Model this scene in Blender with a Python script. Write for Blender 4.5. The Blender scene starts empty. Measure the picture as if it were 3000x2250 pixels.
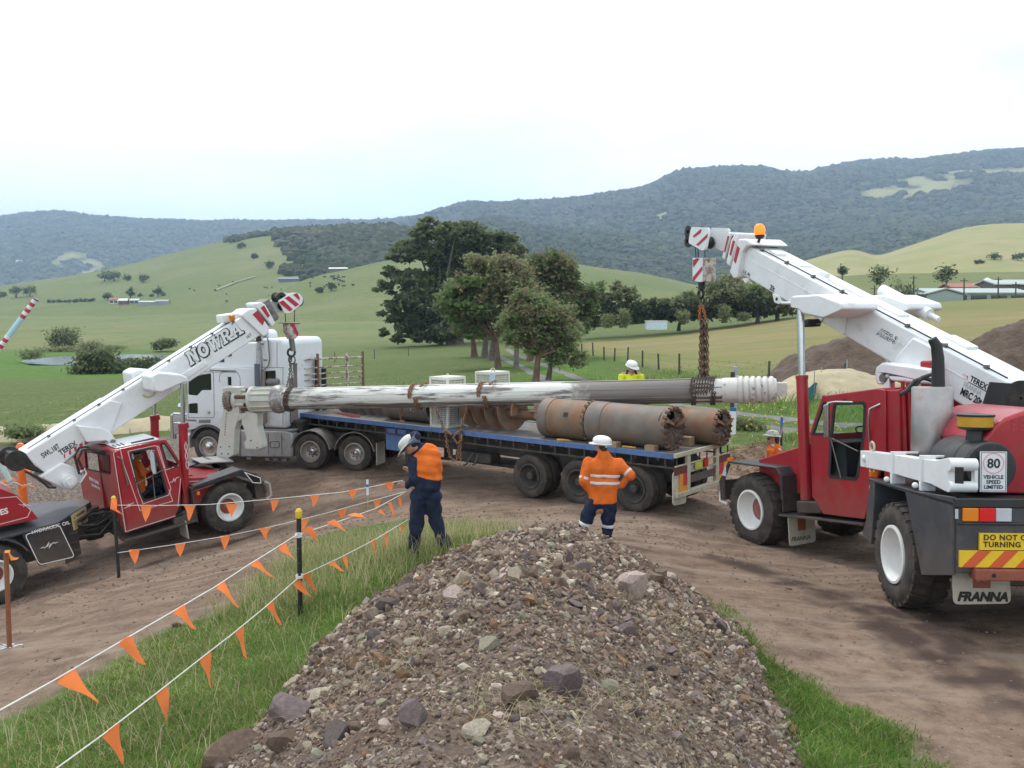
import bpy,math,random
import numpy as np
from mathutils import Vector,Matrix
from mathutils.geometry import tessellate_polygon
random.seed(7); rng=np.random.default_rng(7)
S=bpy.context.scene
COL=S.collection
# ---------------------------------------------------------------- camera, sky, sun, exposure
cam_d=bpy.data.cameras.new('camera'); cam=bpy.data.objects.new('camera',cam_d); COL.objects.link(cam)
cam.location=(0,0,4.6); cam.rotation_euler=(math.radians(90-4.95),0,0)
cam_d.lens=31.18; cam_d.sensor_width=36; cam_d.clip_start=0.1; cam_d.clip_end=30000
S.camera=cam
S.view_settings.view_transform='Standard'; S.view_settings.look='None'
S.view_settings.exposure=0.42; S.view_settings.gamma=1.0; S.view_settings.use_curve_mapping=False
S.cycles.use_denoising=True; S.cycles.volume_bounces=1; S.cycles.max_bounces=6
S.cycles.diffuse_bounces=3; S.cycles.transparent_max_bounces=8
SUN_EL,SUN_AZ=math.radians(58),math.radians(-25)
W=bpy.data.worlds.new('World'); S.world=W; W.use_nodes=True
wt=W.node_tree; wt.nodes.clear()
def wn(t,**k):
 n=wt.nodes.new(t)
 for a,b in k.items(): setattr(n,a,b)
 return n
wo=wn('ShaderNodeOutputWorld'); bg=wn('ShaderNodeBackground'); sky=wn('ShaderNodeTexSky')
sky.sky_type='NISHITA'; sky.sun_disc=False; sky.sun_elevation=SUN_EL; sky.sun_rotation=SUN_AZ
sky.air_density=1.0; sky.dust_density=3.0
bg.inputs['Strength'].default_value=0.12
tc=wn('ShaderNodeTexCoord'); mp=wn('ShaderNodeMapping'); mp.inputs['Scale'].default_value=(1,1,3.2)
nz=wn('ShaderNodeTexNoise'); nz.inputs['Scale'].default_value=1.5; nz.inputs['Detail'].default_value=7; nz.inputs['Roughness'].default_value=.55
mp.inputs['Location'].default_value=(1.1,.4,.9)
cr=wn('ShaderNodeValToRGB'); cr.color_ramp.elements[0].position=.36; cr.color_ramp.elements[1].position=.50
mx=wn('ShaderNodeMixRGB'); mx.inputs[2].default_value=(9.9,10.0,10.1,1)
gain=wn('ShaderNodeMixRGB',blend_type='MULTIPLY'); gain.inputs[0].default_value=1; gain.inputs[2].default_value=(.35,.40,.40,1)
lift=wn('ShaderNodeMixRGB',blend_type='ADD'); lift.inputs[0].default_value=1; lift.inputs[2].default_value=(6.0,7.6,7.9,1)
wl=wt.links
wl.new(tc.outputs['Generated'],mp.inputs['Vector']); wl.new(mp.outputs[0],nz.inputs['Vector']); wl.new(nz.outputs['Fac'],cr.inputs[0])
wl.new(sky.outputs[0],gain.inputs[1]); wl.new(gain.outputs[0],lift.inputs[1]); wl.new(lift.outputs[0],mx.inputs[1]); wl.new(cr.outputs[0],mx.inputs[0]); wl.new(mx.outputs[0],bg.inputs[0]); wl.new(bg.outputs[0],wo.inputs[0])
sun_d=bpy.data.lights.new('sun','SUN'); sun_d.energy=1.5; sun_d.angle=math.radians(11); sun_d.color=(1,.96,.9)
sun=bpy.data.objects.new('sun',sun_d); COL.objects.link(sun)
sd=Vector((math.sin(SUN_AZ)*math.cos(SUN_EL),math.cos(SUN_AZ)*math.cos(SUN_EL),math.sin(SUN_EL)))
sun.rotation_euler=sd.to_track_quat('Z','Y').to_euler()
# ---------------------------------------------------------------- helpers
MATS={}
def mat(name,col,rough=.6,metal=0.,var=.12,vscale=6.,bump=0.,bscale=40.,spec=.5,col2=None,cov=(.45,.6),cscale=3.,coat=0.,emit=None,trans=False,bdist=.01,stretch=None,dust=None):
 """one procedural material: base colour with a noise variation, optional second colour in patches, optional bump"""
 if name in MATS: return MATS[name]
 m=bpy.data.materials.new(name); m.use_nodes=True; t=m.node_tree; N=t.nodes; L=t.links
 b=N['Principled BSDF']; b.inputs['Roughness'].default_value=rough; b.inputs['Metallic'].default_value=metal
 b.inputs['Specular IOR Level'].default_value=spec; b.inputs['Coat Weight'].default_value=coat
 tcn=N.new('ShaderNodeTexCoord'); vec=tcn.outputs['Object']
 if stretch:
  mpn=N.new('ShaderNodeMapping'); mpn.inputs['Scale'].default_value=stretch; L.new(vec,mpn.inputs[0]); vec=mpn.outputs[0]
 def noise(s,d=5.,r=.6):
  n=N.new('ShaderNodeTexNoise'); n.inputs['Scale'].default_value=s; n.inputs['Detail'].default_value=d; n.inputs['Roughness'].default_value=r
  L.new(vec,n.inputs['Vector']); return n.outputs['Fac']
 c=(*col,1)
 n1=noise(vscale)
 mr=N.new('ShaderNodeMapRange'); mr.inputs[3].default_value=1-var; mr.inputs[4].default_value=1+var; mr.inputs[1].default_value=.3; mr.inputs[2].default_value=.7
 L.new(n1,mr.inputs[0])
 mu=N.new('ShaderNodeMixRGB'); mu.blend_type='MULTIPLY'; mu.inputs[0].default_value=1; mu.inputs[1].default_value=c
 L.new(mr.outputs[0],mu.inputs[2]); out=mu.outputs[0]
 if col2:
  n2=noise(cscale,8.,.65); rp=N.new('ShaderNodeMapRange'); rp.inputs[1].default_value=cov[0]; rp.inputs[2].default_value=cov[1]; L.new(n2,rp.inputs[0])
  m2=N.new('ShaderNodeMixRGB'); m2.inputs[2].default_value=(*col2,1); L.new(rp.outputs[0],m2.inputs[0]); L.new(out,m2.inputs[1]); out=m2.outputs[0]
 if dust:
  sp=N.new('ShaderNodeSeparateXYZ'); L.new(tcn.outputs['Object'],sp.inputs[0]); nd_=noise(3.5,8.,.7); ma=N.new('ShaderNodeMath'); ma.operation='MULTIPLY_ADD'; ma.inputs[1].default_value=-1.6; L.new(nd_,ma.inputs[0]); L.new(sp.outputs[2],ma.inputs[2])
  r4=N.new('ShaderNodeMapRange'); r4.inputs[1].default_value=dust[1]-.8; r4.inputs[2].default_value=dust[0]-.8; r4.inputs[4].default_value=dust[2]; L.new(ma.outputs[0],r4.inputs[0])
  m4=N.new('ShaderNodeMixRGB'); m4.inputs[2].default_value=(.19,.135,.10,1); L.new(r4.outputs[0],m4.inputs[0]); L.new(out,m4.inputs[1]); out=m4.outputs[0]
 L.new(out,b.inputs['Base Color'])
 if bump:
  n3=noise(bscale,6.); bp=N.new('ShaderNodeBump'); bp.inputs['Strength'].default_value=bump; bp.inputs['Distance'].default_value=bdist
  L.new(n3,bp.inputs['Height']); L.new(bp.outputs[0],b.inputs['Normal'])
 if emit:
  b.inputs['Emission Color'].default_value=(*emit[0],1); b.inputs['Emission Strength'].default_value=emit[1]
 if trans:
  b.inputs['Transmission Weight'].default_value=1.0; b.inputs['IOR'].default_value=1.05
 MATS[name]=m; return m
def tag(o,label=None,cat=None,group=None,kind=None):
 if label: o['label']=label
 if cat: o['category']=cat
 if group: o['group']=group
 if kind: o['kind']=kind
 return o
def frame(f):
 o,ex,ey,ez=f
 return Matrix(((ex[0],ey[0],ez[0],o[0]),(ex[1],ey[1],ez[1],o[1]),(ex[2],ey[2],ez[2],o[2]),(0,0,0,1)))
def thing(name,label,cat,M=None,group=None):
 o=bpy.data.objects.new(name,None); COL.objects.link(o); o.empty_display_size=.2
 if M is not None: o.matrix_world=M
 return tag(o,label,cat,group)
def rawmesh(name,V,Fc,m,parent=None,smooth=None,attr=None,mi=None):
 me=bpy.data.meshes.new(name)
 me.from_pydata([tuple(v)for v in V],[],[tuple(f)for f in Fc]); me.update()
 for q in(m if isinstance(m,(list,tuple))else[m]): me.materials.append(q)
 if mi is not None: me.polygons.foreach_set('material_index',np.asarray(mi,dtype=np.int32))
 if smooth is True: me.shade_smooth()
 elif smooth: me.shade_smooth(); me.set_sharp_from_angle(angle=math.radians(smooth))
 if attr is not None:
  for k,a in attr.items():
   at=me.attributes.new(k,'FLOAT','POINT'); at.data.foreach_set('value',np.asarray(a,dtype=np.float32))
 o=bpy.data.objects.new(name,me); COL.objects.link(o)
 if parent: o.parent=parent
 return o
def npmesh(name,V,T,m,parent=None,smooth=False,mi=None,k=3):
 """fast mesh from numpy arrays; T is (n,k)"""
 V=np.ascontiguousarray(V,dtype=np.float32); T=np.ascontiguousarray(T,dtype=np.int32); k=T.shape[1]
 me=bpy.data.meshes.new(name); me.vertices.add(len(V)); me.vertices.foreach_set('co',V.ravel())
 me.loops.add(T.size); me.loops.foreach_set('vertex_index',T.ravel()); me.polygons.add(len(T))
 me.polygons.foreach_set('loop_start',np.arange(0,T.size,k,dtype=np.int32)); me.polygons.foreach_set('loop_total',np.full(len(T),k,dtype=np.int32))
 for q in(m if isinstance(m,(list,tuple))else[m]): me.materials.append(q)
 if mi is not None: me.polygons.foreach_set('material_index',np.asarray(mi,dtype=np.int32))
 me.polygons.foreach_set('use_smooth',np.full(len(T),bool(smooth)))
 me.update(calc_edges=True)
 o=bpy.data.objects.new(name,me); COL.objects.link(o)
 if parent: o.parent=parent
 return o
class MB:
 """collects shapes for ONE mesh object"""
 def __init__(s): s.v=[]; s.f=[]
 def add(s,V,Fc):
  n=len(s.v); s.v+=[tuple(v)for v in V]; s.f+=[tuple(i+n for i in f)for f in Fc]; return s
 def box(s,x0,x1,y0,y1,z0,z1):
  return s.add([(x0,y0,z0),(x1,y0,z0),(x1,y1,z0),(x0,y1,z0),(x0,y0,z1),(x1,y0,z1),(x1,y1,z1),(x0,y1,z1)],[(3,2,1,0),(4,5,6,7),(0,1,5,4),(1,2,6,5),(2,3,7,6),(3,0,4,7)])
 def hexa(s,p): return s.add(p,[(3,2,1,0),(4,5,6,7),(0,1,5,4),(1,2,6,5),(2,3,7,6),(3,0,4,7)])
 def bar(s,a,b,w,h,up=(0,0,1)):
  a=Vector(a); b=Vector(b); d=(b-a).normalized(); r=d.cross(Vector(up))
  if r.length<1e-4: r=d.cross(Vector((1,0,0)))
  r.normalize(); u=r.cross(d); r*=w/2; u*=h/2
  return s.hexa([a-r-u,a+r-u,a+r+u,a-r+u,b-r-u,b+r-u,b+r+u,b-r+u])
 def prism(s,poly,a,b,axis='y',holes=()):
  """poly of 2D points extruded along an axis from a to b; axis y: points are (x,z); axis x: (y,z); axis z: (x,y)"""
  def P3(p,t): return(p[0],t,p[1])if axis=='y' else((t,p[0],p[1])if axis=='x' else(p[0],p[1],t))
  loops=[list(poly)]+[list(h)for h in holes]
  flat=[p for l in loops for p in l]; n=len(flat); base=len(s.v)
  s.v+=[P3(p,a)for p in flat]+[P3(p,b)for p in flat]
  if len(loops)==1: tris=[tuple(range(n))]if n<5 else[tuple(t)for t in tessellate_polygon([[Vector((p[0],p[1],0))for p in loops[0]]])]
  else: tris=[tuple(t)for t in tessellate_polygon([[Vector((p[0],p[1],0))for p in l]for l in loops])]
  for t in tris: s.f.append(tuple(base+i for i in t)); s.f.append(tuple(base+n+i for i in reversed(t)))
  k=0
  for l in loops:
   for i in range(len(l)):
    j=(i+1)%len(l); s.f.append((base+k+i,base+k+j,base+n+k+j,base+n+k+i))
   k+=len(l)
  return s
 def cyl(s,a,b,r0,r1=None,n=16,caps=True):
  r1=r0 if r1 is None else r1; a=Vector(a); b=Vector(b); d=(b-a).normalized()
  u=d.orthogonal().normalized(); w=d.cross(u); V=[]
  for p,r in((a,r0),(b,r1)): V+=[p+(u*math.cos(t)+w*math.sin(t))*r for t in(2*math.pi*i/n for i in range(n))]
  Fc=[(i,(i+1)%n,n+(i+1)%n,n+i)for i in range(n)]
  if caps: Fc+=[tuple(reversed(range(n))),tuple(range(n,2*n))]
  return s.add(V,Fc)
 def tube(s,pts,r,n=6):
  pts=[Vector(p)for p in pts]; V=[]; u=None
  rr=r if isinstance(r,(list,tuple))else[r]*len(pts)
  for i,p in enumerate(pts):
   d=(pts[min(i+1,len(pts)-1)]-pts[max(i-1,0)]).normalized()
   u=d.orthogonal().normalized()if u is None else(u-d*u.dot(d)).normalized()
   w=d.cross(u); V+=[p+(u*math.cos(t)+w*math.sin(t))*rr[i]for t in(2*math.pi*k/n for k in range(n))]
  Fc=[(i*n+k,i*n+(k+1)%n,(i+1)*n+(k+1)%n,(i+1)*n+k)for i in range(len(pts)-1)for k in range(n)]
  Fc+=[tuple(reversed(range(n))),tuple(range((len(pts)-1)*n,len(pts)*n))]
  return s.add(V,Fc)
 def lathe(s,prof,o,ax,n=32,closed=False):
  """prof: list of (distance along axis, radius)"""
  o=Vector(o); d=Vector(ax).normalized(); u=d.orthogonal().normalized(); w=d.cross(u); V=[]
  for t,r in prof: V+=[o+d*t+(u*math.cos(q)+w*math.sin(q))*r for q in(2*math.pi*k/n for k in range(n))]
  m=len(prof); Fc=[(i*n+k,i*n+(k+1)%n,((i+1)%m)*n+(k+1)%n,((i+1)%m)*n+k)for i in range(m if closed else m-1)for k in range(n)]
  return s.add(V,Fc)
 def ball(s,c,r,n=12,m=8):
  r=r if isinstance(r,(list,tuple))else(r,r,r); V=[(c[0],c[1],c[2]+r[2])]; Fc=[]
  for i in range(1,m):
   a=math.pi*i/m
   V+=[(c[0]+r[0]*math.sin(a)*math.cos(2*math.pi*k/n),c[1]+r[1]*math.sin(a)*math.sin(2*math.pi*k/n),c[2]+r[2]*math.cos(a))for k in range(n)]
  V.append((c[0],c[1],c[2]-r[2])); e=len(V)-1
  Fc+=[(0,1+k,1+(k+1)%n)for k in range(n)]
  for i in range(m-2): Fc+=[(1+i*n+k,1+(i+1)*n+k,1+(i+1)*n+(k+1)%n,1+i*n+(k+1)%n)for k in range(n)]
  Fc+=[(e,1+(m-2)*n+(k+1)%n,1+(m-2)*n+k)for k in range(n)]
  return s.add(V,Fc)
 def strip(s,pts,w,y0,y1,closed=False):
  """flat band following an (x,z) polyline on a side plane"""
  n=len(pts); rng_=range(n if closed else n-1)
  for i in rng_:
   a=Vector(pts[i]); b=Vector(pts[(i+1)%n]); d=(b-a)
   if d.length<1e-5: continue
   d.normalize(); q=Vector((-d[1],d[0]))*w/2; a2=a-d*w/2; b2=b+d*w/2
   s.prism([tuple(a2-q),tuple(b2-q),tuple(b2+q),tuple(a2+q)],y0+(i%2)*(y1-y0)*.1,y1+(i%2)*(y1-y0)*.1)
  return s
 def build(s,name,m,parent=None,bevel=0.,smooth=None,M=None,seg=2):
  V=s.v if M is None else[tuple(M@Vector(v))for v in s.v]
  o=rawmesh(name,V,s.f,m,parent,smooth)
  bm=__import__('bmesh').new(); bm.from_mesh(o.data); __import__('bmesh').ops.recalc_face_normals(bm,faces=bm.faces); bm.to_mesh(o.data); bm.free()
  if bevel:
   b=o.modifiers.new('bevel','BEVEL'); b.width=bevel; b.segments=seg; b.limit_method='ANGLE'; b.angle_limit=math.radians(35); b.harden_normals=False
  return o
def text(name,body,size,loc,right,up,m,parent=None,bold=0.,shear=0.,align='LEFT',space=1.,ext=.002,width=None):
 """raised lettering: a text curve lying on the plane spanned by right and up"""
 c=bpy.data.curves.new(name,'FONT'); c.body=body; c.size=size; c.extrude=ext; c.offset=bold; c.shear=shear; c.align_x=align; c.space_character=space; c.resolution_u=3
 tmp=bpy.data.objects.new('tmp',c); COL.objects.link(tmp); bpy.context.view_layer.update()
 me=bpy.data.meshes.new_from_object(tmp.evaluated_get(bpy.context.evaluated_depsgraph_get())); bpy.data.objects.remove(tmp); bpy.data.curves.remove(c)
 if width: w0=max(v.co[0]for v in me.vertices); me.transform(Matrix.Scale(width/w0,4,(1,0,0)))
 me.materials.clear(); me.materials.append(m); o=bpy.data.objects.new(name,me); COL.objects.link(o)
 r=Vector(right).normalized(); u=Vector(up); u=(u-r*u.dot(r)).normalized(); n=r.cross(u)
 M=Matrix(((r[0],u[0],n[0],loc[0]),(r[1],u[1],n[1],loc[1]),(r[2],u[2],n[2],loc[2]),(0,0,0,1)))
 if parent: o.parent=parent
 o.matrix_local=M
 return o
def arc(cx,cz,r,a0,a1,n): return[(cx+r*math.cos(math.radians(a0+(a1-a0)*i/n)),cz+r*math.sin(math.radians(a0+(a1-a0)*i/n)))for i in range(n+1)]
def rpoly(pts,r,n=4):
 """round the corners of a polygon"""
 out=[]
 for i in range(len(pts)):
  p=Vector(pts[i]); a=Vector(pts[i-1])-p; b=Vector(pts[(i+1)%len(pts)])-p
  q=min(r,a.length*.45,b.length*.45); A=p+a.normalized()*q; B=p+b.normalized()*q
  for k in range(n+1): t=k/n; out.append(tuple(A*(1-t)**2+p*2*t*(1-t)+B*t*t))
 return out
def lerp(a,b,t): return a+(b-a)*t
def vnoise(x,y,seed=0):
 """smooth value noise, numpy"""
 x=np.asarray(x,float); y=np.asarray(y,float)
 def h(i,j): return(np.sin(i*127.1+j*311.7+seed*74.7)*43758.5453)%1.0
 xi=np.floor(x); yi=np.floor(y); xf=x-xi; yf=y-yi; u=xf*xf*(3-2*xf); v=yf*yf*(3-2*yf)
 return(h(xi,yi)*(1-u)+h(xi+1,yi)*u)*(1-v)+(h(xi,yi+1)*(1-u)+h(xi+1,yi+1)*u)*v
def fbm(x,y,o=4,seed=0):
 s=0; a=.5
 for i in range(o): s=s+a*vnoise(x*2**i,y*2**i,seed+i); a*=.5
 return s/(1-.5**o)
def chain_links(mb,pts,L=.06,wr=.008,wid=.022,seg=8,n=4):
 """alternating links along a polyline"""
 pts=[Vector(p)for p in pts]; ds=[0]
 for i in range(1,len(pts)): ds.append(ds[-1]+(pts[i]-pts[i-1]).length)
 cnt=max(2,int(ds[-1]/(L*.72))); k=0
 def at_(s):
  for i in range(1,len(pts)):
   if s<=ds[i]or i==len(pts)-1:
    t=(s-ds[i-1])/max(1e-6,ds[i]-ds[i-1]); return pts[i-1].lerp(pts[i],t),(pts[i]-pts[i-1]).normalized()
 for q in range(cnt):
  c,d=at_((q+.5)/cnt*ds[-1]); u=d.orthogonal().normalized(); w=d.cross(u); a=.6+q*math.pi/2
  u2=u*math.cos(a)+w*math.sin(a); w2=d.cross(u2); V=[]
  for i in range(seg):
   t=2*math.pi*i/seg; cc=c+d*math.cos(t)*L/2+u2*math.sin(t)*wid; rad=(d*math.cos(t)+u2*math.sin(t)).normalized()
   for j in range(n): p=2*math.pi*j/n; V.append(cc+(rad*math.cos(p)+w2*math.sin(p))*wr)
  mb.add(V,[(i*n+j,i*n+(j+1)%n,((i+1)%seg)*n+(j+1)%n,((i+1)%seg)*n+j)for i in range(seg)for j in range(n)])
 return mb
# ---------------------------------------------------------------- terrain height
# control points: x, y, z
GC=[(-9.07,26.1,-.06),(-5.76,25.09,-.04),(-4.43,24.7,.01),(.44,20.5,.07),(2.63,18.7,.25),(4.65,16.8,0.02),(5.11,11.55,.61),(-7.08,21.8,-1.04),(-10.6,18.4,-1.7),(-5.6,21.2,-.75),(-12.2,20.4,-1.75),(-1.21,12.55,1.19),(1.45,14.82,.7),(-2.65,10.8,.73),(-7.16,15.75,-.5),(-6.69,11.46,.1),(-2.1,6.3,1.3),(-4.2,7.0,.85),(-4.6,9.7,.5),(-.3,12.7,1.15),(2.3,7,.95),(2.9,8.3,.9),(3.9,7,.95),(6.5,7,.95),(7.5,12,.6),(7.3,17.5,.05),(-3.6,16.9,.25),(0,17,.35),(-1.5,4,1.5),(2,3,1.2),(-5,3,1.2),(6,2,1.2),(-13,27,-.8),(-14,32,-.1),(-9,31,0),(-16,24,-1.3),(-5,30,.1),(2,24,.25),(6,21,0.1),(9,24,.2),(-9,14,-.6),(-12,12,-.9),(-14,16,-1.6),(-9,9,-.2),(-10,5,0),(-21,45,-.4),(-21,90,-2.2),(-40,100,-2.6),(-60,130,-3.0),(-65,137,-3.0),(-20,90,-1.0),(-9,137,-1.2),(4,56,.15),(4,90,-.3),(11,40,.4),(24,125,.8),(50,128,4.4),(85,168,6.0),(20,60,1.0),(35,60,2.0),(-185,400,-1),(-260,590,7),(0,300,-1),(90,300,6),(-45,60,-1.5),(-30,32,-1.0),(14,30,.7),(22,34,1.3),(14,17,.3),(14,10,.8),(20,20,.8)]
_GP=np.array(GC,float)
def _wq(x,y):
 y=np.maximum(y,1.0); s=y+9.0
 return x/s,np.log(s)
def _ker(a,b,c,d):
 return np.sqrt((a-c)**2*1.6+(b-d)**2+1e-4)
_q=_wq(_GP[:,0],_GP[:,1])
_n=len(_GP)
_A=np.zeros((_n+3,_n+3))
_A[:_n,:_n]=_ker(_q[0][:,None],_q[1][:,None],_q[0][None],_q[1][None])-np.eye(_n)*.012
_A[:_n,_n]=1; _A[:_n,_n+1]=_q[0]; _A[:_n,_n+2]=_q[1]; _A[_n:,:_n]=_A[:_n,_n:].T
_W=np.linalg.solve(_A,np.append(_GP[:,2],[0,0,0]))
def gz(x,y):
 x=np.asarray(x,float); y=np.asarray(y,float)
 r=np.hypot(x,y); far=np.clip((r-450)/400,0,1)
 f=np.where(r>450,450/np.maximum(r,1),1.0)
 u,v=_wq(np.clip(x*f,-320,320),y*f)
 out=_W[_n]+_W[_n+1]*u+_W[_n+2]*v
 for i in range(_n): out=out+_W[i]*_ker(u,v,_q[0][i],_q[1][i])
 u0=np.clip(u,-1.2,1.2)
 side=np.clip((np.abs(u)-.9)/.8,0,1)
 return out*(1-side)+np.clip(out,-3,3)*side
_MY=[-2,2,4.4,6.25,8,9.25,10.3,11,11.7,12.4,13.1,13.6]
_ML=[-2.2,-2.2,-2.15,-2.13,-2.05,-2.1,-1.9,-1.6,-1.0,-.62,-.25,.5]
_MR=[2.1,2.2,2.25,2.3,2.5,2.6,2.6,2.5,2.4,2.15,1.75,1.0]
_MC=[.05,.05,.05,.05,.1,.15,.3,.5,.7,.8,.85,.8]
_MHH=[.95,.95,1.0,1.02,.98,.88,.76,.67,.58,.48,.26,.0]
def mh(x,y):
 """height of the spoil windrow above the ground (negative outside it)"""
 l=np.interp(y,_MY,_ML); r=np.interp(y,_MY,_MR); c=np.interp(y,_MY,_MC); h=np.interp(y,_MY,_MHH)
 t=np.where(x<c,(x-l)/(c-l),(r-x)/(r-c))
 p=np.where(t>0,1.18*t-.18*t*t*t*t,t); p=np.where(t>.75,.8325+(t-.75)*.66,p)
 return np.where(y>13.6,-.2-(y-13.6)*.5,p*h)
# ---------------------------------------------------------------- ground: one sheet to the horizon, split into dirt road / paddock / hay field
def gmat(name,kind):
 m=bpy.data.materials.new(name); m.use_nodes=True; t=m.node_tree; N=t.nodes; L=t.links; b=N['Principled BSDF']
 b.inputs['Roughness'].default_value=.95; b.inputs['Specular IOR Level'].default_value=.15
 g=N.new('ShaderNodeNewGeometry'); pos=g.outputs['Position']
 def noise(s,d=6.,r=.6,st=None):
  n=N.new('ShaderNodeTexNoise'); n.inputs['Scale'].default_value=s; n.inputs['Detail'].default_value=d; n.inputs['Roughness'].default_value=r
  if st:
   q=N.new('ShaderNodeMapping'); q.inputs['Scale'].default_value=st; q.inputs['Rotation'].default_value=(0,0,math.radians(-38)); L.new(pos,q.inputs[0]); L.new(q.outputs[0],n.inputs[0])
  else: L.new(pos,n.inputs[0])
  return n.outputs['Fac']
 def ramp(f,lo,hi):
  r=N.new('ShaderNodeMapRange'); r.inputs[1].default_value=lo; r.inputs[2].default_value=hi; L.new(f,r.inputs[0]); return r.outputs[0]
 def mix(f,a,c):
  x=N.new('ShaderNodeMixRGB')
  if isinstance(f,float): x.inputs[0].default_value=f
  else: L.new(f,x.inputs[0])
  for i,q in((1,a),(2,c)):
   if isinstance(q,tuple): x.inputs[i].default_value=(*q,1)
   else: L.new(q,x.inputs[i])
  return x.outputs[0]
 def attr(n):
  a=N.new('ShaderNodeAttribute'); a.attribute_name=n; return a.outputs['Fac']
    # dirt
 d=mix(ramp(noise(.35),.35,.65),(.185,.122,.088),(.265,.190,.140))
 d=mix(ramp(noise(2.2,8),.42,.68),d,(.125,.083,.061)); d=mix(ramp(noise(7,8,.7),.52,.70),d,(.120,.082,.062))
 d=mix(ramp(noise(1.1,6,.6,(.25,2.2,1)),.5,.72),d,(.28,.212,.165))
 d=mix(ramp(noise(30,3),.60,.72),d,(.29,.24,.20))
 d=mix(attr('wet'),d,(.060,.040,.033))
 d=mix(attr('grit'),d,mix(ramp(noise(14,4),.45,.6),(.10,.075,.06),(.24,.20,.17)))
    # grass
 gr=mix(ramp(noise(.05,5),.35,.65),(.070,.115,.029),(.105,.138,.038))
 gr=mix(ramp(noise(.35,6),.42,.7),gr,(.125,.135,.052))
 gr=mix(ramp(noise(3.5,6),.42,.66),gr,(.055,.090,.020)); gr=mix(ramp(noise(1.2,6,.7),.55,.72),gr,(.19,.18,.085))
 far=mix(ramp(noise(.012,6),.38,.66),(.130,.160,.058),(.175,.180,.080))
 far=mix(ramp(noise(.05,6,.6,(1,.2,1)),.46,.70),far,(.100,.150,.042)); far=mix(ramp(noise(.6,6,.7),.5,.75),far,(.215,.205,.10)); far=mix(ramp(noise(.25,6,.7),.54,.70),far,(.09,.125,.04))
 gr=mix(attr('farf'),gr,far)
 hay=mix(ramp(noise(.12,6,.65,(.35,1.6,1)),.36,.66),(.240,.195,.090),(.180,.165,.068))
 hay=mix(ramp(noise(.9,6,.7,(.3,2.2,1)),.5,.72),hay,(.30,.25,.125))
 hay=mix(ramp(noise(.02,4),.42,.62),hay,(.160,.172,.055))
 gr=mix(attr('hayf'),gr,hay)
 gr=mix(attr('lush'),gr,mix(ramp(noise(.8,6),.4,.65),(.070,.140,.022),(.100,.165,.034)))
 c=mix(attr('dirt'),gr,d)
 L.new(c,b.inputs['Base Color'])
 nb=noise(9,8,.65); nb2=noise(1.6,5)
 ad=N.new('ShaderNodeMath'); ad.operation='ADD'; L.new(nb,ad.inputs[0]); L.new(nb2,ad.inputs[1])
 bp=N.new('ShaderNodeBump'); bp.inputs['Strength'].default_value=.8; bp.inputs['Distance'].default_value=.07; L.new(ad.outputs[0],bp.inputs['Height']); L.new(bp.outputs[0],b.inputs['Normal'])
 return m
M_GROUND=gmat('earth and grass',0)
def axis_lines(lo,hi,st,out_lo,out_hi,g=1.09):
 a=list(np.arange(lo,hi+st*.5,st)); s=st; x=a[-1]
 while x<out_hi: s*=g; x+=s; a.append(x)
 s=st; x=a[0]; b=[]
 while x>out_lo: s*=g; x-=s; b.append(x)
 return np.array(b[::-1]+a)
XL=axis_lines(-14,9,.115,-6500,6500); YL=axis_lines(3,29,.115,-1500,7000)
GX,GY=np.meshgrid(XL,YL)
def inpoly(x,y,poly):
 """signed distance to a polygon, negative inside"""
 x=np.asarray(x,float); y=np.asarray(y,float); ins=np.zeros(x.shape,bool); d=np.full(x.shape,1e9); n=len(poly)
 for i in range(n):
  (x0,y0),(x1,y1)=poly[i],poly[(i+1)%n]
  dx,dy=x1-x0,y1-y0; t=np.clip(((x-x0)*dx+(y-y0)*dy)/(dx*dx+dy*dy+1e-9),0,1)
  d=np.minimum(d,np.hypot(x-x0-t*dx,y-y0-t*dy))
  c=((y0>y)!=(y1>y)); ins^=c&(x<(x1-x0)*(y-y0)/(y1-y0+1e-12)+x0)
 return np.where(ins,-d,d)
DIRT=[(-16,2),(-9.5,5.2)]+[(-4.95,8.26),(-4.79,9),(-4.66,9.87),(-4.41,10.58),(-3.99,11.91),(-3.99,13.68),(-3.94,14.6),(-3.71,16.37),(-3.26,17.74),(-2.21,18.43),(-.99,17.67)]+[(-.3,15.3),(.6,14.7),(.5,12.5),(2.0,12.6),(2.55,10.6),(2.75,9.6)]+[(2.77,9.64),(2.76,8.76),(2.87,8.1),(3.03,7.51),(3.15,6.85)]+[(3.6,2.0),(9.5,2.0),(14,8),(13,16),(9.2,21.5),(7.6,25.3),(4,28),(-3,31),(-8,31.5),(-12,31.6),(-17,32.4),(-24,33),(-26,24),(-22,10)]
HAY=[(7.6,82),(9.2,71),(10.4,61),(11.2,56),(13.2,48.5),(17,44),(24,40),(60,36),(200,60),(180,190),(88,172),(50,132),(30,124),(9,118)]
def near(x,y): return np.clip(1-(np.hypot(x,y-10)-30)/20,0,1)
RIDGE=[(-8.51,14.61),(-8.06,14.8),(-8.38,16.55),(-8.24,17.31),(-8.17,18.29)]
def dpath(x,y,path):
 d=np.full(x.shape,1e9)
 for i in range(len(path)-1):
  (x0,y0),(x1,y1)=path[i],path[i+1]; dx,dy=x1-x0,y1-y0; t=np.clip(((x-x0)*dx+(y-y0)*dy)/(dx*dx+dy*dy),0,1)
  d=np.minimum(d,np.hypot(x-x0-t*dx,y-y0-t*dy))
 return d
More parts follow.
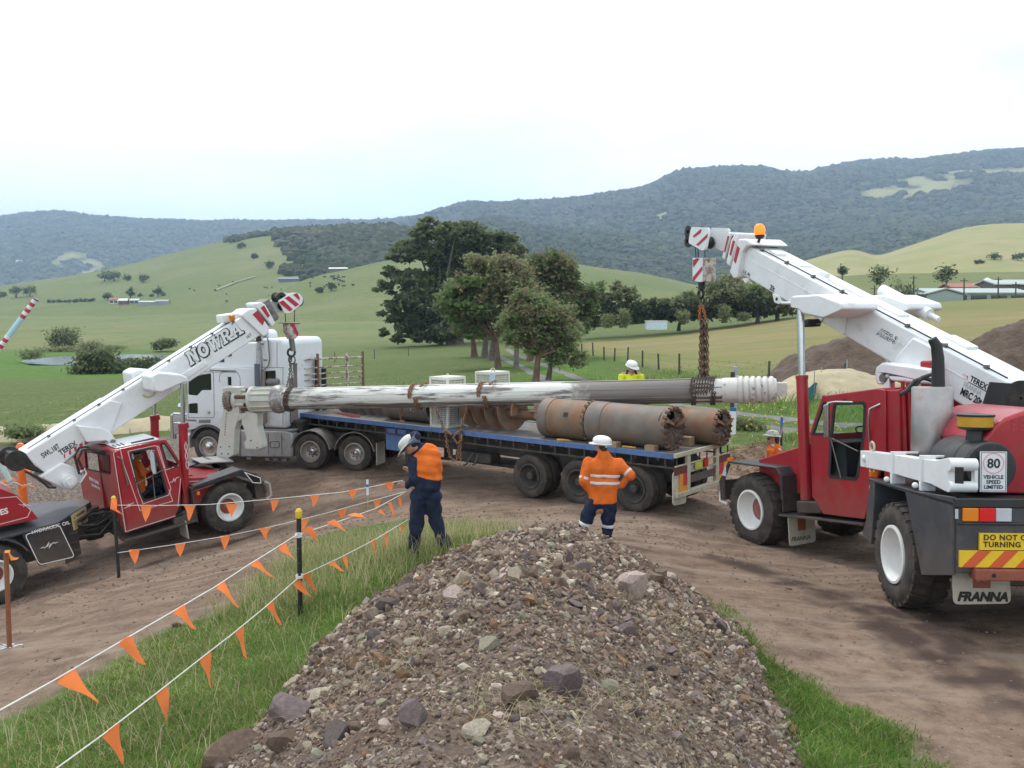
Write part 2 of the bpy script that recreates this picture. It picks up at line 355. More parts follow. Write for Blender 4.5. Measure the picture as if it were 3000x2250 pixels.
def groundz(x,y):
 """terrain with the small unevenness of worked dirt"""
 z=gz(x,y); n=near(x,y); xa,ya=np.asarray(x,float),np.asarray(y,float); r=np.clip(1-dpath(xa,ya,RIDGE)/.55,0,1); z=z+r*(.10+.16*(fbm(xa*3,ya*3,4,55)-.4)); w=np.abs((xa-.28*ya)%1.9-.95); z=z-.03*n*np.exp(-(w/.25)**2)
 return z+n*((fbm(x*.9,y*.9,4,3)-.5)*.10+(fbm(x*5,y*5,3,9)-.5)*.025)
gx=GX.ravel(); gy=GY.ravel(); gzv=groundz(gx,gy)
edge=(fbm(gx*1.3,gy*1.3,4,5)-.5)*1.1
dd=inpoly(gx,gy,DIRT)+edge*near(gx,gy); a_dirt=np.clip(.5-dd/.35,0,1)
TRK=[(-1.6,112),(-.6,96),(1.4,75),(3.2,55),(4.6,45),(6.5,38.5),(8.6,34),(10.5,30.5),(14,27)]
WET=[[(4.61,11.37),(4.56,10.7),(4.5,9.79),(4.6,8.75),(4.78,7.86)],[(4.76,11.48),(5.14,11.22),(5.41,10.68),(5.77,10.5)],[(5.33,11.12),(4.89,9.12),(5.06,8.33)],[(3.51,14.49),(3.94,13.33),(4.41,12.23),(4.54,11.24)],[(-8.11,18.86),(-7.32,20.04),(-6.13,21.13)]]
a_wet=np.zeros_like(gx)
for w in WET: a_wet=np.maximum(a_wet,np.clip(1.25-(dpath(gx,gy,w)+(fbm(gx*3,gy*3,4,31)-.5)*.9)/.34,0,1))
a_wet*=np.clip((fbm(gx*2.3,gy*2.3,3,12)+.05)*2,0,1)*.95
a_grit=np.clip(.5-(inpoly(gx,gy,[(-30,34),(-12,32.5),(-6,31.5),(-6,29.5),(-10.5,29),(-13.5,24.5),(-17,23),(-30,20)])+edge)/.8,0,1)
hayd=inpoly(gx,gy,HAY)+(fbm(gx*.3,gy*.3,3,8)-.5)*1.5; a_hay=np.clip(.5-hayd/1.6,0,1)
rr_=np.hypot(gx,gy); a_far=np.clip((rr_-75)/120,0,1)*(1-np.clip((gx-5)/20,0,.4))
lushd=np.minimum(inpoly(gx,gy,[(-120,90),(-70,96),(-45,86),(-24,92),(-20,112),(-45,116),(-60,150),(-130,160)]),inpoly(gx,gy,[(-1,40),(8,40),(10,30),(20,28),(20,36),(12.5,48),(10.5,58),(8,72),(6,90),(3,90)]))+(fbm(gx*.12,gy*.12,3,4)-.5)*14
a_lush=np.clip(.5-lushd/5,0,1); a_lush=np.maximum(a_lush,np.clip(.5-inpoly(gx,gy,[(-4,2),(-10,5),(-5,9.5),(-3,13),(-.5,15),(.4,13.5),(-2,6),(-2,2)])/2,0,1)*.6)
a_lush=np.maximum(a_lush,np.clip(.5-inpoly(gx,gy,[(2.2,2),(2.2,7),(2.5,10.4),(3.2,9),(4,6),(4,2)])/.6,0,1))
POND=[(-67,122),(-62,119),(-55,118),(-50,121),(-48,131),(-52,143),(-60,147),(-68,146),(-72,138),(-71,128)]
pdist=inpoly(gx,gy,POND); gzv=gzv-np.clip(.5-pdist/3,0,1)*.5
ATTR={'dirt':a_dirt,'wet':a_wet,'grit':a_grit,'hayf':a_hay,'farf':a_far,'lush':a_lush}
nx,ny=len(XL),len(YL)
idx=np.arange(nx*ny).reshape(ny,nx)
Q=np.stack([idx[:-1,:-1],idx[:-1,1:],idx[1:,1:],idx[1:,:-1]],-1).reshape(-1,4)
cd=a_dirt[Q].mean(1); ch=a_hay[Q].mean(1)
GV=np.stack([gx,gy,gzv],1)
for nm,sel in(('dirt_road',cd>=.5),('hay_field',(cd<.5)&(ch>=.5)),('paddock',(cd<.5)&(ch<.5))):
 q=Q[sel]; used,inv=np.unique(q,return_inverse=True)
 o=npmesh(nm,GV[used],inv.reshape(-1,4),M_GROUND,smooth=True)
 for k,a in ATTR.items():
  at=o.data.attributes.new(k,'FLOAT','POINT'); at.data.foreach_set('value',a[used].astype(np.float32))
 tag(o,kind='structure')
# farm track: two gravel wheel ruts
M_TRACK=mat('grey gravel',(.155,.15,.14),.95,var=.25,vscale=2,bump=.6,bscale=14,bdist=.03,col2=(.12,.15,.05),cov=(.55,.7),cscale=.5)
def ribbon(path,w,off,lift,step=.8):
 P_=[Vector(p)for p in path]; pts=[]
 for i in range(len(P_)-1):
  n=max(2,int((P_[i+1]-P_[i]).length/step))
  pts+=[P_[i].lerp(P_[i+1],k/n)for k in range(n)]
 V=[]; Fc=[]
 for i,p in enumerate(pts):
  d=(pts[min(i+1,len(pts)-1)]-pts[max(i-1,0)]).normalized(); n=Vector((-d[1],d[0]))
  for s in(-w/2,0,w/2):
   q=p+n*(off+s+(vnoise(i*.6,s*3,2)-.5)*.25); V.append((q[0],q[1],float(groundz(q[0],q[1]))+(lift if s==0 else-.06)))
 for i in range(len(pts)-1):
  for k in range(2): Fc.append((i*3+k,i*3+k+1,i*3+k+4,i*3+k+3))
 return V,Fc
tv,tf=ribbon(TRK,1.5,1.,.05); tv2,tf2=ribbon(TRK,1.5,-1.,.05)
tag(rawmesh('farm_track',tv+tv2,tf+[tuple(i+len(tv)for i in f)for f in tf2],M_TRACK,smooth=True),kind='structure')
# pond
M_WATER=mat('pond water',(.20,.24,.26),.14,var=.03,spec=.9)
tag(rawmesh('pond_water',[(x,y,-3.13)for x,y in POND],[tuple(range(len(POND)))],M_WATER),kind='structure')
# ---------------------------------------------------------------- hills at their own distances
def hmat(name,c1,c2,sc,c3=None,sc3=.01,rough=1.,bump=0.,bs=.1):
 m=bpy.data.materials.new(name); m.use_nodes=True; t=m.node_tree; N=t.nodes; L=t.links; b=N['Principled BSDF']; b.inputs['Roughness'].default_value=rough; b.inputs['Specular IOR Level'].default_value=.1
 g=N.new('ShaderNodeNewGeometry'); out=None
 def nz_(s):
  n=N.new('ShaderNodeTexNoise'); n.inputs['Scale'].default_value=s; n.inputs['Detail'].default_value=7; n.inputs['Roughness'].default_value=.62; L.new(g.outputs['Position'],n.inputs[0]); r=N.new('ShaderNodeMapRange'); r.inputs[1].default_value=.38; r.inputs[2].default_value=.64; L.new(n.outputs['Fac'],r.inputs[0]); return r.outputs[0]
 x=N.new('ShaderNodeMixRGB'); x.inputs[1].default_value=(*c1,1); x.inputs[2].default_value=(*c2,1); L.new(nz_(sc),x.inputs[0]); out=x.outputs[0]
 if c3:
  y=N.new('ShaderNodeMixRGB'); y.inputs[2].default_value=(*c3,1); L.new(nz_(sc3),y.inputs[0]); L.new(out,y.inputs[1]); out=y.outputs[0]
 a=N.new('ShaderNodeAttribute'); a.attribute_name='clear'; z=N.new('ShaderNodeMixRGB'); z.inputs[2].default_value=(.27,.26,.12,1); L.new(a.outputs['Fac'],z.inputs[0]); L.new(out,z.inputs[1]); L.new(z.outputs[0],b.inputs['Base Color'])
 if bump:
  n=N.new('ShaderNodeTexNoise'); n.inputs['Scale'].default_value=bs; n.inputs['Detail'].default_value=5; L.new(g.outputs['Position'],n.inputs[0]); bp=N.new('ShaderNodeBump'); bp.inputs['Strength'].default_value=bump; bp.inputs['Distance'].default_value=6; L.new(n.outputs['Fac'],bp.inputs['Height']); L.new(bp.outputs[0],b.inputs['Normal'])
 return m
HILLS={}
def hill(name,crest,base,zb,m,shape=1.0,amp=0.,ascale=.02,cols=260,rows=40,clear=None,key=None):
 """crest: 3-D points along the ridge line (left to right); the slope runs from distance `base` up to the crest and down behind it"""
 cr_=np.array(crest); az=cr_[:,0]/cr_[:,1]; U=np.linspace(az[0],az[-1],cols)
 cy=np.interp(U,az,cr_[:,1]); cz=np.interp(U,az,cr_[:,2])
 for _ in range(2): cz=np.convolve(np.pad(cz,2,'edge'),np.ones(5)/5,'valid')
 T=np.concatenate([np.linspace(0,1,rows),np.linspace(1,1.6,9)[1:]]); by=base(U)if callable(base)else np.full(cols,float(base))
 UU,TT=np.meshgrid(U,T); BY=by[None].repeat(len(T),0); CY=cy[None].repeat(len(T),0); CZ=cz[None].repeat(len(T),0)
 Y=BY+(CY-BY)*TT; X=UU*Y
 prof=np.where(TT<=1,(np.clip(TT,0,1)**shape)*.55+.45*(3*np.clip(TT,0,1)**2-2*np.clip(TT,0,1)**3),1-(TT-1)*1.1)
 Zz=zb+(CZ-zb)*prof
 am=amp*np.clip(TT*4,0,1)*np.clip((1.02-np.abs(TT-.5)*1.4),.2,1)
 Zz=Zz+(fbm(X*ascale,Y*ascale,5,17)-.5)*2*am
 ca=clear(UU,TT,X,Y)if clear else np.zeros_like(X)
 n=len(T); i=np.arange(n*cols).reshape(n,cols); q=np.stack([i[:-1,:-1],i[:-1,1:],i[1:,1:],i[1:,:-1]],-1).reshape(-1,4)
 o=npmesh(name,np.stack([X,Y,Zz],-1).reshape(-1,3),q,m,smooth=True)
 at=o.data.attributes.new('clear','FLOAT','POINT'); at.data.foreach_set('value',ca.ravel().astype(np.float32))
 tag(o,kind='structure')
 HILLS[key or name]=(U,T,X,Y,Zz,ca); return o
M_FOREST=hmat('forest slope',(.030,.045,.022),(.055,.072,.034),.03,(.040,.050,.030),.006,bump=1.,bs=.06)
M_FORESTFAR=hmat('far forest slope',(.028,.042,.024),(.060,.074,.040),.02,(.045,.054,.034),.005,bump=1.,bs=.035)
M_GREEN=hmat('grazed hill',(.150,.175,.070),(.200,.200,.098),.02,(.125,.160,.056),.006,bump=.5,bs=.3)
M_TAN=hmat('dry hill',(.275,.262,.115),(.225,.240,.095),.012,(.310,.275,.140),.02)
def blob(u,t,cu,ct,ru,rt): return np.clip(1.5*(1-((u-cu)/ru)**2-((t-ct)/rt)**2),0,1)
def az(sx): return(sx-1500)/2588
hill('far_hill',[(-3325.64,3643.49,351.11),(-2771.36,3644.92,367.68),(-2355.66,3643.49,351.11),(-2078.52,3644.68,364.91),(-1967.67,3645.88,378.72),(-1898.38,3646.59,387),(-1815.24,3646.47,385.62),(-1718.24,3645.04,369.06),(-1524.25,3643.96,356.63),(-1247.11,3643.25,348.35),(-969.98,3643.25,348.35),(-762.12,3643.49,351.11),(-554.27,3643.37,349.73),(-415.7,3644.68,364.91),(-249.42,3643.49,351.11),(0,3641.09,323.5)],1900,5,M_FORESTFAR,1.1,22,.004,420,70,clear=lambda u,t,x,y:np.maximum(blob(u,t,az(245),.36,.035,.10),blob(u,t,az(10),.14,.03,.06))*np.clip((fbm(x*.02,y*.02,4,2)-.38)*7,0,1),key='G')
hill('mountain',[(-484.99,3032.05,245.04),(-404.16,3035.04,279.55),(-334.87,3036.44,295.66),(-300.23,3037.43,307.16),(-230.95,3039.43,330.17),(-178.98,3040.62,343.98),(-138.57,3041.32,352.03),(-92.38,3040.82,346.28),(-34.64,3040.82,346.28),(69.28,3041.22,350.88),(173.21,3041.92,358.93),(242.49,3042.61,366.98),(306,3043.41,376.19),(381.06,3044.41,387.69),(427.25,3045.01,394.6),(484.99,3046.6,413),(531.18,3048.79,438.31),(577.37,3050.39,456.72),(635.1,3050.78,461.32),(692.84,3050.98,463.62),(762.12,3051.48,469.37),(831.41,3051.48,469.37),(900.69,3050.58,459.02),(969.98,3049.99,452.12),(1039.26,3051.18,465.92),(1108.55,3052.28,478.58),(1177.83,3053.18,488.93),(1270.21,3053.77,495.83),(1339.49,3053.57,493.53),(1408.78,3054.17,500.43),(1501.15,3054.97,509.64),(1558.89,3055.77,518.84),(1639.72,3056.26,524.59),(1732.1,3056.56,528.04),(1905.31,3056.96,532.65),(2194,3055.96,521.14),(2540.42,3052.98,486.63),(3002.31,3049.99,452.12)],1150,4,M_FORESTFAR,1.0,24,.005,620,110,clear=lambda u,t,x,y:np.clip(np.maximum.reduce([blob(u,t,az(2690),.60,.055,.07),blob(u,t,az(2600),.565,.045,.05),blob(u,t,az(2900),.665,.09,.028),blob(u,t,az(1650),.475,.055,.018),blob(u,t,az(1930),.50,.012,.035)])*np.clip((fbm(x*.02,y*.02,5,6)-.30)*6,0,1),0,1),key='F')
hill('forest_spur',[(-229.02,1713.76,90),(-163.59,1717.71,135.63),(-117.78,1719.69,158.45),(-71.98,1720.53,168.23),(-32.72,1720.87,172.14),(19.63,1719.86,160.41),(91.61,1718.95,149.98),(170.13,1718.5,144.76),(261.74,1717.71,135.63),(359.89,1717.15,129.11),(490.76,1717.71,135.63),(621.63,1718.28,142.15),(752.5,1719.97,161.71),(883.37,1720.53,168.23),(1014.24,1721.66,181.27),(1177.83,1722.79,194.31),(1374.13,1720.53,168.23)],820,3,M_FOREST,1.0,12,.01,320,50,key='E')
hill('green_hill',[(-969.98,1053.93,4.6),(-808.31,1054.63,12.65),(-687.07,1055.26,19.9),(-606.24,1056.09,29.56),(-545.61,1056.86,38.42),(-493.07,1057.59,46.88),(-444.57,1058.53,57.75),(-396.07,1059.61,70.23),(-363.74,1060.28,77.88),(-323.33,1060.94,85.53),(-282.91,1061.5,91.98),(-258.66,1061.74,94.79),(-218.24,1061.88,96.4),(-177.83,1062.02,98.01),(-141.45,1062.02,98.01),(-97,1061.46,91.57),(-60.62,1060.21,77.08),(0,1058.29,54.93)],420,-5,M_GREEN,1.0,5,.012,360,60,key='B')
hill('near_rise',[(-185.37,561.45,-2.92),(-168.13,562.13,5.03),(-150.89,562.84,13.19),(-129.33,563.68,22.85),(-116.4,563.96,26.07),(-103.46,564.18,28.65),(-81.91,564.61,33.59),(-53.89,564.92,37.24),(-21.56,565.03,38.53),(10.78,564.79,35.74),(25.87,564.55,32.95),(43.11,564.4,31.23),(64.67,564.14,28.22),(81.91,563.96,26.07),(99.15,563.62,22.21),(118.55,563.25,17.91),(140.11,562.69,11.47),(172.44,561.54,-1.84)],285,-5,M_GREEN,1.0,2,.03,240,40,key='C')
hill('dry_hill',[(131.64,762.84,4.6),(160.89,764.11,19.17),(190.15,764.99,29.37),(219.4,765.62,36.66),(248.65,766.18,43.07),(269.13,766.68,48.9),(286.68,767.09,53.56),(298.38,767.03,52.98),(313.01,766.58,47.73),(333.49,767.19,54.73),(356.89,767.84,62.31),(381.46,768.57,70.76),(400.77,768.88,74.25),(416.27,769,75.71),(438.8,769.03,76),(468.05,769.15,77.46),(526.56,768.9,74.55),(614.32,767.89,62.89),(731.33,766.38,45.4)],330,5,M_TAN,1.0,4,.015,280,50,key='D')
# flat-ish green foot between the right field and the dry hill
hill('green_rise',[(0,330.8,-.46),(25.4,331.37,6.12),(44.46,331.61,8.9),(63.51,331.76,10.67),(88.91,331.98,13.21),(114.32,332.2,15.74),(139.72,332.31,17),(165.13,332.35,17.51),(190.53,332.38,17.76),(228.64,332.44,18.52),(279.45,332.33,17.25)],175,3.5,M_GREEN,1.0,1.,.05,200,30,key='H')
# ---------------------------------------------------------------- forest canopy: crowns joined into one mass per slope
def ico(sub):
 bm=__import__('bmesh').new(); __import__('bmesh').ops.create_icosphere(bm,subdivisions=sub,radius=1); V=np.array([v.co[:]for v in bm.verts]); T=np.array([[v.index for v in f.verts]for f in bm.faces]); bm.free(); return V,T
ICO1,ICOT1=ico(1); ICO2,ICOT2=ico(2)
def crowns(name,P_,R_,m,squash=.8,jit=.28,mi_n=1,base=(ICO1,ICOT1)):
 V0,T0=base; n=len(P_); V=V0[None]*(1+(rng.random((n,len(V0),1))-.5)*2*jit)*np.stack([R_*(.8+.4*rng.random(n)),R_*(.8+.4*rng.random(n)),R_*squash*(.7+.6*rng.random(n))],1)[:,None,:]+P_[:,None,:]
 T=T0[None]+(np.arange(n)*len(V0))[:,None,None]
 return npmesh(name,V.reshape(-1,3),T.reshape(-1,3),m,mi=np.repeat(rng.integers(0,mi_n,n),len(T0))if mi_n>1 else None)
def on_hill(key,u,t):
 U,T,X,Y,Zz,ca=HILLS[key]; fi=np.interp(u,U,np.arange(len(U))); fj=np.interp(t,T,np.arange(len(T))); i=np.clip(fi.astype(int),0,len(U)-2); j=np.clip(fj.astype(int),0,len(T)-2); a=fi-i; b=fj-j
 f=lambda A: (A[j,i]*(1-a)+A[j,i+1]*a)*(1-b)+(A[j+1,i]*(1-a)+A[j+1,i+1]*a)*b
 return np.stack([f(X),f(Y),f(Zz)],-1),f(ca)
FM=[mat('canopy dark',(.028,.042,.020),.9,var=.3,vscale=.005,spec=.15),mat('canopy mid',(.045,.062,.028),.9,var=.45,vscale=.006,spec=.15),mat('canopy olive',(.070,.080,.042),.9,var=.45,vscale=.007,spec=.15),mat('canopy grey',(.060,.064,.050),.9,var=.3,vscale=.3,spec=.15)]
def canopy(name,key,n,u0,u1,t0,t1,r0,r1,keep=None):
 u=rng.uniform(u0,u1,n); t=rng.uniform(t0,t1,n); p,c=on_hill(key,u,t); k=c<.35
 if keep is not None: k&=keep(u,t,p)
 p=p[k]; r=rng.uniform(r0,r1,len(p)); p[:,2]+=r*.25
 return tag(crowns(name,p,r,FM,mi_n=4),kind='stuff')
canopy('forest','F',15000,az(1080),az(3250),.03,1.0,6,13)
canopy('forest','G',7500,az(-80),az(1400),.05,1.0,6,12)
canopy('forest','F',1600,az(1080),az(3200),.985,1.01,5,11)
canopy('forest','G',1000,az(-80),az(1350),.985,1.01,5,9)
canopy('forest','E',9000,az(1150),az(3200),.05,1.02,4,8.5)
# trees covering the right shoulder of the green hill, thinning out to its left
def bmask(u,t,p):
 lim=np.interp(t,[0,.2,.45,.7,1.0],[az(890),az(930),az(870),az(800),az(790)]); d=(u-lim)/.05
 lim2=np.interp(t,[0,.3,.6,.8,1.],[az(1000),az(860),az(770),az(720),az(640)])
 return(rng.random(len(u))<np.clip(d,0,1))|((u>lim2)&(u<lim)&(fbm(p[:,0]*.03,p[:,1]*.03,3,44)>.60)&(rng.random(len(u))<.8))
canopy('forest','B',7500,az(640),az(1420),.18,1.0,3,6,bmask)
# ---------------------------------------------------------------- air
hz=bpy.data.materials.new('haze'); hz.use_nodes=True; ht=hz.node_tree; ht.nodes.clear(); hv=ht.nodes.new('ShaderNodeVolumePrincipled'); ho=ht.nodes.new('ShaderNodeOutputMaterial'); ht.links.new(hv.outputs[0],ho.inputs['Volume'])
hv.inputs['Color'].default_value=(.56,.73,1.0,1); hv.inputs['Density'].default_value=1.8e-4; hv.inputs['Anisotropy'].default_value=.2
tag(MB().box(-6800,6800,-1700,7300,-90,760).build('haze',hz),kind='stuff')
# ---------------------------------------------------------------- spoil windrow in the foreground
M_MOUND=bpy.data.materials.new('spoil earth'); M_MOUND.use_nodes=True
def _mm():
 t=M_MOUND.node_tree; N=t.nodes; L=t.links; b=N['Principled BSDF']; b.inputs['Roughness'].default_value=.95; b.inputs['Specular IOR Level'].default_value=.2
 g=N.new('ShaderNodeNewGeometry'); v=N.new('ShaderNodeTexVoronoi'); v.inputs['Scale'].default_value=34; L.new(g.outputs['Position'],v.inputs['Vector'])
 r=N.new('ShaderNodeValToRGB'); r.color_ramp.interpolation='CONSTANT'
 cols=[(.10,.075,.058),(.145,.105,.082),(.20,.155,.125),(.12,.092,.088),(.27,.225,.185),(.155,.118,.092)]
 while len(r.color_ramp.elements)<len(cols): r.color_ramp.elements.new(.5)
 for i,c in enumerate(cols): r.color_ramp.elements[i].position=i/len(cols); r.color_ramp.elements[i].color=(*c,1)
 sx_=N.new('ShaderNodeSeparateXYZ'); L.new(v.outputs['Color'],sx_.inputs[0]); L.new(sx_.outputs[0],r.inputs[0])
 n=N.new('ShaderNodeTexNoise'); n.inputs['Scale'].default_value=3; n.inputs['Detail'].default_value=8; L.new(g.outputs['Position'],n.inputs[0]); mr=N.new('ShaderNodeMapRange'); mr.inputs[1].default_value=.4; mr.inputs[2].default_value=.65; L.new(n.outputs['Fac'],mr.inputs[0])
 m=N.new('ShaderNodeMixRGB'); m.inputs[2].default_value=(.115,.078,.058,1); L.new(mr.outputs[0],m.inputs[0]); L.new(r.outputs[0],m.inputs[1]); L.new(m.outputs[0],b.inputs['Base Color'])
 bp=N.new('ShaderNodeBump'); bp.inputs['Strength'].default_value=.8; bp.inputs['Distance'].default_value=.02; L.new(v.outputs['Distance'],bp.inputs['Height']); L.new(bp.outputs[0],b.inputs['Normal'])
_mm()
def mz(x,y):
 h=mh(x,y); e=np.clip((h+.1)*4,0,1)
 return gz(x,y)+h+e*((fbm(x*1.6,y*1.6,4,21)-.5)*.22+(fbm(x*7,y*7,3,22)-.5)*.06)
mxs=np.arange(-3.0,3.4,.05); mys=np.arange(.6,14.4,.05); MX,MY=np.meshgrid(mxs,mys)
mi_=np.arange(MX.size).reshape(MX.shape); mq=np.stack([mi_[:-1,:-1],mi_[:-1,1:],mi_[1:,1:],mi_[1:,:-1]],-1).reshape(-1,4)
mv=np.stack([MX,MY,mz(MX,MY)],-1).reshape(-1,3); hm=mh(MX,MY).ravel(); mq=mq[(hm[mq]>-.22).all(1)]
used,inv=np.unique(mq,return_inverse=True)
mound=npmesh('spoil_mound',mv[used],inv.reshape(-1,4),M_MOUND,smooth=True); tag(mound,kind='structure')
STONEC=[(.175,.122,.092),(.225,.165,.124),(.11,.085,.078),(.165,.125,.122),(.32,.255,.19),(.44,.375,.29),(.245,.22,.16),(.140,.098,.074),(.40,.31,.275),(.225,.135,.08)]
STM=[mat('stone %s'%n_,c,.85,var=.28,vscale=7,bump=.5,bscale=30,bdist=.02,spec=.25,col2=tuple(min(1,q*1.5)for q in c),cov=(.55,.75),cscale=6)for n_,c in zip('brown tan charcoal mauve buff cream olive umber rose ochre'.split(),STONEC)]
# thousands of pebbles: one mass
npb=52000
px0=rng.uniform(-2.9,3.2,npb*2); py0=rng.uniform(1.6,14.0,npb*2); hh=mh(px0,py0)
keep=(hh>-.03+.05*rng.random(npb*2))&(rng.random(npb*2)<np.clip(1.5-py0/14,.35,1)); px0,py0=px0[keep][:npb],py0[keep][:npb]
rs=.005+.016*rng.random(len(px0))**2.6*(1+1.1*(rng.random(len(px0))<.14)); rs*=np.clip(py0/5.5,.8,1.7)
pz0=mz(px0,py0)+rs*.25
V0,T0=ICO1[:,:],ICOT1
nn=len(px0); sc3=rs[:,None]*(0.55+.9*rng.random((nn,3))); ang=rng.random(nn)*6.28; jit=1+(rng.random((nn,len(V0),1))-.5)*.7
VV=V0[None]*jit*sc3[:,None,:]; c_,s_=np.cos(ang)[:,None],np.sin(ang)[:,None]; tl1=rng.uniform(-.6,.6,nn)[:,None]
X1=VV[:,:,0]*c_-VV[:,:,1]*s_; Y1=VV[:,:,0]*s_+VV[:,:,1]*c_; Z1=VV[:,:,2]+X1*tl1
VV=np.stack([X1+px0[:,None],Y1+py0[:,None],Z1+pz0[:,None]],-1)
TT=T0[None]+(np.arange(nn)*len(V0))[:,None,None]
wts=np.array([.24,.17,.08,.05,.09,.05,.05,.19,.05,.05]); wts/=wts.sum(); pm_i=rng.choice(10,nn,p=wts)
g_=npmesh('gravel',VV.reshape(-1,3),TT.reshape(-1,3),STM,mi=np.repeat(pm_i,len(T0))); g_.parent=mound; tag(g_,kind='stuff')
# stones that can be picked out one by one
def cutrock(seed,n=11,flat=1.):
 """an angular rock: a ball cut by random planes"""
 r=np.random.default_rng(seed); V=ICO2.copy()*(1+(r.random((len(ICO2),1))-.5)*.10);
 for _ in range(n):
  d=r.normal(size=3); d/=np.linalg.norm(d); h=.38+.34*r.random(); p=V@d; V=V-np.clip(p-h,0,None)[:,None]*d
 V=V*(1+(r.random((len(V),1))-.5)*.09); V[:,2]*=flat; return V
rock_mesh=[]; _stonem={}
for k in range(14):
 me=bpy.data.meshes.new('stone'); me.from_pydata([tuple(v)for v in cutrock(k)],[],[tuple(int(i)for i in t)for t in ICOT2]); rock_mesh.append(me)
def stone(x,y,sx_,sy_,sz_,mi,k,rz=0.,tilt=(0,0),sink=.25,z=None,parent=mound):
 me=rock_mesh[k%14]; key=('stone',k%14,mi)
 if key not in _stonem: m2=me.copy(); m2.materials.clear(); m2.materials.append(STM[mi]); _stonem[key]=m2
 o=bpy.data.objects.new('stone',_stonem[key]); COL.objects.link(o); zz=float(mz(x,y))if z is None else z
 o.location=(x,y,zz+sz_*(1-2*sink)*.6); o.scale=(sx_,sy_,sz_); o.rotation_euler=(tilt[0],tilt[1],rz); o.parent=parent; return o
for a in((1.27,9.18,.29,.24,.25,8,0,.4,(.2,.1)),(.30,5.34,.18,.12,.17,3,1,.9,(.2,.5)),(.64,5.64,.07,.07,.10,6,2,.2,(.5,.2)),(-2.03,6.1,.26,.22,.19,0,3,.5,(0,0)),(-1.64,6.3,.27,.2,.16,3,4,.3,(.1,.1)),(-2.42,7.24,.20,.14,.11,8,5,.1,(0,0)),(-.57,4.85,.12,.1,.10,3,6,1.2,(.3,0)),(-1.28,9.1,.20,.17,.17,2,7,.3,(.1,.3)),(-1.42,9.0,.13,.11,.15,4,8,.8,(0,.2)),(-1.25,9.85,.15,.14,.12,3,9,.2,(0,0)),(-.52,8.59,.15,.13,.12,4,10,.7,(.2,0)),(-.15,6.09,.14,.09,.085,6,11,.2,(.1,.2)),(.98,7.34,.10,.09,.11,3,12,.6,(0,.3)),(-.33,5.72,.08,.06,.06,5,13,.4,(0,0)),(-.10,13.0,.20,.15,.12,0,0,.6,(0,0)),(-.65,12.6,.12,.10,.07,1,2,.9,(0,0)),(-1.24,7.86,.16,.13,.13,2,4,.2,(.3,0)),(-.53,7.94,.14,.12,.11,8,6,1.,(0,.2)),(-1.5,5.6,.13,.12,.11,7,7,.3,(0,0)),(-.2,4.6,.10,.08,.07,5,3,.1,(0,0)),(.9,10.6,.18,.11,.06,1,5,.2,(0,.2)),(-.2,9.3,.2,.1,.07,7,1,.2,(.1,.1)),(2.45,7.6,.12,.12,.08,2,8,.4,(0,0)),(2.2,8.7,.10,.08,.07,8,9,.7,(0,0)),(.05,4.95,.13,.11,.09,7,12,.9,(.1,.2)),(.75,4.4,.13,.11,.10,1,10,.9,(.1,.2)),(-1.05,5.2,.15,.12,.11,2,11,.4,(.2,.2))):
 stone(*a[:2],*a[2:5],a[5],a[6],a[7],a[8])
sr=random.Random(11); cnt=0
while cnt<255:
 y=3.6+10*sr.random()**1.15; x=sr.uniform(-2.6,3.0)
 if float(mh(x,y))<.02: continue
 s=.030+.075*sr.random()**2.8; s*=max(.8,min(1.5,y/7)); mi=sr.choices(range(10),[.20,.15,.11,.08,.13,.07,.06,.14,.06,.04])[0]
 stone(x,y,s*sr.uniform(.8,1.4),s*sr.uniform(.7,1.1),s*sr.uniform(.5,1.0),mi,sr.randrange(14),sr.uniform(0,6.28),(sr.uniform(-.5,.5),sr.uniform(-.5,.5)),.3); cnt+=1
# a few clods and stones lying on the road
for k,(x,y,s)in enumerate([(-5.97,12.83),(-7.51,36.99),(-1.09,21.38),(2.57,17.01),(3.57,10.42),(-2.64,24.84),(-6.29,25.55),(2.47,10.86)]and[(-4.35,11.2,.09),(-5.0,15.1,.05),(2.4,17.5,.05),(3.9,12.2,.045),(-6.2,13.2,.04),(-3.2,14.2,.05),(4.6,9.2,.05),(-5.6,10.6,.05)]):
 o=stone(x,y,s*1.3,s,s*.6,7,k,k,(0,0),.3,float(groundz(x,y)),None); o.name='clod'
 tag(o,'small dark earth clod lying loose on the dirt road','clod','clods on the road')
# loose grit and small stones on the road
n=26000; x=rng.uniform(-14,9,n); y=4+22*rng.random(n)**1.3; k=(inpoly(x,y,DIRT)<0)&(mh(x,y)<0)&(rng.random(n)<np.clip(fbm(x*.5,y*.5,3,91)*2.4-.6,.08,1)); x,y=x[k],y[k]; r_=(.004+.012*rng.random(len(x))**3)*np.clip(y/9,.8,2.)
o=crowns('road_gravel',np.stack([x,y,groundz(x,y)+r_*.2],1),r_,[STM[i]for i in(0,7,2,7,0,1)],.7,.3,6); tag(o,kind='stuff')
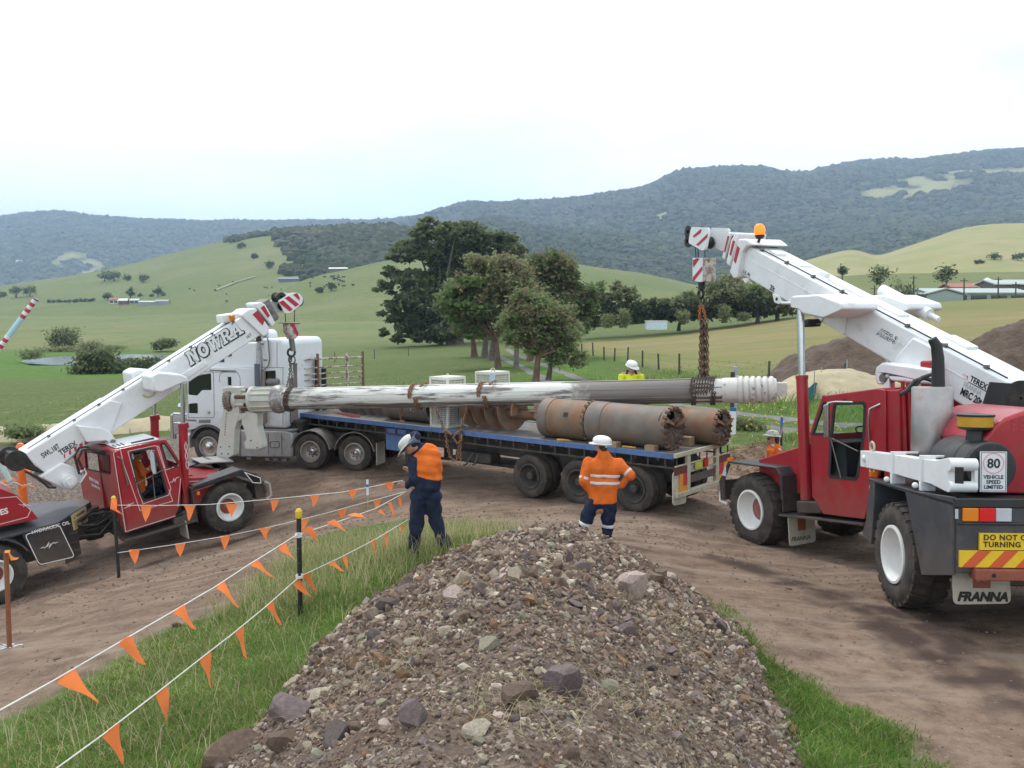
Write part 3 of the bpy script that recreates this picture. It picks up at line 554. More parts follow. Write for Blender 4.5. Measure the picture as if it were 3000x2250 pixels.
# ---------------------------------------------------------------- grass
def leafmat(name,c,tr=.5):
 m=bpy.data.materials.new(name); m.use_nodes=True; t=m.node_tree; N=t.nodes; L=t.links; N.clear(); o=N.new('ShaderNodeOutputMaterial'); d=N.new('ShaderNodeBsdfDiffuse'); q=N.new('ShaderNodeBsdfTranslucent'); x=N.new('ShaderNodeMixShader'); x.inputs[0].default_value=tr
 g=N.new('ShaderNodeNewGeometry'); n=N.new('ShaderNodeTexNoise'); n.inputs['Scale'].default_value=.9; n.inputs['Detail'].default_value=4; L.new(g.outputs['Position'],n.inputs[0]); mr=N.new('ShaderNodeMapRange'); mr.inputs[1].default_value=.3; mr.inputs[2].default_value=.7; mr.inputs[3].default_value=.72; mr.inputs[4].default_value=1.3; L.new(n.outputs['Fac'],mr.inputs[0])
 mu=N.new('ShaderNodeMixRGB'); mu.blend_type='MULTIPLY'; mu.inputs[0].default_value=1; mu.inputs[1].default_value=(*c,1); L.new(mr.outputs[0],mu.inputs[2])
 for s in(d,q): L.new(mu.outputs[0],s.inputs['Color'])
 L.new(d.outputs[0],x.inputs[1]); L.new(q.outputs[0],x.inputs[2]); L.new(x.outputs[0],o.inputs[0]); return m
GM=[leafmat('grass green',(.19,.265,.07)),leafmat('grass deep',(.115,.180,.046)),leafmat('grass yellow',(.315,.315,.13)),leafmat('grass straw',(.50,.44,.27)),leafmat('grass fresh',(.165,.29,.062))]
def blades(name,x,y,z,h,w,mi,lean=.5,mats=GM):
 n=len(x); a=rng.random(n)*6.283; dx,dy=np.cos(a),np.sin(a); le=h*lean*(.3+rng.random(n)); b=rng.random(n)*6.283; bx,by=np.cos(b),np.sin(b)
 def pt(t,s,q): return np.stack([x+bx*le*t**1.8+dx*w*s,y+by*le*t**1.8+dy*w*s,z+h*(t-.18*q*t*t)],-1)
 V=np.stack([pt(0,-1,0),pt(0,1,0),pt(.55,-.75,.5),pt(.55,.75,.5),pt(1,0,1)],1)
 T=np.array([[0,1,3],[0,3,2],[2,3,4]])[None]+(np.arange(n)*5)[:,None,None]
 return npmesh(name,V.reshape(-1,3),T.reshape(-1,3),mats,mi=np.repeat(mi,3))
def gmix(n,p): return rng.choice(5,n,p=np.array(p)/sum(p))
N_=330000
x=rng.uniform(-10,1.0,N_); y=2.4+13*rng.random(N_)**.8
dg=inpoly(x,y,DIRT)+(fbm(x*1.3,y*1.3,4,5)-.5)*1.1
hm_=mh(x,y); dens=fbm(x*.9,y*.9,3,61)
k=(dg>.02+.25*rng.random(N_))&(hm_<.05)&(rng.random(N_)<np.clip(.35+1.4*(dens-.25),.25,1))&(x>-y*.62-.4)
x,y,dg,dens=x[k],y[k],dg[k],dens[k]
tall=np.clip((fbm(x*.5,y*.5,3,71)-.35)*3,0,1); nearm=np.clip(1-np.abs(mh(x,y))*2.2,0,1)
h=(.026+.05*rng.random(len(x)))*(.65+.7*dens+.5*nearm+.4*tall); h*=np.clip(.45+dg*1.2,.45,1)
p_y=np.clip(.36-.28*nearm+.25*tall,.10,.82); mi=np.where(rng.random(len(x))<p_y,rng.choice([2,2,3,0],len(x)),rng.choice([0,0,1,4],len(x)))
tag(blades('grass',x,y,groundz(x,y)-.01,h,.0035+.0030*rng.random(len(x))*np.clip(y/8,.8,1.6),mi,.8),kind='stuff')
# tall seeding grass near the far end of the bank
n=5200; x=rng.uniform(-4.5,.3,n); y=rng.uniform(11.2,15.2,n); k=(inpoly(x,y,DIRT)>.1)&(mh(x,y)<.02); x,y=x[k],y[k]
n2=1500; x2=rng.uniform(-7,-1.5,n2); y2=rng.uniform(5.0,12,n2); k=(inpoly(x2,y2,DIRT)>.15)&(mh(x2,y2)<0); x=np.append(x,x2[k]); y=np.append(y,y2[k])
tag(blades('tall_grass',x,y,groundz(x,y),.22+.28*rng.random(len(x)),np.full(len(x),.0035),gmix(len(x),[.15,0,.45,.5,0]),.55),kind='stuff')
# strip on the right of the windrow
n=90000; x=rng.uniform(1.9,4.4,n); y=3+8.6*rng.random(n)**.8; dg=inpoly(x,y,DIRT)+(fbm(x*1.3,y*1.3,4,5)-.5)*1.1; k=(dg>-.35*rng.random(n)**3)&(mh(x,y)<.03)&(rng.random(n)<np.clip(.4+(fbm(x*1.1,y*1.1,3,81)-.3)*2.5,.12,1)); x,y,dg=x[k],y[k],dg[k]
tag(blades('grass',x,y,groundz(x,y)-.01,(.05+.14*rng.random(len(x)))*np.clip(.6+dg*1.1,.35,1.3),.0035+.003*rng.random(len(x)),gmix(len(x),[.3,.25,.08,.04,.35]),.8),kind='stuff')
# sparse blades and dry roots on the windrow
n=900; x=rng.normal([[.9],[.1],[-.9],[1.6]],.28,(4,n//4)).ravel(); y=rng.normal([[5.6],[5.0],[6.5],[8.5]],.35,(4,n//4)).ravel()
tag(blades('dry_roots',x,y,mz(x,y),.05+.1*rng.random(len(x)),np.full(len(x),.0022),gmix(len(x),[.08,0,.1,.85,.02]),2.2),kind='stuff')
# weeds behind the trailer and along the track, ragged road edges
n=60000; x=rng.uniform(-26,26,n); y=rng.uniform(20,62,n); lw=np.clip(.5-(np.minimum(inpoly(x,y,[(-1,40),(8,40),(9,31),(7.8,26.5),(9.6,23),(20,26),(20,36),(12.5,48),(10.5,58)]),99)+(fbm(x*.3,y*.3,3,4)-.5)*3)/2,0,1)
k=(inpoly(x,y,DIRT)>.2)&(dpath(x,y,TRK)>1.5)&(rng.random(n)<.12+.88*lw); x,y,lw=x[k],y[k],lw[k]
tag(blades('weeds',x,y,groundz(x,y)-.02,(.09+.15*rng.random(len(x)))*(1+lw*.8)*np.clip(fbm(x*.6,y*.6,3,15)*2,.4,1.6),.012+.012*rng.random(len(x)),gmix(len(x),[.35,.2,.2,.08,.3]),.7),kind='stuff')
# ---------------------------------------------------------------- vehicle materials
WHITE=mat('white paint',(.74,.75,.76),.38,var=.06,vscale=3,col2=(.46,.42,.37),cov=(.58,.82),cscale=2.6,bump=.05,bscale=6,spec=.5)
WHITE2=mat('truck white paint',(.70,.72,.75),.34,var=.05,vscale=2,col2=(.45,.42,.38),cov=(.62,.88),cscale=3,dust=(.6,1.7,.6))
RED=mat('crane red paint',(.34,.013,.022),.34,var=.14,vscale=2,col2=(.20,.05,.04),cov=(.54,.8),cscale=2.5,bump=.05,bscale=5,coat=.15,dust=(.5,1.5,.55))
BLACK=mat('satin black paint',(.022,.023,.026),.45,var=.25,vscale=3,col2=(.075,.065,.055),cov=(.54,.8),cscale=4,dust=(.3,1.5,.5))
DGREY=mat('dark grey paint',(.045,.047,.055),.5,var=.2,vscale=3,col2=(.11,.09,.075),cov=(.52,.8),cscale=4,dust=(.3,1.4,.5))
RUBBER=mat('dusty tyre rubber',(.040,.035,.031),.85,var=.25,vscale=5,col2=(.105,.078,.060),cov=(.46,.72),cscale=4,bump=.3,bscale=60)
RIMW=mat('white rim paint',(.72,.72,.70),.45,var=.06,col2=(.42,.34,.28),cov=(.62,.85),cscale=6)
CHROME=mat('polished steel',(.62,.63,.65),.22,metal=1.,var=.06)
ALU=mat('aluminium tank',(.42,.42,.42),.42,metal=.55,var=.1,col2=(.26,.22,.19),cov=(.52,.8),cscale=4)
GREASE=mat('greasy black steel',(.018,.017,.016),.6,var=.4,vscale=9,col2=(.06,.045,.035),cov=(.5,.7),cscale=8)
STEEL=mat('worn steel',(.20,.19,.18),.5,metal=.6,var=.2)
GLASS=mat('tinted window glass',(.86,.90,.90),.02,var=.02,trans=True)
DGLASS=mat('dark window glass',(.012,.014,.016),.06,var=.1,spec=.8)
INTER=mat('cab trim',(.025,.025,.027),.8,var=.2)
STRIPE=mat('pale pinstripe',(.70,.52,.52),.5,var=.02)
INK=mat('black lettering',(.012,.012,.013),.5,var=.02)
INKW=mat('white lettering',(.78,.76,.74),.5,var=.02)
INKR=mat('red lettering',(.55,.03,.05),.5,var=.02)
REDSTR=mat('red warning stripe',(.42,.018,.035),.5,var=.08,col2=(.24,.03,.04),cov=(.6,.8))
AMBER=mat('amber lens',(.72,.22,.015),.25,var=.05)
AMBERLIT=mat('lit beacon',(.55,.12,.01),.3,var=.02,emit=((1,.23,.01),.95))
REDLENS=mat('red lens',(.42,.012,.018),.22,var=.06)
REDLIT=mat('lit brake lens',(.42,.012,.014),.25,var=.05,emit=((1,.01,.01),.14))
CLEAR=mat('clear lens',(.50,.52,.56),.18,var=.1)
YELLOW=mat('yellow sign',(.78,.52,.02),.5,var=.05)
ORANGES=mat('orange red board',(.62,.10,.03),.5,var=.05)
CREAM=mat('cream rubber',(.46,.43,.36),.7,var=.15,col2=(.26,.21,.17),cov=(.5,.75),cscale=6)
RUSTRED=mat('rusty red bar',(.26,.075,.045),.7,var=.2,vscale=8)
BLUE=mat('faded blue paint',(.085,.155,.33),.55,var=.15,col2=(.10,.085,.08),cov=(.56,.74),cscale=5)
RUST=mat('rust',(.20,.105,.060),.85,var=.3,vscale=9,bump=.4,bscale=50,col2=(.11,.065,.045),cov=(.45,.65),cscale=9)
CHAIN=mat('rusty chain',(.27,.145,.075),.8,var=.35,vscale=20,col2=(.13,.08,.055),cov=(.45,.7),cscale=14)
CHAIND=mat('dark chain',(.115,.080,.062),.75,var=.4,vscale=20)
DECK=mat('worn deck steel',(.115,.100,.090),.8,var=.25,vscale=4,col2=(.19,.155,.13),cov=(.45,.7),cscale=3)
FRAMEM=mat('dirty chassis',(.050,.045,.042),.8,var=.25,col2=(.11,.085,.068),cov=(.5,.75),cscale=4)
CRMFR=mat('cream frame paint',(.50,.46,.34),.6,var=.15,col2=(.22,.13,.08),cov=(.55,.75),cscale=9)
HIVIS=mat('orange plastic',(.85,.17,.03),.5,var=.06)
_tyres={}
def wheel(parent,x,y,z,R,w,rr,rimm,hubm,lugs=0,dish=.16,side=1,holes=0,hubr=.11,hubd=.06):
 """wheel group: tyre, rim and hub; the outer face is at y, the wheel goes inwards"""
 key=(R,w,rr,lugs,dish,holes,hubr,hubd)
 if key not in _tyres:
  h=R-rr; t=MB()
  t.lathe([(.03,rr),(.0,rr+.12*h),(-.012,rr+.45*h),(.0,R-.3*h),(.07*w,R-.1*h),(.16*w,R-.02),(.5*w,R),(.84*w,R-.02),(.93*w,R-.1*h),(w,R-.3*h),(w,rr+.2*h),(w-.03,rr)],(0,0,0),(0,-1,0),48,closed=True)
  for i in range(lugs):
   for row in(0,1):
    a=2*math.pi*(i+.5*row)/lugs; da=math.pi/lugs*.62
    y0,y1=((.02*w,.47*w)if row==0 else(.53*w,.98*w)); pts=[]
    for r_ in(R-.035,R+.018):
     for aa,yy in((a-da,y0),(a+da,y0),(a+da+.05,y1),(a-da+.05,y1)):
      rq=r_-(.035 if(yy==y0 and row==0)or(yy==y1 and row==1)else 0); pts.append((rq*math.cos(aa),-yy,rq*math.sin(aa)))
    t.hexa(pts)
  r=MB(); r.lathe([(.012,rr+.006),(-.012,rr+.004),(-.016,rr-.03),(.03,rr-.045),(dish*.8,rr-.075),(dish,rr-.12),(dish,hubr*.9),(dish+.03,hubr*.9),(dish+.05,rr-.05),(.05,rr+.002)],(0,0,0),(0,-1,0),40,closed=True)
  hb=MB(); hb.lathe([(dish+.02,hubr*1.5),(dish-.015,hubr*1.45),(dish-.02,hubr),(dish-hubd,hubr*.9),(dish-hubd-.03,hubr*.55),(dish-hubd-.035,.001)],(0,0,0),(0,-1,0),20)
  for i in range(holes):
   a=2*math.pi*i/holes; q=(hubr*1.42+rr-.12)/2*1.02; hb.cyl((q*math.cos(a),-dish+.012,q*math.sin(a)),(q*math.cos(a),-dish-.01,q*math.sin(a)),.022,n=8)
  objs=[t.build('tyre',RUBBER,smooth=40),r.build('rim',rimm,smooth=40),hb.build('hub',hubm,smooth=35)]
  _tyres[key]=[o.data for o in objs]
  for o in objs: bpy.data.objects.remove(o)
 g=bpy.data.objects.new('wheel',None); COL.objects.link(g); g.parent=parent; g.empty_display_size=.1
 g.location=(x,y,z)
 if side<0: g.rotation_euler=(0,0,math.pi)
 for nm,me in zip(('tyre','rim','hub'),_tyres[key]):
  o=bpy.data.objects.new(nm,me); COL.objects.link(o); o.parent=g
 return g
def mirror_y(pts): return[(p[0],-p[1],p[2])for p in pts]
def emblem(parent,x,z,y,s,ang=0,m=None,axis='y',sgn=1):
 """small white tribal flourish: ring with two swept tails"""
 b=MB(); m=m or INKW
 def W_(u,v): c,q=math.cos(ang),math.sin(ang); return(x+(u*c-v*q)*s,z+(u*q+v*c)*s)
 def poly(pl):
  if axis=='y': b.prism([W_(*p)for p in pl],y,y+.003*sgn)
  else: b.prism([W_(*p)for p in pl],y,y+.003*sgn,'x')
 for i in range(10):
  a0,a1=2*math.pi*i/10,2*math.pi*(i+1)/10
  if i not in(1,6): poly([(.22*math.cos(a0),.22*math.sin(a0)),(.22*math.cos(a1),.22*math.sin(a1)),(.13*math.cos(a1),.13*math.sin(a1)),(.13*math.cos(a0),.13*math.sin(a0))])
 poly([(-.05,-.05),(.05,-.05),(.05,.05),(-.05,.05)])
 for q in(1,-1):
  for pl in([(.22,.03),(.45,.14),(.62,.10),(.40,.04),(.24,-.05)],[(.45,.02),(.62,-.06),(1.0,.0),(.62,.03)],[(.02,.22),(.06,.42),(.10,.22)]): poly([(u*q,v*q)for u,v in pl])
 return b.build('emblem',m,parent)
# ================================================================ LEFT CRANE
LC=frame(((-7.8075,22.5071,-0.9723),(0.7591,0.6370,0.1340),(-0.6428,0.7660,0.0000),(-0.1026,-0.0861,0.9910)))
cl=thing('mobile_crane','red and white mobile crane on the lower dirt track with NOWRA along its raised boom','crane',LC)
YS=-1.25
FWx,FWz=.14,.63
for x,z in((FWx,.63),(-5.05,.60)):
 wheel(cl,x,YS,z,.64,.42,.345,RIMW,RED,lugs=26,dish=.19,side=-1,hubr=.13)
 wheel(cl,x,-YS,z,.64,.42,.345,RIMW,RED,lugs=26,dish=.19,side=1,hubr=.13)
# cab
cab_out=[(-2.3,2.66),(-1.14,2.64),(-.88,1.99),(-.9,1.7),(-1.04,1.03),(-1.22,.77),(-2.38,.74),(-2.38,1.09)]
door_w=rpoly([(-1.95,2.55),(-1.45,2.53),(-1.36,2.09),(-1.29,1.36),(-1.85,1.35),(-1.93,1.82)],.10)
qtr_w=rpoly([(-1.24,2.58),(-1.15,2.56),(-.94,2.05),(-.97,1.96),(-1.17,1.98)],.06)
MB().prism(cab_out,YS,YS+.05,holes=[door_w,qtr_w]).build('cab_side',RED,cl,bevel=.012,smooth=40)
MB().prism(cab_out,.10,.15,holes=[door_w,qtr_w]).build('cab_side',RED,cl,bevel=.012,smooth=40)
zr0=cab_out[0][1]; zr1=cab_out[1][1]; xr0=cab_out[0][0]; xr1=cab_out[1][0]; xw=cab_out[2][0]; zw=cab_out[2][1]
xb=cab_out[6][0]; zb_=cab_out[6][1]
MB().hexa([(xr0,YS,zr0-.03),(xr1,YS,zr1-.03),(xr1,.15,zr1-.03),(xr0,.15,zr0-.03),(xr0,YS,zr0+.02),(xr1,YS,zr1+.02),(xr1,.15,zr1+.02),(xr0,.15,zr0+.02)]).build('cab_roof',RED,cl,bevel=.02)
MB().hexa([(xr0+.08,YS+.06,zr0+.025),(xr1-.1,YS+.06,zr1+.025),(xr1-.1,-.1,zr1+.025),(xr0+.08,-.1,zr0+.025),(xr0+.08,YS+.06,zr0+.06),(xr1-.1,YS+.06,zr1+.06),(xr1-.1,-.1,zr1+.06),(xr0+.08,-.1,zr0+.06)]).build('roof_panel',WHITE,cl,bevel=.015)
rb=MB()
for k in range(3): rb.box(xr0+.1+k*.09,xr0+.12+k*.09,YS+.1,YS+.4,zr0+.05,zr0+.075)
rb.box(xr0+.45,xr1-.2,YS+.10,YS+.16,(zr0+zr1)/2+.05,(zr0+zr1)/2+.09); rb.build('roof_trim',DGREY,cl)
# rear face of the cab with its window
rear=[(-1.61,2.74),(1.76,2.42),(1.75,1.97),(2.29,.98),(-.67,1.27)]
ry0,ry1=YS,max(p[0]for p in rear)
rear_out=[(YS,zr0),(ry1,zr0+.02),(ry1,.62),(YS,.72)]
rear_w=[(-.97,2.54),(1.18,2.35),(1.37,1.87),(-.75,2.06)]
MB().prism(rear_out,xr0-.02,xr0+.03,'x',holes=[rpoly(rear_w,.05)]).build('cab_rear_wall',RED,cl,bevel=.012)
MB().prism([(p[0]*1.0,p[1])for p in rpoly(rear_w,.05)],xr0+.0,xr0+.012,'x').build('rear_window',GLASS,cl)
fr=MB(); rw=rpoly(rear_w,.05)
for i in range(len(rw)):
 a,b=rw[i],rw[(i+1)%len(rw)]; fr.bar((xr0-.028,a[0],a[1]),(xr0-.028,b[0],b[1]),.03,.02,(1,0,0))
fr.build('window_seal',INTER,cl)
MB().prism(door_w,YS+.02,YS+.032).build('door_window',GLASS,cl)
MB().prism(qtr_w,YS+.02,YS+.032).build('quarter_window',GLASS,cl)
dseal=MB(); dseal.strip(door_w,.05,YS-.004,YS+.002,True); dseal.strip(qtr_w,.04,YS-.004,YS+.002,True); dseal.build('window_seal',INTER,cl)
# windscreen frame and floor
wsf=MB(); wsf.bar((xr1,YS+.04,zr1),(xw,YS+.04,zw),.06,.06); wsf.bar((xr1,.1,zr1),(xw,.1,zw),.06,.06); wsf.box(xw-.04,xw,YS,.15,zw-.75,zw+.02); wsf.build('windscreen_frame',RED,cl)
MB().hexa([(xr1,YS+.06,zr1),(xr1+.01,YS+.06,zr1),(xr1+.01,.1,zr1),(xr1,.1,zr1),(xw-.01,YS+.06,zw),(xw,YS+.06,zw),(xw,.1,zw),(xw-.01,.1,zw)]).build('windscreen',GLASS,cl)
MB().box(xb,xw-.1,YS+.06,.1,.74,.80).box(-2.1,-1.6,-1.0,-.35,.8,1.25).box(-2.15,-2.05,-1.0,-.35,1.2,1.95).box(-1.2,-.98,-1.1,.0,.8,1.6).build('cab_interior',INTER,cl,bevel=.03)
sw=MB(); sw.lathe([(-.015,.20),(0,.215),(.015,.20),(0,.185)],(-1.28,-.68,1.75),(-.5,0,.85),20,closed=True); sw.cyl((-1.27,-.68,1.74),(-1.1,-.68,1.5),.025,n=8); sw.build('steering_wheel',INTER,cl,smooth=40)
bars=MB()
for pl in([(-1.94,1.79),(-1.24,1.98)],[(-1.55,1.94),(-1.59,1.33)]): bars.tube([(p[0],-1.27,p[1])for p in pl],.011,6)
bars.build('window_bars',STEEL,cl)
gr=[(-2.23,2.51),(-2.16,2.45),(-2.13,1.84),(-2.17,1.8)]
MB().tube([(p[0],-1.30 if 0<i<3 else-1.25,p[1])for i,p in enumerate(gr)],.016,6).build('grab_handle',STEEL,cl)
mir=[(-1.56,2.42),(-1.51,2.5),(-1.46,2.43),(-1.49,1.93),(-1.56,1.94),(-1.58,2.07)]
MB().prism(mir,-1.36,-1.32).build('wing_mirror',CLEAR,cl,bevel=.015)
MB().tube([(p[0],-1.30,p[1])for p in[(-1.53,2.44),(-1.49,2.5),(-1.43,2.46),(-1.47,1.92)]],.013,6).build('mirror_arm',CHROME,cl)
ps=MB()
for pl,c in(([(-2.28,2.63),(-2.14,2.66),(-2.13,2.32),(-1.96,1.15),(-1.2,1.17),(-1.24,1.46)],False),([(-2.3,2.62),(-2.35,.76),(-1.2,.8)],False),([(-1.99,2.58),(-1.39,2.57),(-1.3,2.53),(-1.24,1.94),(-.93,1.98)],False),([(-1.99,2.58),(-1.92,1.61),(-1.87,1.29),(-1.27,1.34),(-1.19,1.47),(-1.34,2.54)],False),([(-.93,1.65),(-1.1,1.02)],False)):
 ps.strip(pl,.016,YS-.004,YS+.001,c)
ps.build('pinstripe',STRIPE,cl)
for p,s in zip([(-2.18,1.34),(-1.08,1.66)],(.14,.15)): emblem(cl,p[0],p[1],YS-.004,s,.35,sgn=-1)
# lettering on the rear wall
tp=[(1.27,1.65),(1.14,1.52),(1.39,1.35),(-.76,1.59)]
text('lettering','NOWRA CRANES',.125,(xr0-.024,tp[0][0],tp[0][1]-.05),(0,-1,.0),(0,0,1),INKW,cl,bold=.003,width=.82)
text('lettering','Mob: 040404 9196',.10,(xr0-.024,tp[1][0],tp[1][1]-.05),(0,-1,.0),(0,0,1),INKW,cl,bold=.002,width=.72)
# bonnet
hood=[(-.78,1.89),(.51,1.5),(.42,1.47),(-.45,1.48),(-.84,1.34)]
hz1=hood[0][1]; hx0=xw; hx1=hood[1][0];
MB().hexa([(hx0,-1.0,.85),(hx1,-.95,.85),(hx1,.95,.85),(hx0,.95,.85),(hx0,-1.0,1.62),(hx1,-.95,1.28),(hx1,.95,1.28),(hx0,.95,1.62)]).build('bonnet',RED,cl,bevel=.02)
hs=MB(); hs.strip([(hx0+.1,1.2),(hx0+.1,1.50),(hx1-.25,1.25)],.016,-1.006,-.998,True); hs.build('pinstripe',STRIPE,cl)
MB().cyl((hx0+.35,-.75,1.5),(hx0+.35,-.55,1.5),.07,n=12).box(hx0+.3,hx0+.4,-.78,-.52,1.38,1.46).build('bonnet_catch',RED,cl)
pl_=MB(); pl_.hexa([(.15,.3,1.52),(1.0,.3,1.36),(1.1,1.2,1.36),(.2,1.2,1.52),(.15,.3,1.55),(1.0,.3,1.39),(1.1,1.2,1.39),(.2,1.2,1.55)]); pl_.build('tread_plate',ALU,cl)
# mudguards, front and rear, both sides
for sg in(-1,1):
 a,b=(sg*1.27,sg*.72)
 if sg<0: a,b=(-1.27,-.72)
 else: a,b=(.72,1.27)
 top=[(-.72,1.30),(-.66,1.40),(.55,1.50),(.92,1.30),(1.12,.92),(1.14,.72),(1.10,.72),(1.08,.90),(.88,1.26),(.54,1.455),(-.64,1.36),(-.70,1.28)]
 MB().prism(top,a,b).build('mudguard',DGREY,cl,bevel=.012,smooth=30)
 MB().box(-.74,-.70,a,b,.50,1.36).build('mudguard_wall',BLACK,cl)
 MB().prism([(-.66,1.37),(.56,1.455),(.90,1.25),(.70,1.22),(.45,1.36),(-.4,1.33)],*((-1.285,-1.268)if sg<0 else(1.268,1.285))).build('mudguard_lip',BLACK,cl)
 MB().box(-1.0,-.97,a,b,.16,.62).build('mudflap',CREAM,cl,bevel=.01)
 h=MB(); h.tube([(1.16,sg*1.15,1.0),(1.26,sg*1.16,.92),(1.26,sg*1.18,.62),(1.14,sg*1.15,.55)],.035,8); h.build('tow_handle',CREAM,cl,smooth=50)
 MB().prism([(.62,1.40),(.98,1.16),(.98,1.04),(.80,1.10)],*((-1.292,-1.286)if sg<0 else(1.286,1.292))).build('headlamp',DGLASS,cl)
 ft=MB(); ft.strip([(.62,1.41),(.99,1.17),(.99,1.03),(.79,1.10)],.02,*((-1.296,-1.29)if sg<0 else(1.29,1.296)),closed=True); ft.build('headlamp_trim',INKW,cl)
 MB().box(-.62,-.55,sg*1.275-.012,sg*1.275+.012,1.16,1.24).build('marker_lamp',AMBER,cl)
MB().box(-2.45,.9,-.75,.75,.55,.95).box(.85,1.12,-1.2,1.2,.62,1.05).build('front_chassis',BLACK,cl,bevel=.02)
st=MB(); st.box(-2.42,-.72,-1.27,-.8,.52,.58); st.box(-1.25,-.74,-1.24,-1.0,.585,.74); st.build('side_step',BLACK,cl,bevel=.01)
# lift rams
for sg in(-1,1):
 y=sg*1.02
 rp=[(-.58,2.9),(-.86,.96)]; rt=[(-.44,3.85)]
 if sg<0: top_,bot_,rod_=rp[0],rp[1],rt[0]
 MB().cyl((bot_[0],y,bot_[1]),(top_[0],y,top_[1]),.105,n=20).cyl((top_[0]+.003,y,top_[1]-.12),(top_[0],y,top_[1]+.01),.125,n=20).build('lift_ram',RED,cl,smooth=40)
 MB().cyl((top_[0],y,top_[1]),(rod_[0],y,rod_[1]),.052,n=16).build('ram_rod',CHROME,cl,smooth=40)
 MB().box(bot_[0]-.16,bot_[0]+.16,y-.13,y+.13,.60,.82).build('ram_bracket',BLACK,cl,bevel=.02)
fl=MB(); fp=[(-.63,2.46),(-.69,1.84)]
for k in range(14):
 t=k/13; px_=lerp(fp[0][0],fp[1][0],t); pz_=lerp(fp[0][1],fp[1][1],t); q=.03*math.sin(t*9)
 fl.box(px_+q-.012,px_+q+.012,-1.132,-1.126,pz_-.035,pz_+.02); fl.box(px_-q-.010,px_-q+.010,-1.132,-1.126,pz_-.035,pz_+.02)
fl.build('emblem',STRIPE,cl)
# boom
BH=.33
bo=[(-3.88,2.88),(1.81,5.26),(2.05,4.64),(-1.99,3),(-2.66,2.9),(-3.13,2.83),(-3.52,2.13)]
tail_top,tip_top,tip_bot=bo[0],bo[1],bo[2]
dirb=Vector((tip_top[0]-tail_top[0],tip_top[1]-tail_top[1])).normalized(); nb=Vector((-dirb[1],dirb[0]))
def BL(s,h): p=Vector(tail_top)+dirb*s+nb*h; return(p[0],p[1])
Lb=(Vector(tip_top)-Vector(tail_top)).length; hb_=-((Vector(tip_bot)-Vector(tip_top)).dot(nb))
MB().prism([BL(0,0),BL(Lb,0),BL(Lb+.02,-hb_),BL(.05,-hb_-.02)],-BH,BH).build('boom',WHITE,cl,bevel=.03,smooth=30)
# outer weld ribs: the deeper base box near the tail and the pivot lugs
base_p=[(-3.88,2.9),(-2.72,3.46),(-2.56,3.24),(-2.07,2.95),(-1.99,2.72),(-2.16,2.71),(-2.63,2.87),(-2.99,2.49),(-3.3,2.15),(-3.5,2.22)]
MB().prism([BL(-.02,.01),BL(2.1,.01),BL(2.3,-.2)]+[(-2.06,2.92),(-1.99,2.74),(-2.12,2.66),(-2.36,2.75),(-2.65,2.74),(-3.15,2.48),(-3.56,2.33)]+[BL(.0,-.35)],-.40,.40).build('boom_base',WHITE,cl,bevel=.03,smooth=30)
for sg in(-1,1):
 a,b=sg*.52,sg*.36
 MB().prism([(-2.77,3.28),(-2.26,3.11),(-2.08,2.95),(-2,2.75),(-2.04,2.67),(-2.14,2.69),(-2.21,2.8),(-2.64,2.86)],min(a,b),max(a,b)).build('pivot_lug',WHITE,cl,bevel=.02)
 c_=[(-2.08,2.74)][0]; MB().cyl((c_[0],sg*.56,c_[1]),(c_[0],sg*.34,c_[1]),.06,n=12).build('pivot_pin',STEEL,cl)
mot=[(-3.19,2.13),(-3.56,2.38),(-3.49,2),(-3.23,1.87),(-2.9,2.06),(-2.91,2.39),(-3.22,2.51)]
MB().prism([(-3.73,2.31),(-3.56,2.38),(-3.22,2.52),(-2.95,2.33),(-2.82,2.04),(-3.1,1.85),(-3.33,1.9),(-3.46,2.06)],-.47,.30).build('winch_mount',WHITE,cl,bevel=.04,smooth=30)
mc=[(-3.18,2.1)][0]; MB().cyl((mc[0],-.72,mc[1]),(mc[0],-.4,mc[1]),.15,n=20).cyl((mc[0],-.80,mc[1]),(mc[0],-.70,mc[1]),.09,n=16).build('winch_motor',WHITE,cl,smooth=40)
hose=MB()
hp_=[(-2.91,2.23),(-2.81,2.28),(-2.79,2.17),(-2.96,1.99)]
hose.tube([(p[0],-.62,p[1])for p in hp_],.022,8); hose.tube([(p[0]-.05,-.52,p[1]-.03)for p in hp_],.018,8); hose.build('hose_fitting',WHITE,cl,smooth=50)
MB().prism([(-4.15,2.94),(-3.71,2.78),(-3.5,2.42),(-3.56,2.29),(-3.74,2.41),(-3.98,2.56),(-4.2,2.65)],-.36,.36).build('winch_frame',BLACK,cl,bevel=.03)
wd=[(-4.08,2.76)][0]; MB().lathe([(-.40,.02),(-.40,.23),(-.36,.23),(-.34,.13),(.34,.13),(.36,.23),(.40,.23),(.40,.02)],(wd[0],0,wd[1]),(0,1,0),28).build('winch_drum',GREASE,cl,smooth=35)
for k,pl in enumerate(([(-2.93,2.19),(-2.96,2.61),(-2.83,2.78),(-2.67,2.77),(-2.43,2.61),(-2.22,2.54)],[(-2.85,2.28),(-2.91,2.53),(-2.79,2.72),(-2.61,2.71),(-2.4,2.55),(-2.19,2.49)],[(-4.01,2.55),(-3.76,2.32),(-3.62,2.07),(-3.47,2.03)])):
 MB().tube([(p[0],-.58-.05*k,p[1])for p in pl],.028,8).build('hydraulic_hose',GREASE,cl,smooth=50)
MB().prism([(-3.93,2.45),(-3.49,2.08),(-3.44,1.98),(-3.62,2.06)],-.3,.2).build('cable_guard',STEEL,cl)
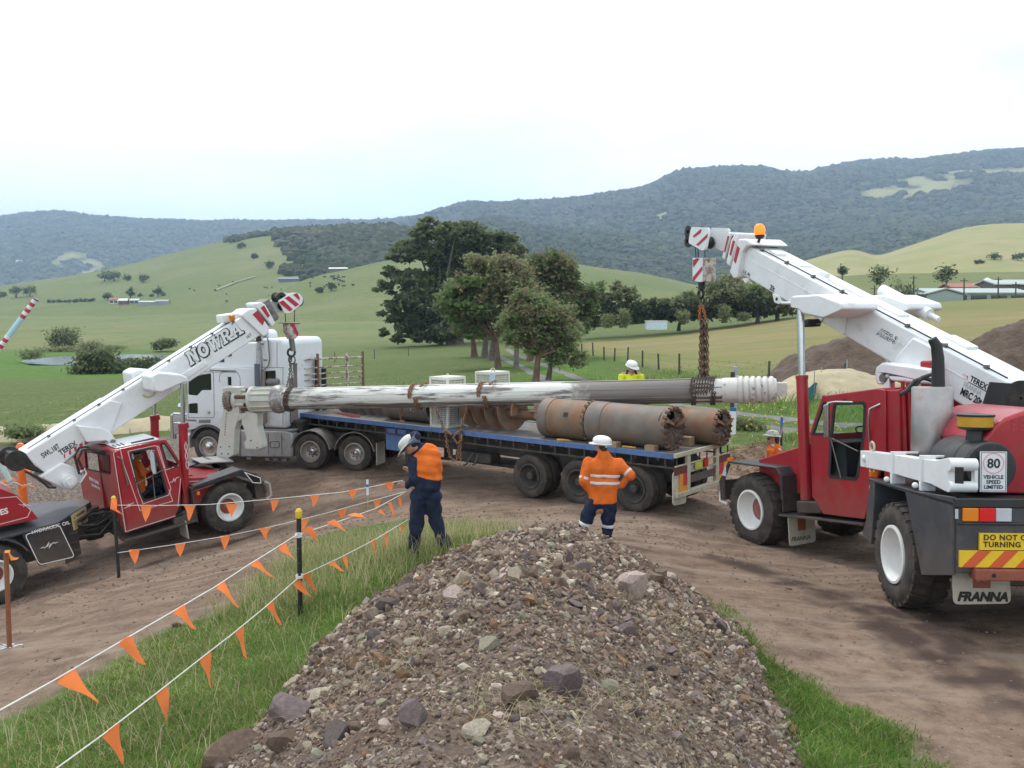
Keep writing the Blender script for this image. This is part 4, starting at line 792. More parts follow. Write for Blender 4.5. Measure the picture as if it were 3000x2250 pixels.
# ram cross arm
xa=[(-1.15,4.15),(-.96,4.22),(-.47,4.09),(-.34,4),(-.3,3.87),(-.47,3.86),(-.97,3.74),(-1.16,3.81)]
MB().prism(xa,-1.12,-.34).prism(xa,.34,1.12).build('cross_arm',WHITE,cl,bevel=.04,smooth=30)
MB().prism([(-.32,3.84),(-.13,3.84),(.49,4.12),(.4,4.2),(-.18,3.99)],-.37,-.30).prism([(-.32,3.84),(-.13,3.84),(.49,4.12),(.4,4.2),(-.18,3.99)],.30,.37).build('boom_rail',WHITE,cl,bevel=.01)
# boom head, telescopic sections
def hx(s0,s1,h0,h1,y): return[BL(s0,h0),BL(s1,h0),BL(s1,h1),BL(s0,h1)]
MB().prism([BL(Lb-.28,.06),BL(Lb-.02,.09),BL(Lb+.16,.02),BL(Lb+.22,-hb_+.05),BL(Lb+.12,-hb_-.05),BL(Lb-.05,-hb_-.05)],-.40,.40).build('boom_collar',WHITE,cl,bevel=.03,smooth=30)
MB().prism([BL(Lb+.0,-.08),BL(Lb+.16,-.06),BL(Lb+.19,-.38),BL(Lb+.08,-.46)],-.412,-.402).build('warning_panel',REDSTR,cl)
MB().prism(hx(Lb+.1,Lb+.62,-.06,-hb_+.08,0),-.27,.27).build('boom_section',STEEL,cl,bevel=.02)
MB().prism([BL(Lb+.24,.10),BL(Lb+.38,.07),BL(Lb+.46,-.05),BL(Lb+.45,-hb_+.06),BL(Lb+.32,-hb_+.0),BL(Lb+.24,-.12)],-.345,.345).build('boom_collar',WHITE,cl,bevel=.03,smooth=30)
MB().prism([BL(Lb+.30,-.06),BL(Lb+.41,-.05),BL(Lb+.41,-.36),BL(Lb+.33,-.38)],-.357,-.347).build('warning_panel',REDSTR,cl)
MB().prism(hx(Lb+.42,Lb+.64,.02,-hb_+.12,0),-.30,.30).cyl((*BL(Lb+.52,-.1)[:1],-.33,BL(Lb+.52,-.1)[1]),(BL(Lb+.52,-.1)[0],.33,BL(Lb+.52,-.1)[1]),.05,n=12).cyl((BL(Lb+.56,-.32)[0],-.33,BL(Lb+.56,-.32)[1]),(BL(Lb+.56,-.32)[0],.33,BL(Lb+.56,-.32)[1]),.06,n=12).build('boom_section',STEEL,cl,bevel=.02)
hd=[(2.66,5.43),(3.1,5.6),(3.2,5.59),(3.3,5.54),(3.37,5.41),(3.34,5.28),(3.21,5.21),(2.94,5.07),(2.78,5.09),(2.75,5.23)]
hd=rpoly(hd,.05,2)
MB().prism(hd,-.28,-.22).prism(hd,.22,.28).build('head_plate',WHITE,cl,bevel=.012)
wpan=MB()
for q in([(2.66,5.39),(2.79,5.43),(3.03,5.16),(2.93,5.11)],[(2.85,5.48),(2.97,5.52),(3.23,5.26),(3.12,5.21)],[(3.1,5.54),(3.22,5.57),(3.28,5.42),(3.25,5.37)]): wpan.prism(q,-.290,-.283)
wpan.build('warning_stripe',REDSTR,cl)
for q in[(3.29,5.33),(2.96,5.26),(2.81,5.51)]: MB().lathe([(-.19,.05),(-.19,.13),(-.16,.13),(-.15,.10),(.15,.10),(.16,.13),(.19,.13),(.19,.05)],(q[0],0,q[1]),(0,1,0),20).build('head_sheave',GREASE,cl,smooth=35)
MB().box(BL(Lb-.75,.05)[0],BL(Lb-.75,.05)[0]+.5,-.2,.2,BL(Lb-.5,.05)[1]-.05,BL(Lb-.5,.05)[1]+.16).build('sensor_cover',WHITE,cl,bevel=.04)
bc=BL(Lb-.52,.10); MB().lathe([(-.05,.05),(0,.08),(.09,.075),(.12,.03),(.122,.001)],(bc[0],-.38,bc[1]),(0,0,1),16).build('beacon',AMBER,cl,smooth=40)
bp_=BL(Lb-.52,.0); MB().bar((bp_[0],-.36,bp_[1]),(bc[0],-.38,bc[1]-.04),.05,.05).build('beacon_bracket',STEEL,cl)
MB().tube([(*BL(.1,.05)[:1],-.30,BL(.1,.05)[1]),(BL(Lb-.6,.05)[0],-.30,BL(Lb-.6,.05)[1])],.012,6).build('luffing_cable',GREASE,cl)
for s in np.linspace(.6,Lb-.5,9): p=BL(float(s),.03); MB().box(p[0]-.03,p[0]+.03,-.31,-.25,p[1]-.02,p[1]+.03).build('cable_clip',STEEL,cl)
# NOWRA in slab letters: black outline with a shadow, white face
SLAB={'N':[[(0,0),(.36,0),(.36,.14),(0,.14)],[(.0,.86),(.34,.86),(.34,1),(0,1)],[(.08,.1),(.27,.1),(.27,.9),(.08,.9)],[(.20,1.0),(.42,1.0),(.86,.0),(.64,.0)],[(.66,.1),(.84,.1),(.84,.9),(.66,.9)],[(.56,.86),(.94,.86),(.94,1),(.56,1)]],'O':[[(.46+.46*math.cos(a)*q,.5+.52*math.sin(a)*w_)for a,q,w_ in((2*math.pi*i/12,1,1),(2*math.pi*(i+1)/12,1,1),(2*math.pi*(i+1)/12,.46,.56),(2*math.pi*i/12,.46,.56))]for i in range(12)],'W':[[(0,.86),(.40,.86),(.40,1),(0,1)],[(.44,.86),(.80,.86),(.80,1),(.44,1)],[(.90,.86),(1.24,.86),(1.24,1),(.90,1)],[(.08,.95),(.28,.95),(.46,.0),(.30,.0)],[(.30,0),(.46,0),(.66,.9),(.50,.9)],[(.52,.95),(.72,.95),(.92,.0),(.76,.0)],[(.76,0),(.92,0),(1.16,.9),(1.02,.9)]],'R':[[(0,0),(.40,0),(.40,.14),(0,.14)],[(0,.86),(.5,.86),(.5,1),(0,1)],[(.09,.1),(.30,.1),(.30,.9),(.09,.9)],[(.45,.86),(.45,1),(.70,.97),(.82,.76),(.62,.74)],[(.62,.76),(.82,.76),(.76,.56),(.55,.44),(.5,.56)],[(.28,.44),(.56,.44),(.56,.57),(.28,.57)],[(.40,.5),(.62,.5),(.90,.0),(.66,.0)],[(.62,0),(1.0,0),(1.0,.14),(.66,.14)]],'A':[[(-.02,0),(.34,0),(.34,.13),(-.02,.13)],[(.56,0),(.98,0),(.98,.13),(.56,.13)],[(.08,.05),(.24,.05),(.52,1),(.36,1)],[(.36,1),(.60,1),(.88,.05),(.64,.05)],[(.24,.3),(.70,.3),(.70,.42),(.24,.42)]]}
ADV={'N':1.02,'O':1.0,'W':1.26,'R':1.02,'A':1.0}
n0,n1=[(.07,4.16),(1.56,4.76)]; nd=Vector((n1[0]-n0[0],n1[1]-n0[1])); nl=nd.length; nd.normalize(); nu=Vector((-nd[1],nd[0])); tw=sum(ADV[c]for c in 'NOWRA'); su=nl/tw; hh_=su*1.10
def slab(dy,grow,ox,oz):
 b=MB(); x0=0; k=0
 for c in 'NOWRA':
  for pl in SLAB[c]:
   cx=sum(p[0]for p in pl)/len(pl); cz=sum(p[1]for p in pl)/len(pl); Q_=[]
   for p in pl:
    u=p[0]+(grow if p[0]>cx else-grow); v=p[1]+(grow if p[1]>cz else-grow)
    w_=Vector(n0)+nd*((x0+u)*su+ox+v*hh_*.12)+nu*(v*hh_+oz); Q_.append((w_[0],w_[1]))
   b.prism(Q_,dy-.0002*(k%7),-.331); k+=1
  x0+=ADV[c]
 return b
slab(-.337,.07,.016,-.02).build('lettering',INK,cl); slab(-.3395,.06,0,0).build('lettering',INK,cl); slab(-.343,.014,0,0).build('lettering',WHITE,cl)
bang=Vector((nd[0],0,nd[1])); bup=Vector((nu[0],0,nu[1]))
def btext(s,size,zc,m,par,yy,bold=0): return text('lettering',s,size,(zc[0][0],yy,zc[0][1]),bang,bup,m,par,bold,width=(Vector(zc[1])-Vector(zc[0])).length)
btext('SWL.18T',.17,[(-3.56,2.69),(-3.19,2.88)],INK,cl,-.404,.003)
btext('TEREX',.17,[(-3.2,2.67),(-2.81,2.84)],INK,cl,-.404,.004)
btext('16T',.12,[(1.61,4.58),(1.77,4.65)],INK,cl,-.334)
b=MB(); t0=Vector([(-3.16,2.58)][0]); bd2=Vector((bang[0],bang[2])); bu2=Vector((bup[0],bup[2]))
for k in range(6): q=t0+bd2*(.02+k*.13); w_=.03+k*.016; b.prism([tuple(q),tuple(q+bd2*w_),tuple(q+bd2*(w_+.04)+bu2*.09),tuple(q+bd2*.04+bu2*.09)],-.408,-.401)
q=t0+bd2*.74+bu2*.12; b.prism([tuple(q),tuple(q+bd2*.12),tuple(q+bd2*.12+bu2*.10),tuple(q+bu2*.10)],-.408,-.401); b.build('lettering',INKR,cl)
cr_=MB(); cc=[(-1.03,3.63)][0]
for i in range(9):
 a0,a1=math.radians(185+i*19),math.radians(185+(i+1)*19); cr_.prism([(cc[0]+r*math.cos(a)*1.15,cc[1]+.05+r*math.sin(a)*.8)for a,r in((a0,.15),(a1,.15),(a1,.09),(a0,.09))],-.335,-.3305)
cr_.build('badge',mat('faded badge',(.52,.50,.30),.6),cl)
# rear body
A0,A1=Vector((-3.66,-1.22,0)),Vector((-2.70,-.10,0)); DZ0=1.38
MB().prism([(-7.2,-1.22),(-3.66,-1.22),(-2.70,-.10),(-2.70,.3),(-3.66,1.22),(-7.2,1.22)],DZ0-.06,DZ0,'z').build('rear_deck',DGREY,cl,bevel=.012)
MB().prism([(-4.4,DZ0-.062),(-3.662,DZ0-.062),(-3.662,.55),(-4.2,.55)],-1.20,-1.14).box(-6.4,-3.3,-.75,.75,.55,1.15).build('rear_chassis',DGREY,cl)
cw_=MB(); nrm_=(A1-A0).cross(Vector((0,0,1))).normalized()*.03
for t0,t1,z0 in((0,.45,.40),(.45,1.,.75)):
 p0,p1=A0.lerp(A1,t0),A0.lerp(A1,t1); q=[p0-nrm_,p1-nrm_,p1,p0]; cw_.hexa([Vector((v[0],v[1],z0))for v in q]+[Vector((v[0],v[1],DZ0-.061))for v in q])
cw_.build('chamfer_plate',BLACK,cl)
tk=[(-4.35,1.31),(-3.71,1.33),(-3.65,1.28),(-3.49,.57),(-3.53,.52),(-4.17,.54),(-4.22,.61)]
MB().prism(tk,-1.245,-1.2).build('hydraulic_tank',BLACK,cl,bevel=.01)
tkl=MB(); tkl.strip(rpoly([(-4.35,1.3),(-3.72,1.34),(-3.66,1.29),(-3.5,.57),(-3.53,.53),(-4.17,.57),(-4.21,.63)],.06,2),.016,-1.252,-1.244,True); tkl.build('pinstripe',INKW,cl)
tdir=[(-4.22,1.28),(-3.8,1.28)]; td=Vector((tdir[1][0]-tdir[0][0],0,tdir[1][1]-tdir[0][1])).normalized()
text('lettering','HYDRAULIC OIL',.105,(tdir[0][0],-1.248,tdir[0][1]),td,(0,0,1),INKW,cl,bold=.001)
ec=[(-3.94,.94)][0]; emblem(cl,ec[0],ec[1],-1.249,.20,.1,sgn=-1)
wd_=(A1-A0).normalized(); wu=Vector((0,0,1)); wn=wd_.cross(wu); W0=A0.lerp(A1,.35)+wn*.006+wu*1.36; ww_=(A1-A0).length*.47
P4=[W0,W0+wd_*ww_,W0+wd_*ww_-wu*.36,W0-wu*.36]; MB().hexa([p-wn*.005 for p in(P4[3],P4[2],P4[1],P4[0])]+[p+wn*.003 for p in(P4[3],P4[2],P4[1],P4[0])]).build('warning_plate',mat('yellowed plate',(.56,.46,.24),.6,var=.08),cl)
text('lettering','WARNING',.085,W0+wd_*.2-wu*.12+wn*.004,wd_,wu,INK,cl,bold=.002,width=.42)
wt_=MB()
def wq(u0,u1,v0,v1): p=[W0+wd_*u+wu*v+wn*.005 for u,v in((u0,v0),(u1,v0),(u1,v1),(u0,v1))]; wt_.hexa(p+[q+wn*.002 for q in p])
for k in range(5): wq(.06+.02*(k%2),ww_-.08-.05*(k%3),-.19-k*.035,-.175-k*.035)
wq(.08,.16,-.12,-.105); wq(.10,.14,-.09,-.075); wt_.build('lettering',INK,cl)
ja=MB(); ja.box(-3.45,-2.3,-.35,.35,.6,1.0); ja.cyl((-2.75,-.1,.5),(-2.75,-.1,1.25),.2,n=16)
jr=random.Random(3)
for k in range(16):
 p0=Vector((-3.4+jr.random()*.3,-.7+jr.random()*.5,.55+jr.random()*.6)); p2=Vector((-2.45+jr.random()*.2,-.6+jr.random()*.5,.7+jr.random()*.5)); ja.tube([p0,(p0+p2)/2+Vector((0,-.15*jr.random(),jr.uniform(-.2,.2))),p2],.03,6)
ja.build('articulation_joint',GREASE,cl,smooth=40)
eng=[(-5.12,2.47),(-4.59,2.36),(-4.3,2.13),(-4.07,1.68),(-4,1.51),(-4.23,1.52),(-4.73,1.55),(-5.29,1.55)]
MB().prism(eng,-1.0,.8).build('engine_cover',RED,cl,bevel=.05,smooth=30)
ecs=MB(); ecs.strip([(-5.12,2.25),(-4.32,2.11),(-4.11,1.74),(-4.2,1.61),(-4.73,1.61),(-5.24,1.62)],.016,-1.006,-.998); ecs.build('pinstripe',STRIPE,cl)
e0=[(-4.69,1.85)][0]; text('lettering','CRANES',.17,(e0[0]+.16,-1.004,e0[1]-.05),td,(0,0,1),INKW,cl,bold=.005,align='RIGHT')
ee=[(-4.21,1.89)][0]; emblem(cl,ee[0],ee[1],-1.004,.13,-.4,sgn=-1)
ld=MB()
for k in range(5): ld.box(-3.62,-3.3,-1.05,-.98,.18+k*.2,.21+k*.2)
ld.build('access_ladder',BLACK,cl)
for sg in(-1,1): MB().prism(arc(-5.05,.6,.80,25,155,10)+arc(-5.05,.6,.76,155,25,10),min(sg*1.22,sg*.72),max(sg*1.22,sg*.72)).build('mudguard',DGREY,cl)
# hoist rope and hook block
hk=[(2.93,5.06),(3.22,5.12),(2.91,4.83),(3.16,4.79),(3.01,4.43),(3,4.34),(2.98,4.21),(2.93,3.99),(2.87,3.71)]
MB().tube([(hk[0][0],0,hk[0][1]),(hk[2][0],0,hk[2][1])],.012,6).tube([(hk[1][0],0,hk[1][1]),(hk[3][0],0,hk[3][1])],.012,6).build('hoist_rope',GREASE,cl)
hbk=bpy.data.objects.new('hook_block',None); COL.objects.link(hbk); hbk.parent=cl
blk=[(2.88,4.82),(3.24,4.76),(3.16,4.54),(3.1,4.36),(2.93,4.35),(2.84,4.61)]
MB().prism(blk,-.13,.13).build('block_body',mat('scuffed white',(.50,.47,.44),.6,var=.2,col2=(.22,.12,.09),cov=(.45,.6),cscale=9),hbk,bevel=.02)
MB().prism([(2.97,4.77),(3.08,4.76),(3.17,4.49),(3.12,4.39)],-.136,-.13).build('warning_stripe',REDSTR,hbk)
MB().prism([(2.77,4.83),(3.25,4.75),(3.24,4.73),(2.77,4.81)],-.16,.16).build('block_plate',RUST,hbk)
swv=MB(); p=hk[5]; swv.box(p[0]-.05,p[0]+.05,-.05,.05,p[1]-.32,p[1]);
for dx in(-.05,.05): swv.bar((p[0]+dx,0,p[1]-.3),(p[0]+dx,0,p[1]+.05),.03,.05)
swv.build('swivel',STEEL,hbk)
hc=[(2.94,3.99)][0]; MB().tube([(hc[0]+.105*math.cos(a),0,hc[1]+.105*math.sin(a))for a in np.linspace(math.radians(100),math.radians(415),14)],.032,8).build('hook',GREASE,hbk,smooth=50)
HOOKL=LC@Vector((hc[0],0,hc[1]-.1))
# ================================================================ RIGHT CRANE
RF=frame(((5.8062,17.2843,0.0029),(-0.3732,0.9237,-0.0872),(-0.9272,-0.3746,0.0000),(-0.0326,0.0808,0.9962))); RR=frame(((6.3578,11.5052,0.6102),(0.0348,0.9970,-0.0698),(-0.9994,0.0349,0.0000),(0.0024,0.0697,0.9976))); RRL=RF.inverted()@RR
cr=thing('mobile_crane','large red crane with black guards, tall exhaust drum and an 80 sign on its rear','crane',RF)
YL_=1.25
for sg in(1,-1):
 wheel(cr,.04,sg*1.25,.69,.70,.50,.385,RIMW,RED,lugs=26,dish=.24,side=sg,hubr=.15,hubd=.02)
 w_=wheel(cr,0,0,0,.70,.50,.385,RIMW,RED,lugs=26,dish=.24,side=sg,hubr=.15,hubd=.02)
 w_.matrix_local=RRL@Matrix.Translation((.08,sg*1.25,.69))@(Matrix.Rotation(math.pi,4,'Z')if sg<0 else Matrix())
co=[(-1.68,2.22),(-2.05,2.91),(-3.25,3.03),(-3.43,3.01),(-3.41,2.05),(-2.9,.9),(-1.94,.86),(-1.7,1.12)]
dw=rpoly([(-2.3,2.78),(-3,2.8),(-2.95,2.27),(-2.77,1.54),(-2.12,1.53),(-2.19,2.18)],.08)
qw=rpoly([(-1.74,2.24),(-2.01,2.76),(-2.11,2.8),(-2.06,2.25)],.04)
MB().prism(co,1.15,1.2,holes=[dw,qw]).build('cab_side',RED,cr,bevel=.012,smooth=40)
MB().prism(co,-.25,-.2,holes=[dw,qw]).build('cab_side',RED,cr,bevel=.012,smooth=40)
cx0,cz0=co[1]; cx1,cz1=co[2]; wx,wz=co[0]; fx,fz=co[7]
MB().hexa([(cx1-.05,-.2,cz1-.04),(cx0,-.2,cz0-.04),(cx0,1.2,cz0-.04),(cx1-.05,1.2,cz1-.04),(cx1-.05,-.2,cz1+.01),(cx0,-.2,cz0+.01),(cx0,1.2,cz0+.01),(cx1-.05,1.2,cz1+.01)]).build('cab_roof',RED,cr,bevel=.03)
MB().prism(dw,1.165,1.178).build('door_window',GLASS,cr); MB().prism(qw,1.165,1.178).build('quarter_window',GLASS,cr)
MB().prism(dw,-.235,-.222).build('door_window',GLASS,cr)
sl=MB(); sl.strip(dw,.055,1.199,1.206,True); sl.strip(qw,.045,1.199,1.206,True); sl.build('window_seal',INTER,cr)
MB().hexa([(cx0-.01,-.15,cz0),(cx0,-.15,cz0),(cx0,1.14,cz0),(cx0-.01,1.14,cz0),(wx-.01,-.15,wz),(wx,-.15,wz),(wx,1.14,wz),(wx-.01,1.14,wz)]).build('windscreen',GLASS,cr)
MB().box(wx-.05,wx,-.2,1.2,fz,wz).bar((cx0,1.17,cz0),(wx,1.17,wz),.06,.06).bar((cx0,-.22,cz0),(wx,-.22,wz),.06,.06).build('windscreen_frame',RED,cr)
MB().box(co[5][0],fx,-.2,1.14,1.0,1.05).box(wx-.75,wx-.05,-.2,1.1,1.0,wz-.1).box(wx-1.2,wx-.75,.2,.9,1.0,1.5).box(wx-1.25,wx-1.15,.2,.9,1.45,2.3).build('cab_interior',INTER,cr,bevel=.03)
sw=MB(); sw.lathe([(-.015,.2),(0,.215),(.015,.2),(0,.185)],(wx-.62,.5,2.25),(-.5,0,.85),20,closed=True); sw.cyl((wx-.6,.5,2.22),(wx-.4,.5,1.9),.025,n=8); sw.build('steering_wheel',INTER,cr,smooth=40)
# rear wall with its small window and ribs
rwx=cx1-.06
rwp=[(.99,3.08),(.36,3.09),(.62,2.81),(.36,2.82),(.39,2.32),(.63,2.35)]
MB().box(rwx-.35,rwx,-.9,1.16,.95,cz1-.02).build('rear_cabinet',RED,cr,bevel=.02)
rib=MB()
for k in range(4): yy=rwp[0][0]+.10-k*.10; rib.box(rwx-.40,rwx-.35,yy-.022,yy+.022,1.6,cz1+.12-.03*k)
rib.build('pipe_rib',RED,cr,bevel=.008)
MB().prism([(rwp[2][0],rwp[2][1]),(rwp[3][0]-.35,rwp[3][1]),(rwp[4][0]-.35,rwp[4][1]),(rwp[5][0],rwp[5][1])],rwx-.365,rwx-.352,'x').build('rear_window',DGLASS,cr)
MB().box(rwx-.5,rwx-.2,-.55,.55,2.1,3.45).build('boom_post',RED,cr,bevel=.03)
gh=[(-3.07,2.13),(-3.13,2.53),(-3.17,2.71),(-3.33,2.79)]
MB().tube([(p[0],1.27 if 0<i<3 else 1.2,p[1])for i,p in enumerate(gh)],.018,8).build('grab_handle',CHROME,cr,smooth=50)
mr=[(-2.3,2.76),(-2.42,2.8),(-2.41,2.23),(-2.29,2.21)]
MB().prism(mr,1.40,1.45).build('wing_mirror',CHROME,cr,bevel=.015)
MB().tube([(p[0],1.38,p[1])for p in[(-2.93,2.82),(-2.53,2.82),(-2.35,2.8),(-2.27,2.72),(-2.25,2.23),(-2.39,2.21)]],.018,8).build('mirror_arm',CHROME,cr,smooth=50)
wb=MB()
for pl in([(-2.22,2.2),(-2.84,2.01)],[(-2.22,2.18),(-2.43,1.53)]): wb.tube([(p[0],1.23,p[1])for p in pl],.010,6)
wb.build('window_bars',STEEL,cr)
# bonnet
hd_=[(-1.06,2.01),(.12,1.64),(.13,1.54),(-1.04,1.6)]
MB().hexa([(wx,-.95,1.0),(hd_[1][0],-.95,1.25),(hd_[1][0],.95,1.25),(wx,.95,1.0),(wx,-.95,hd_[0][1]+.12),(hd_[1][0],-.95,hd_[1][1]),(hd_[1][0],.95,hd_[1][1]),(wx,.95,hd_[0][1]+.12)]).build('bonnet',RED,cr,bevel=.02)
MB().lathe([(0,.05),(.05,.06),(.08,.03),(.09,.001)],(hd_[0][0]+.22,.5,hd_[0][1]+.02),(0,0,1),12).build('bonnet_catch',RED,cr,smooth=40)
gt=[(.69,1.59),(-.52,1.66),(-1.03,1.65),(.98,1.13),(.99,.81),(.6,.78)]
for sg in(1,-1):
 lo,hi=sorted((sg*1.28,sg*.62)); f0=gt[0][0]; zt=gt[0][1]; xr_=-.95
 top=[(xr_-.02,1.0),(xr_+.02,zt-.12),(xr_+.14,zt),(f0,zt),(f0,zt-.035),(xr_+.16,zt-.035),(xr_+.06,zt-.14),(xr_+.03,1.0)]
 MB().prism(top,lo,hi).build('mudguard',BLACK,cr,bevel=.012,smooth=30)
 MB().box(xr_-.03,xr_+.0,lo,hi,.78,zt-.13).build('mudguard_wall',BLACK,cr,bevel=.015)
 MB().prism([(f0-.03,zt-.03),(f0+.27,zt-.42),(f0+.25,zt-.80),(f0+.10,zt-.80),(f0+.08,zt-.35),(f0-.1,zt-.06)],sg*1.28-.012,sg*1.28+.012).box(f0+.20,f0+.25,lo,hi,zt-.80,zt-.40).build('mudguard_front',BLACK,cr)
 h=MB(); h.tube([(f0+.26,sg*1.12,zt-.45),(f0+.38,sg*1.15,zt-.47),(f0+.38,sg*1.2,zt-.85),(f0+.2,sg*1.15,zt-.90)],.035,8); h.build('tow_handle',WHITE,cr,smooth=50)
 MB().box(f0-.03,f0+.04,sg*1.2-.05,sg*1.2+.05,zt+.0,zt+.06).build('marker_lamp',AMBER,cr)
 MB().prism([(f0+.02,zt-.06),(f0+.16,zt-.30),(f0+.02,zt-.30)],sg*1.30-.006,sg*1.30+.006).build('headlamp',CLEAR,cr)
 MB().box(-.82,-.76,sg*.70-.05,sg*.70+.05,zt-.36,zt-.29).build('marker_lamp',AMBER,cr)
 fx_=-1.02
 MB().prism(rpoly([(sg*1.22,.72),(sg*.62,.72),(sg*.60,.18),(sg*1.20,.15)],.06),fx_-.02,fx_,'x').build('mudflap',CREAM,cr,bevel=.006)
 MB().prism([(sg*.92-.09,.66),(sg*.92+.09,.66),(sg*.92+.09,.42),(sg*.92-.09,.42)],fx_-.026,fx_-.021,'x').build('badge',RUSTRED,cr)
 text('lettering','FRANNA',.11,(fx_-.024,sg*.92+.25,.24),(0,-1,0),(0,0,1),DGREY,cr,bold=.003,shear=.25)
MB().box(-3.0,f0+.2,-.62,.62,.62,1.0).build('front_chassis',BLACK,cr,bevel=.02)
MB().prism([(-.82,.72),(-2.94,.84),(-2.94,.81),(-.82,.69)],.55,1.26).build('side_step',DGREY,cr)
sb=[(-1.19,1),(-1.84,1.05),(-1.83,.85),(-1.2,.78)]
MB().prism(sb,.8,1.15).build('ram_bracket',BLACK,cr,bevel=.02)
ra=[(-1.29,3.26),(-1.31,1.02)]; rt=[(-1.31,4.47)][0]
for sg in(1,-1):
 y=sg*1.02
 MB().cyl((ra[1][0],y,ra[1][1]),(ra[0][0],y,ra[0][1]),.102,n=24).cyl((ra[0][0],y,ra[0][1]-.06),(ra[0][0],y,ra[0][1]+.012),.112,n=24).build('lift_ram',RED,cr,smooth=40)
 MB().cyl((ra[0][0],y,ra[0][1]),(rt[0],y,rt[1]),.064,n=20).build('ram_rod',CHROME,cr,smooth=40)
# boom
bo=[(1.11,6.03),(-4.96,3.08),(1.64,5.59),(-4.36,2.62)]
tip_t=Vector(bo[0]); tail_t=Vector(bo[1]); db=(tip_t-tail_t).normalized(); nb2=Vector((-db[1],db[0]));
if nb2[1]<0: nb2=-nb2
LB=(tip_t-tail_t).length
def BR(s,h): p=tail_t+db*s+nb2*h; return(p[0],p[1])
h_tip=(Vector(bo[2])-tip_t).dot(nb2); h_tail=(Vector(bo[3])-tail_t).dot(nb2); s_b0=(Vector(bo[3])-tail_t).dot(db); s_b1=(Vector(bo[2])-tail_t).dot(db)
MB().prism([BR(0,0),BR(LB,0),BR(s_b1,h_tip),BR(s_b0,h_tail)],-.36,.36).build('boom',WHITE,cr,bevel=.035,smooth=30)
sb_=MB(); sb_.strip([BR(.5,-.27),BR(LB-.2,-.25)],.012,.359,.366); sb_.build('boom_crease',WHITE,cr)
# pivot housing and cross arm
MB().prism([(-2.77,3.46),(-3.25,3.84),(-3.65,3.65),(-3.83,3.39),(-3.63,3.05),(-2.81,3.13)],-.41,.41).build('boom_base',WHITE,cr,bevel=.03,smooth=30)
for sg in(1,-1):
 lo,hi=sorted((sg*.40,sg*.66))
 MB().prism([(-2.66,3.28),(-2.7,3.38),(-2.83,3.45),(-3.29,3.39),(-3.8,3.32),(-3.82,3.08),(-3.01,3.14),(-2.94,3.23),(-2.85,3.1),(-2.7,3.08)],lo,hi).build('pivot_lug',WHITE,cr,bevel=.03,smooth=30)
 pp=[(-2.84,3.19)][0]; MB().cyl((pp[0],sg*.67,pp[1]),(pp[0],sg*.4,pp[1]),.07,n=14).build('pivot_pin',STEEL,cr)
 MB().prism([(-2.82,3.07),(-2.95,3.2),(-2.96,2.96),(-2.86,2.79)],min(sg*.6,sg*.64),max(sg*.6,sg*.64)).build('pivot_plate',WHITE,cr,bevel=.01)
xa=[(-1.15,4.68),(-1.27,4.71),(-1.92,4.67),(-2.46,4.47),(-2.48,4.37),(-1.96,4.25),(-1.47,4.37),(-1.35,4.47),(-1.16,4.51)]
for sg in(1,-1): MB().prism(xa,*sorted((sg*1.13,sg*.34))).build('cross_arm',WHITE,cr,bevel=.05,smooth=30)
xd=[(-.68,4.52),(-1.82,4.43),(-1.68,3.97),(-1.44,4.1)]
MB().prism(xd,.358,.40).build('gusset',WHITE,cr,bevel=.01)
MB().prism([(.29,4.92),(.07,4.85),(.02,4.71),(.1,4.68),(.24,4.73)],.20,.37).build('lifting_lug',WHITE,cr,bevel=.015)
lgc=[(.15,4.79)][0]; MB().cyl((lgc[0],.376,lgc[1]),(lgc[0],.366,lgc[1]),.035,n=12).build('lug_hole',INK,cr)
MB().tube([(p[0],.36,p[1])for p in[(.01,4.7),(-.39,4.66)]],.03,8).build('jib_pin',WHITE,cr,smooth=50)
MB().prism([(1.22,5.33),(1.08,5.32),(1.03,5.24),(1.17,5.24)],.2,.37).build('lifting_lug',WHITE,cr)
MB().box([(-.77,4.32)][0][0]-.25,[(-.77,4.32)][0][0],.3,.6,[(-.9,4.17)][0][1],[(-.91,4.31)][0][1]).build('work_lamp',INTER,cr,bevel=.03)
MB().tube([(p[0],.42,p[1])for p in[(-.97,4.23),(-1.12,4.2),(-1.23,4.33),(-1.28,4.53),(-1.37,4.63),(-1.18,4.71)]],.010,6).build('electric_cable',STEEL,cr)
MB().tube([(*BR(.1,.03)[:1],.31,BR(.1,.03)[1]),(BR(LB-.3,.04)[0],.31,BR(LB-.3,.04)[1])],.013,6).build('luffing_cable',GREASE,cr)
for s in np.linspace(.5,LB-.5,8):
 p=BR(float(s),.03); MB().box(p[0]-.03,p[0]+.03,.26,.33,p[1]-.03,p[1]+.03).build('cable_clip',STEEL,cr)
tb=MB()
for s0,s1,h,y0,y1 in((LB-1.5,LB-1.0,.03,-.25,.1),(2.6,4.5,.04,-.2,.05),(4.6,4.8,.09,-.1,0),(1.2,1.7,.05,-.30,-.05),(LB-.8,LB-.55,.05,-.1,.15)):
 a,b=BR(s0,-.02),BR(s1,-.02); c,d=BR(s1,h),BR(s0,h); tb.prism([a,b,c,d],y0,y1)
tb.build('boom_top_fitting',WHITE,cr,bevel=.02)
ex=BR(2.7,.0); ey_=BR(3.9,.02); MB().cyl((ex[0],-.75,ex[1]),(ey_[0],-.75,ey_[1]),.11,n=16).cyl((ex[0]-.2,-.75,ex[1]-.1),(ex[0],-.75,ex[1]),.05,n=12).build('extension_cylinder',WHITE,cr,smooth=40)
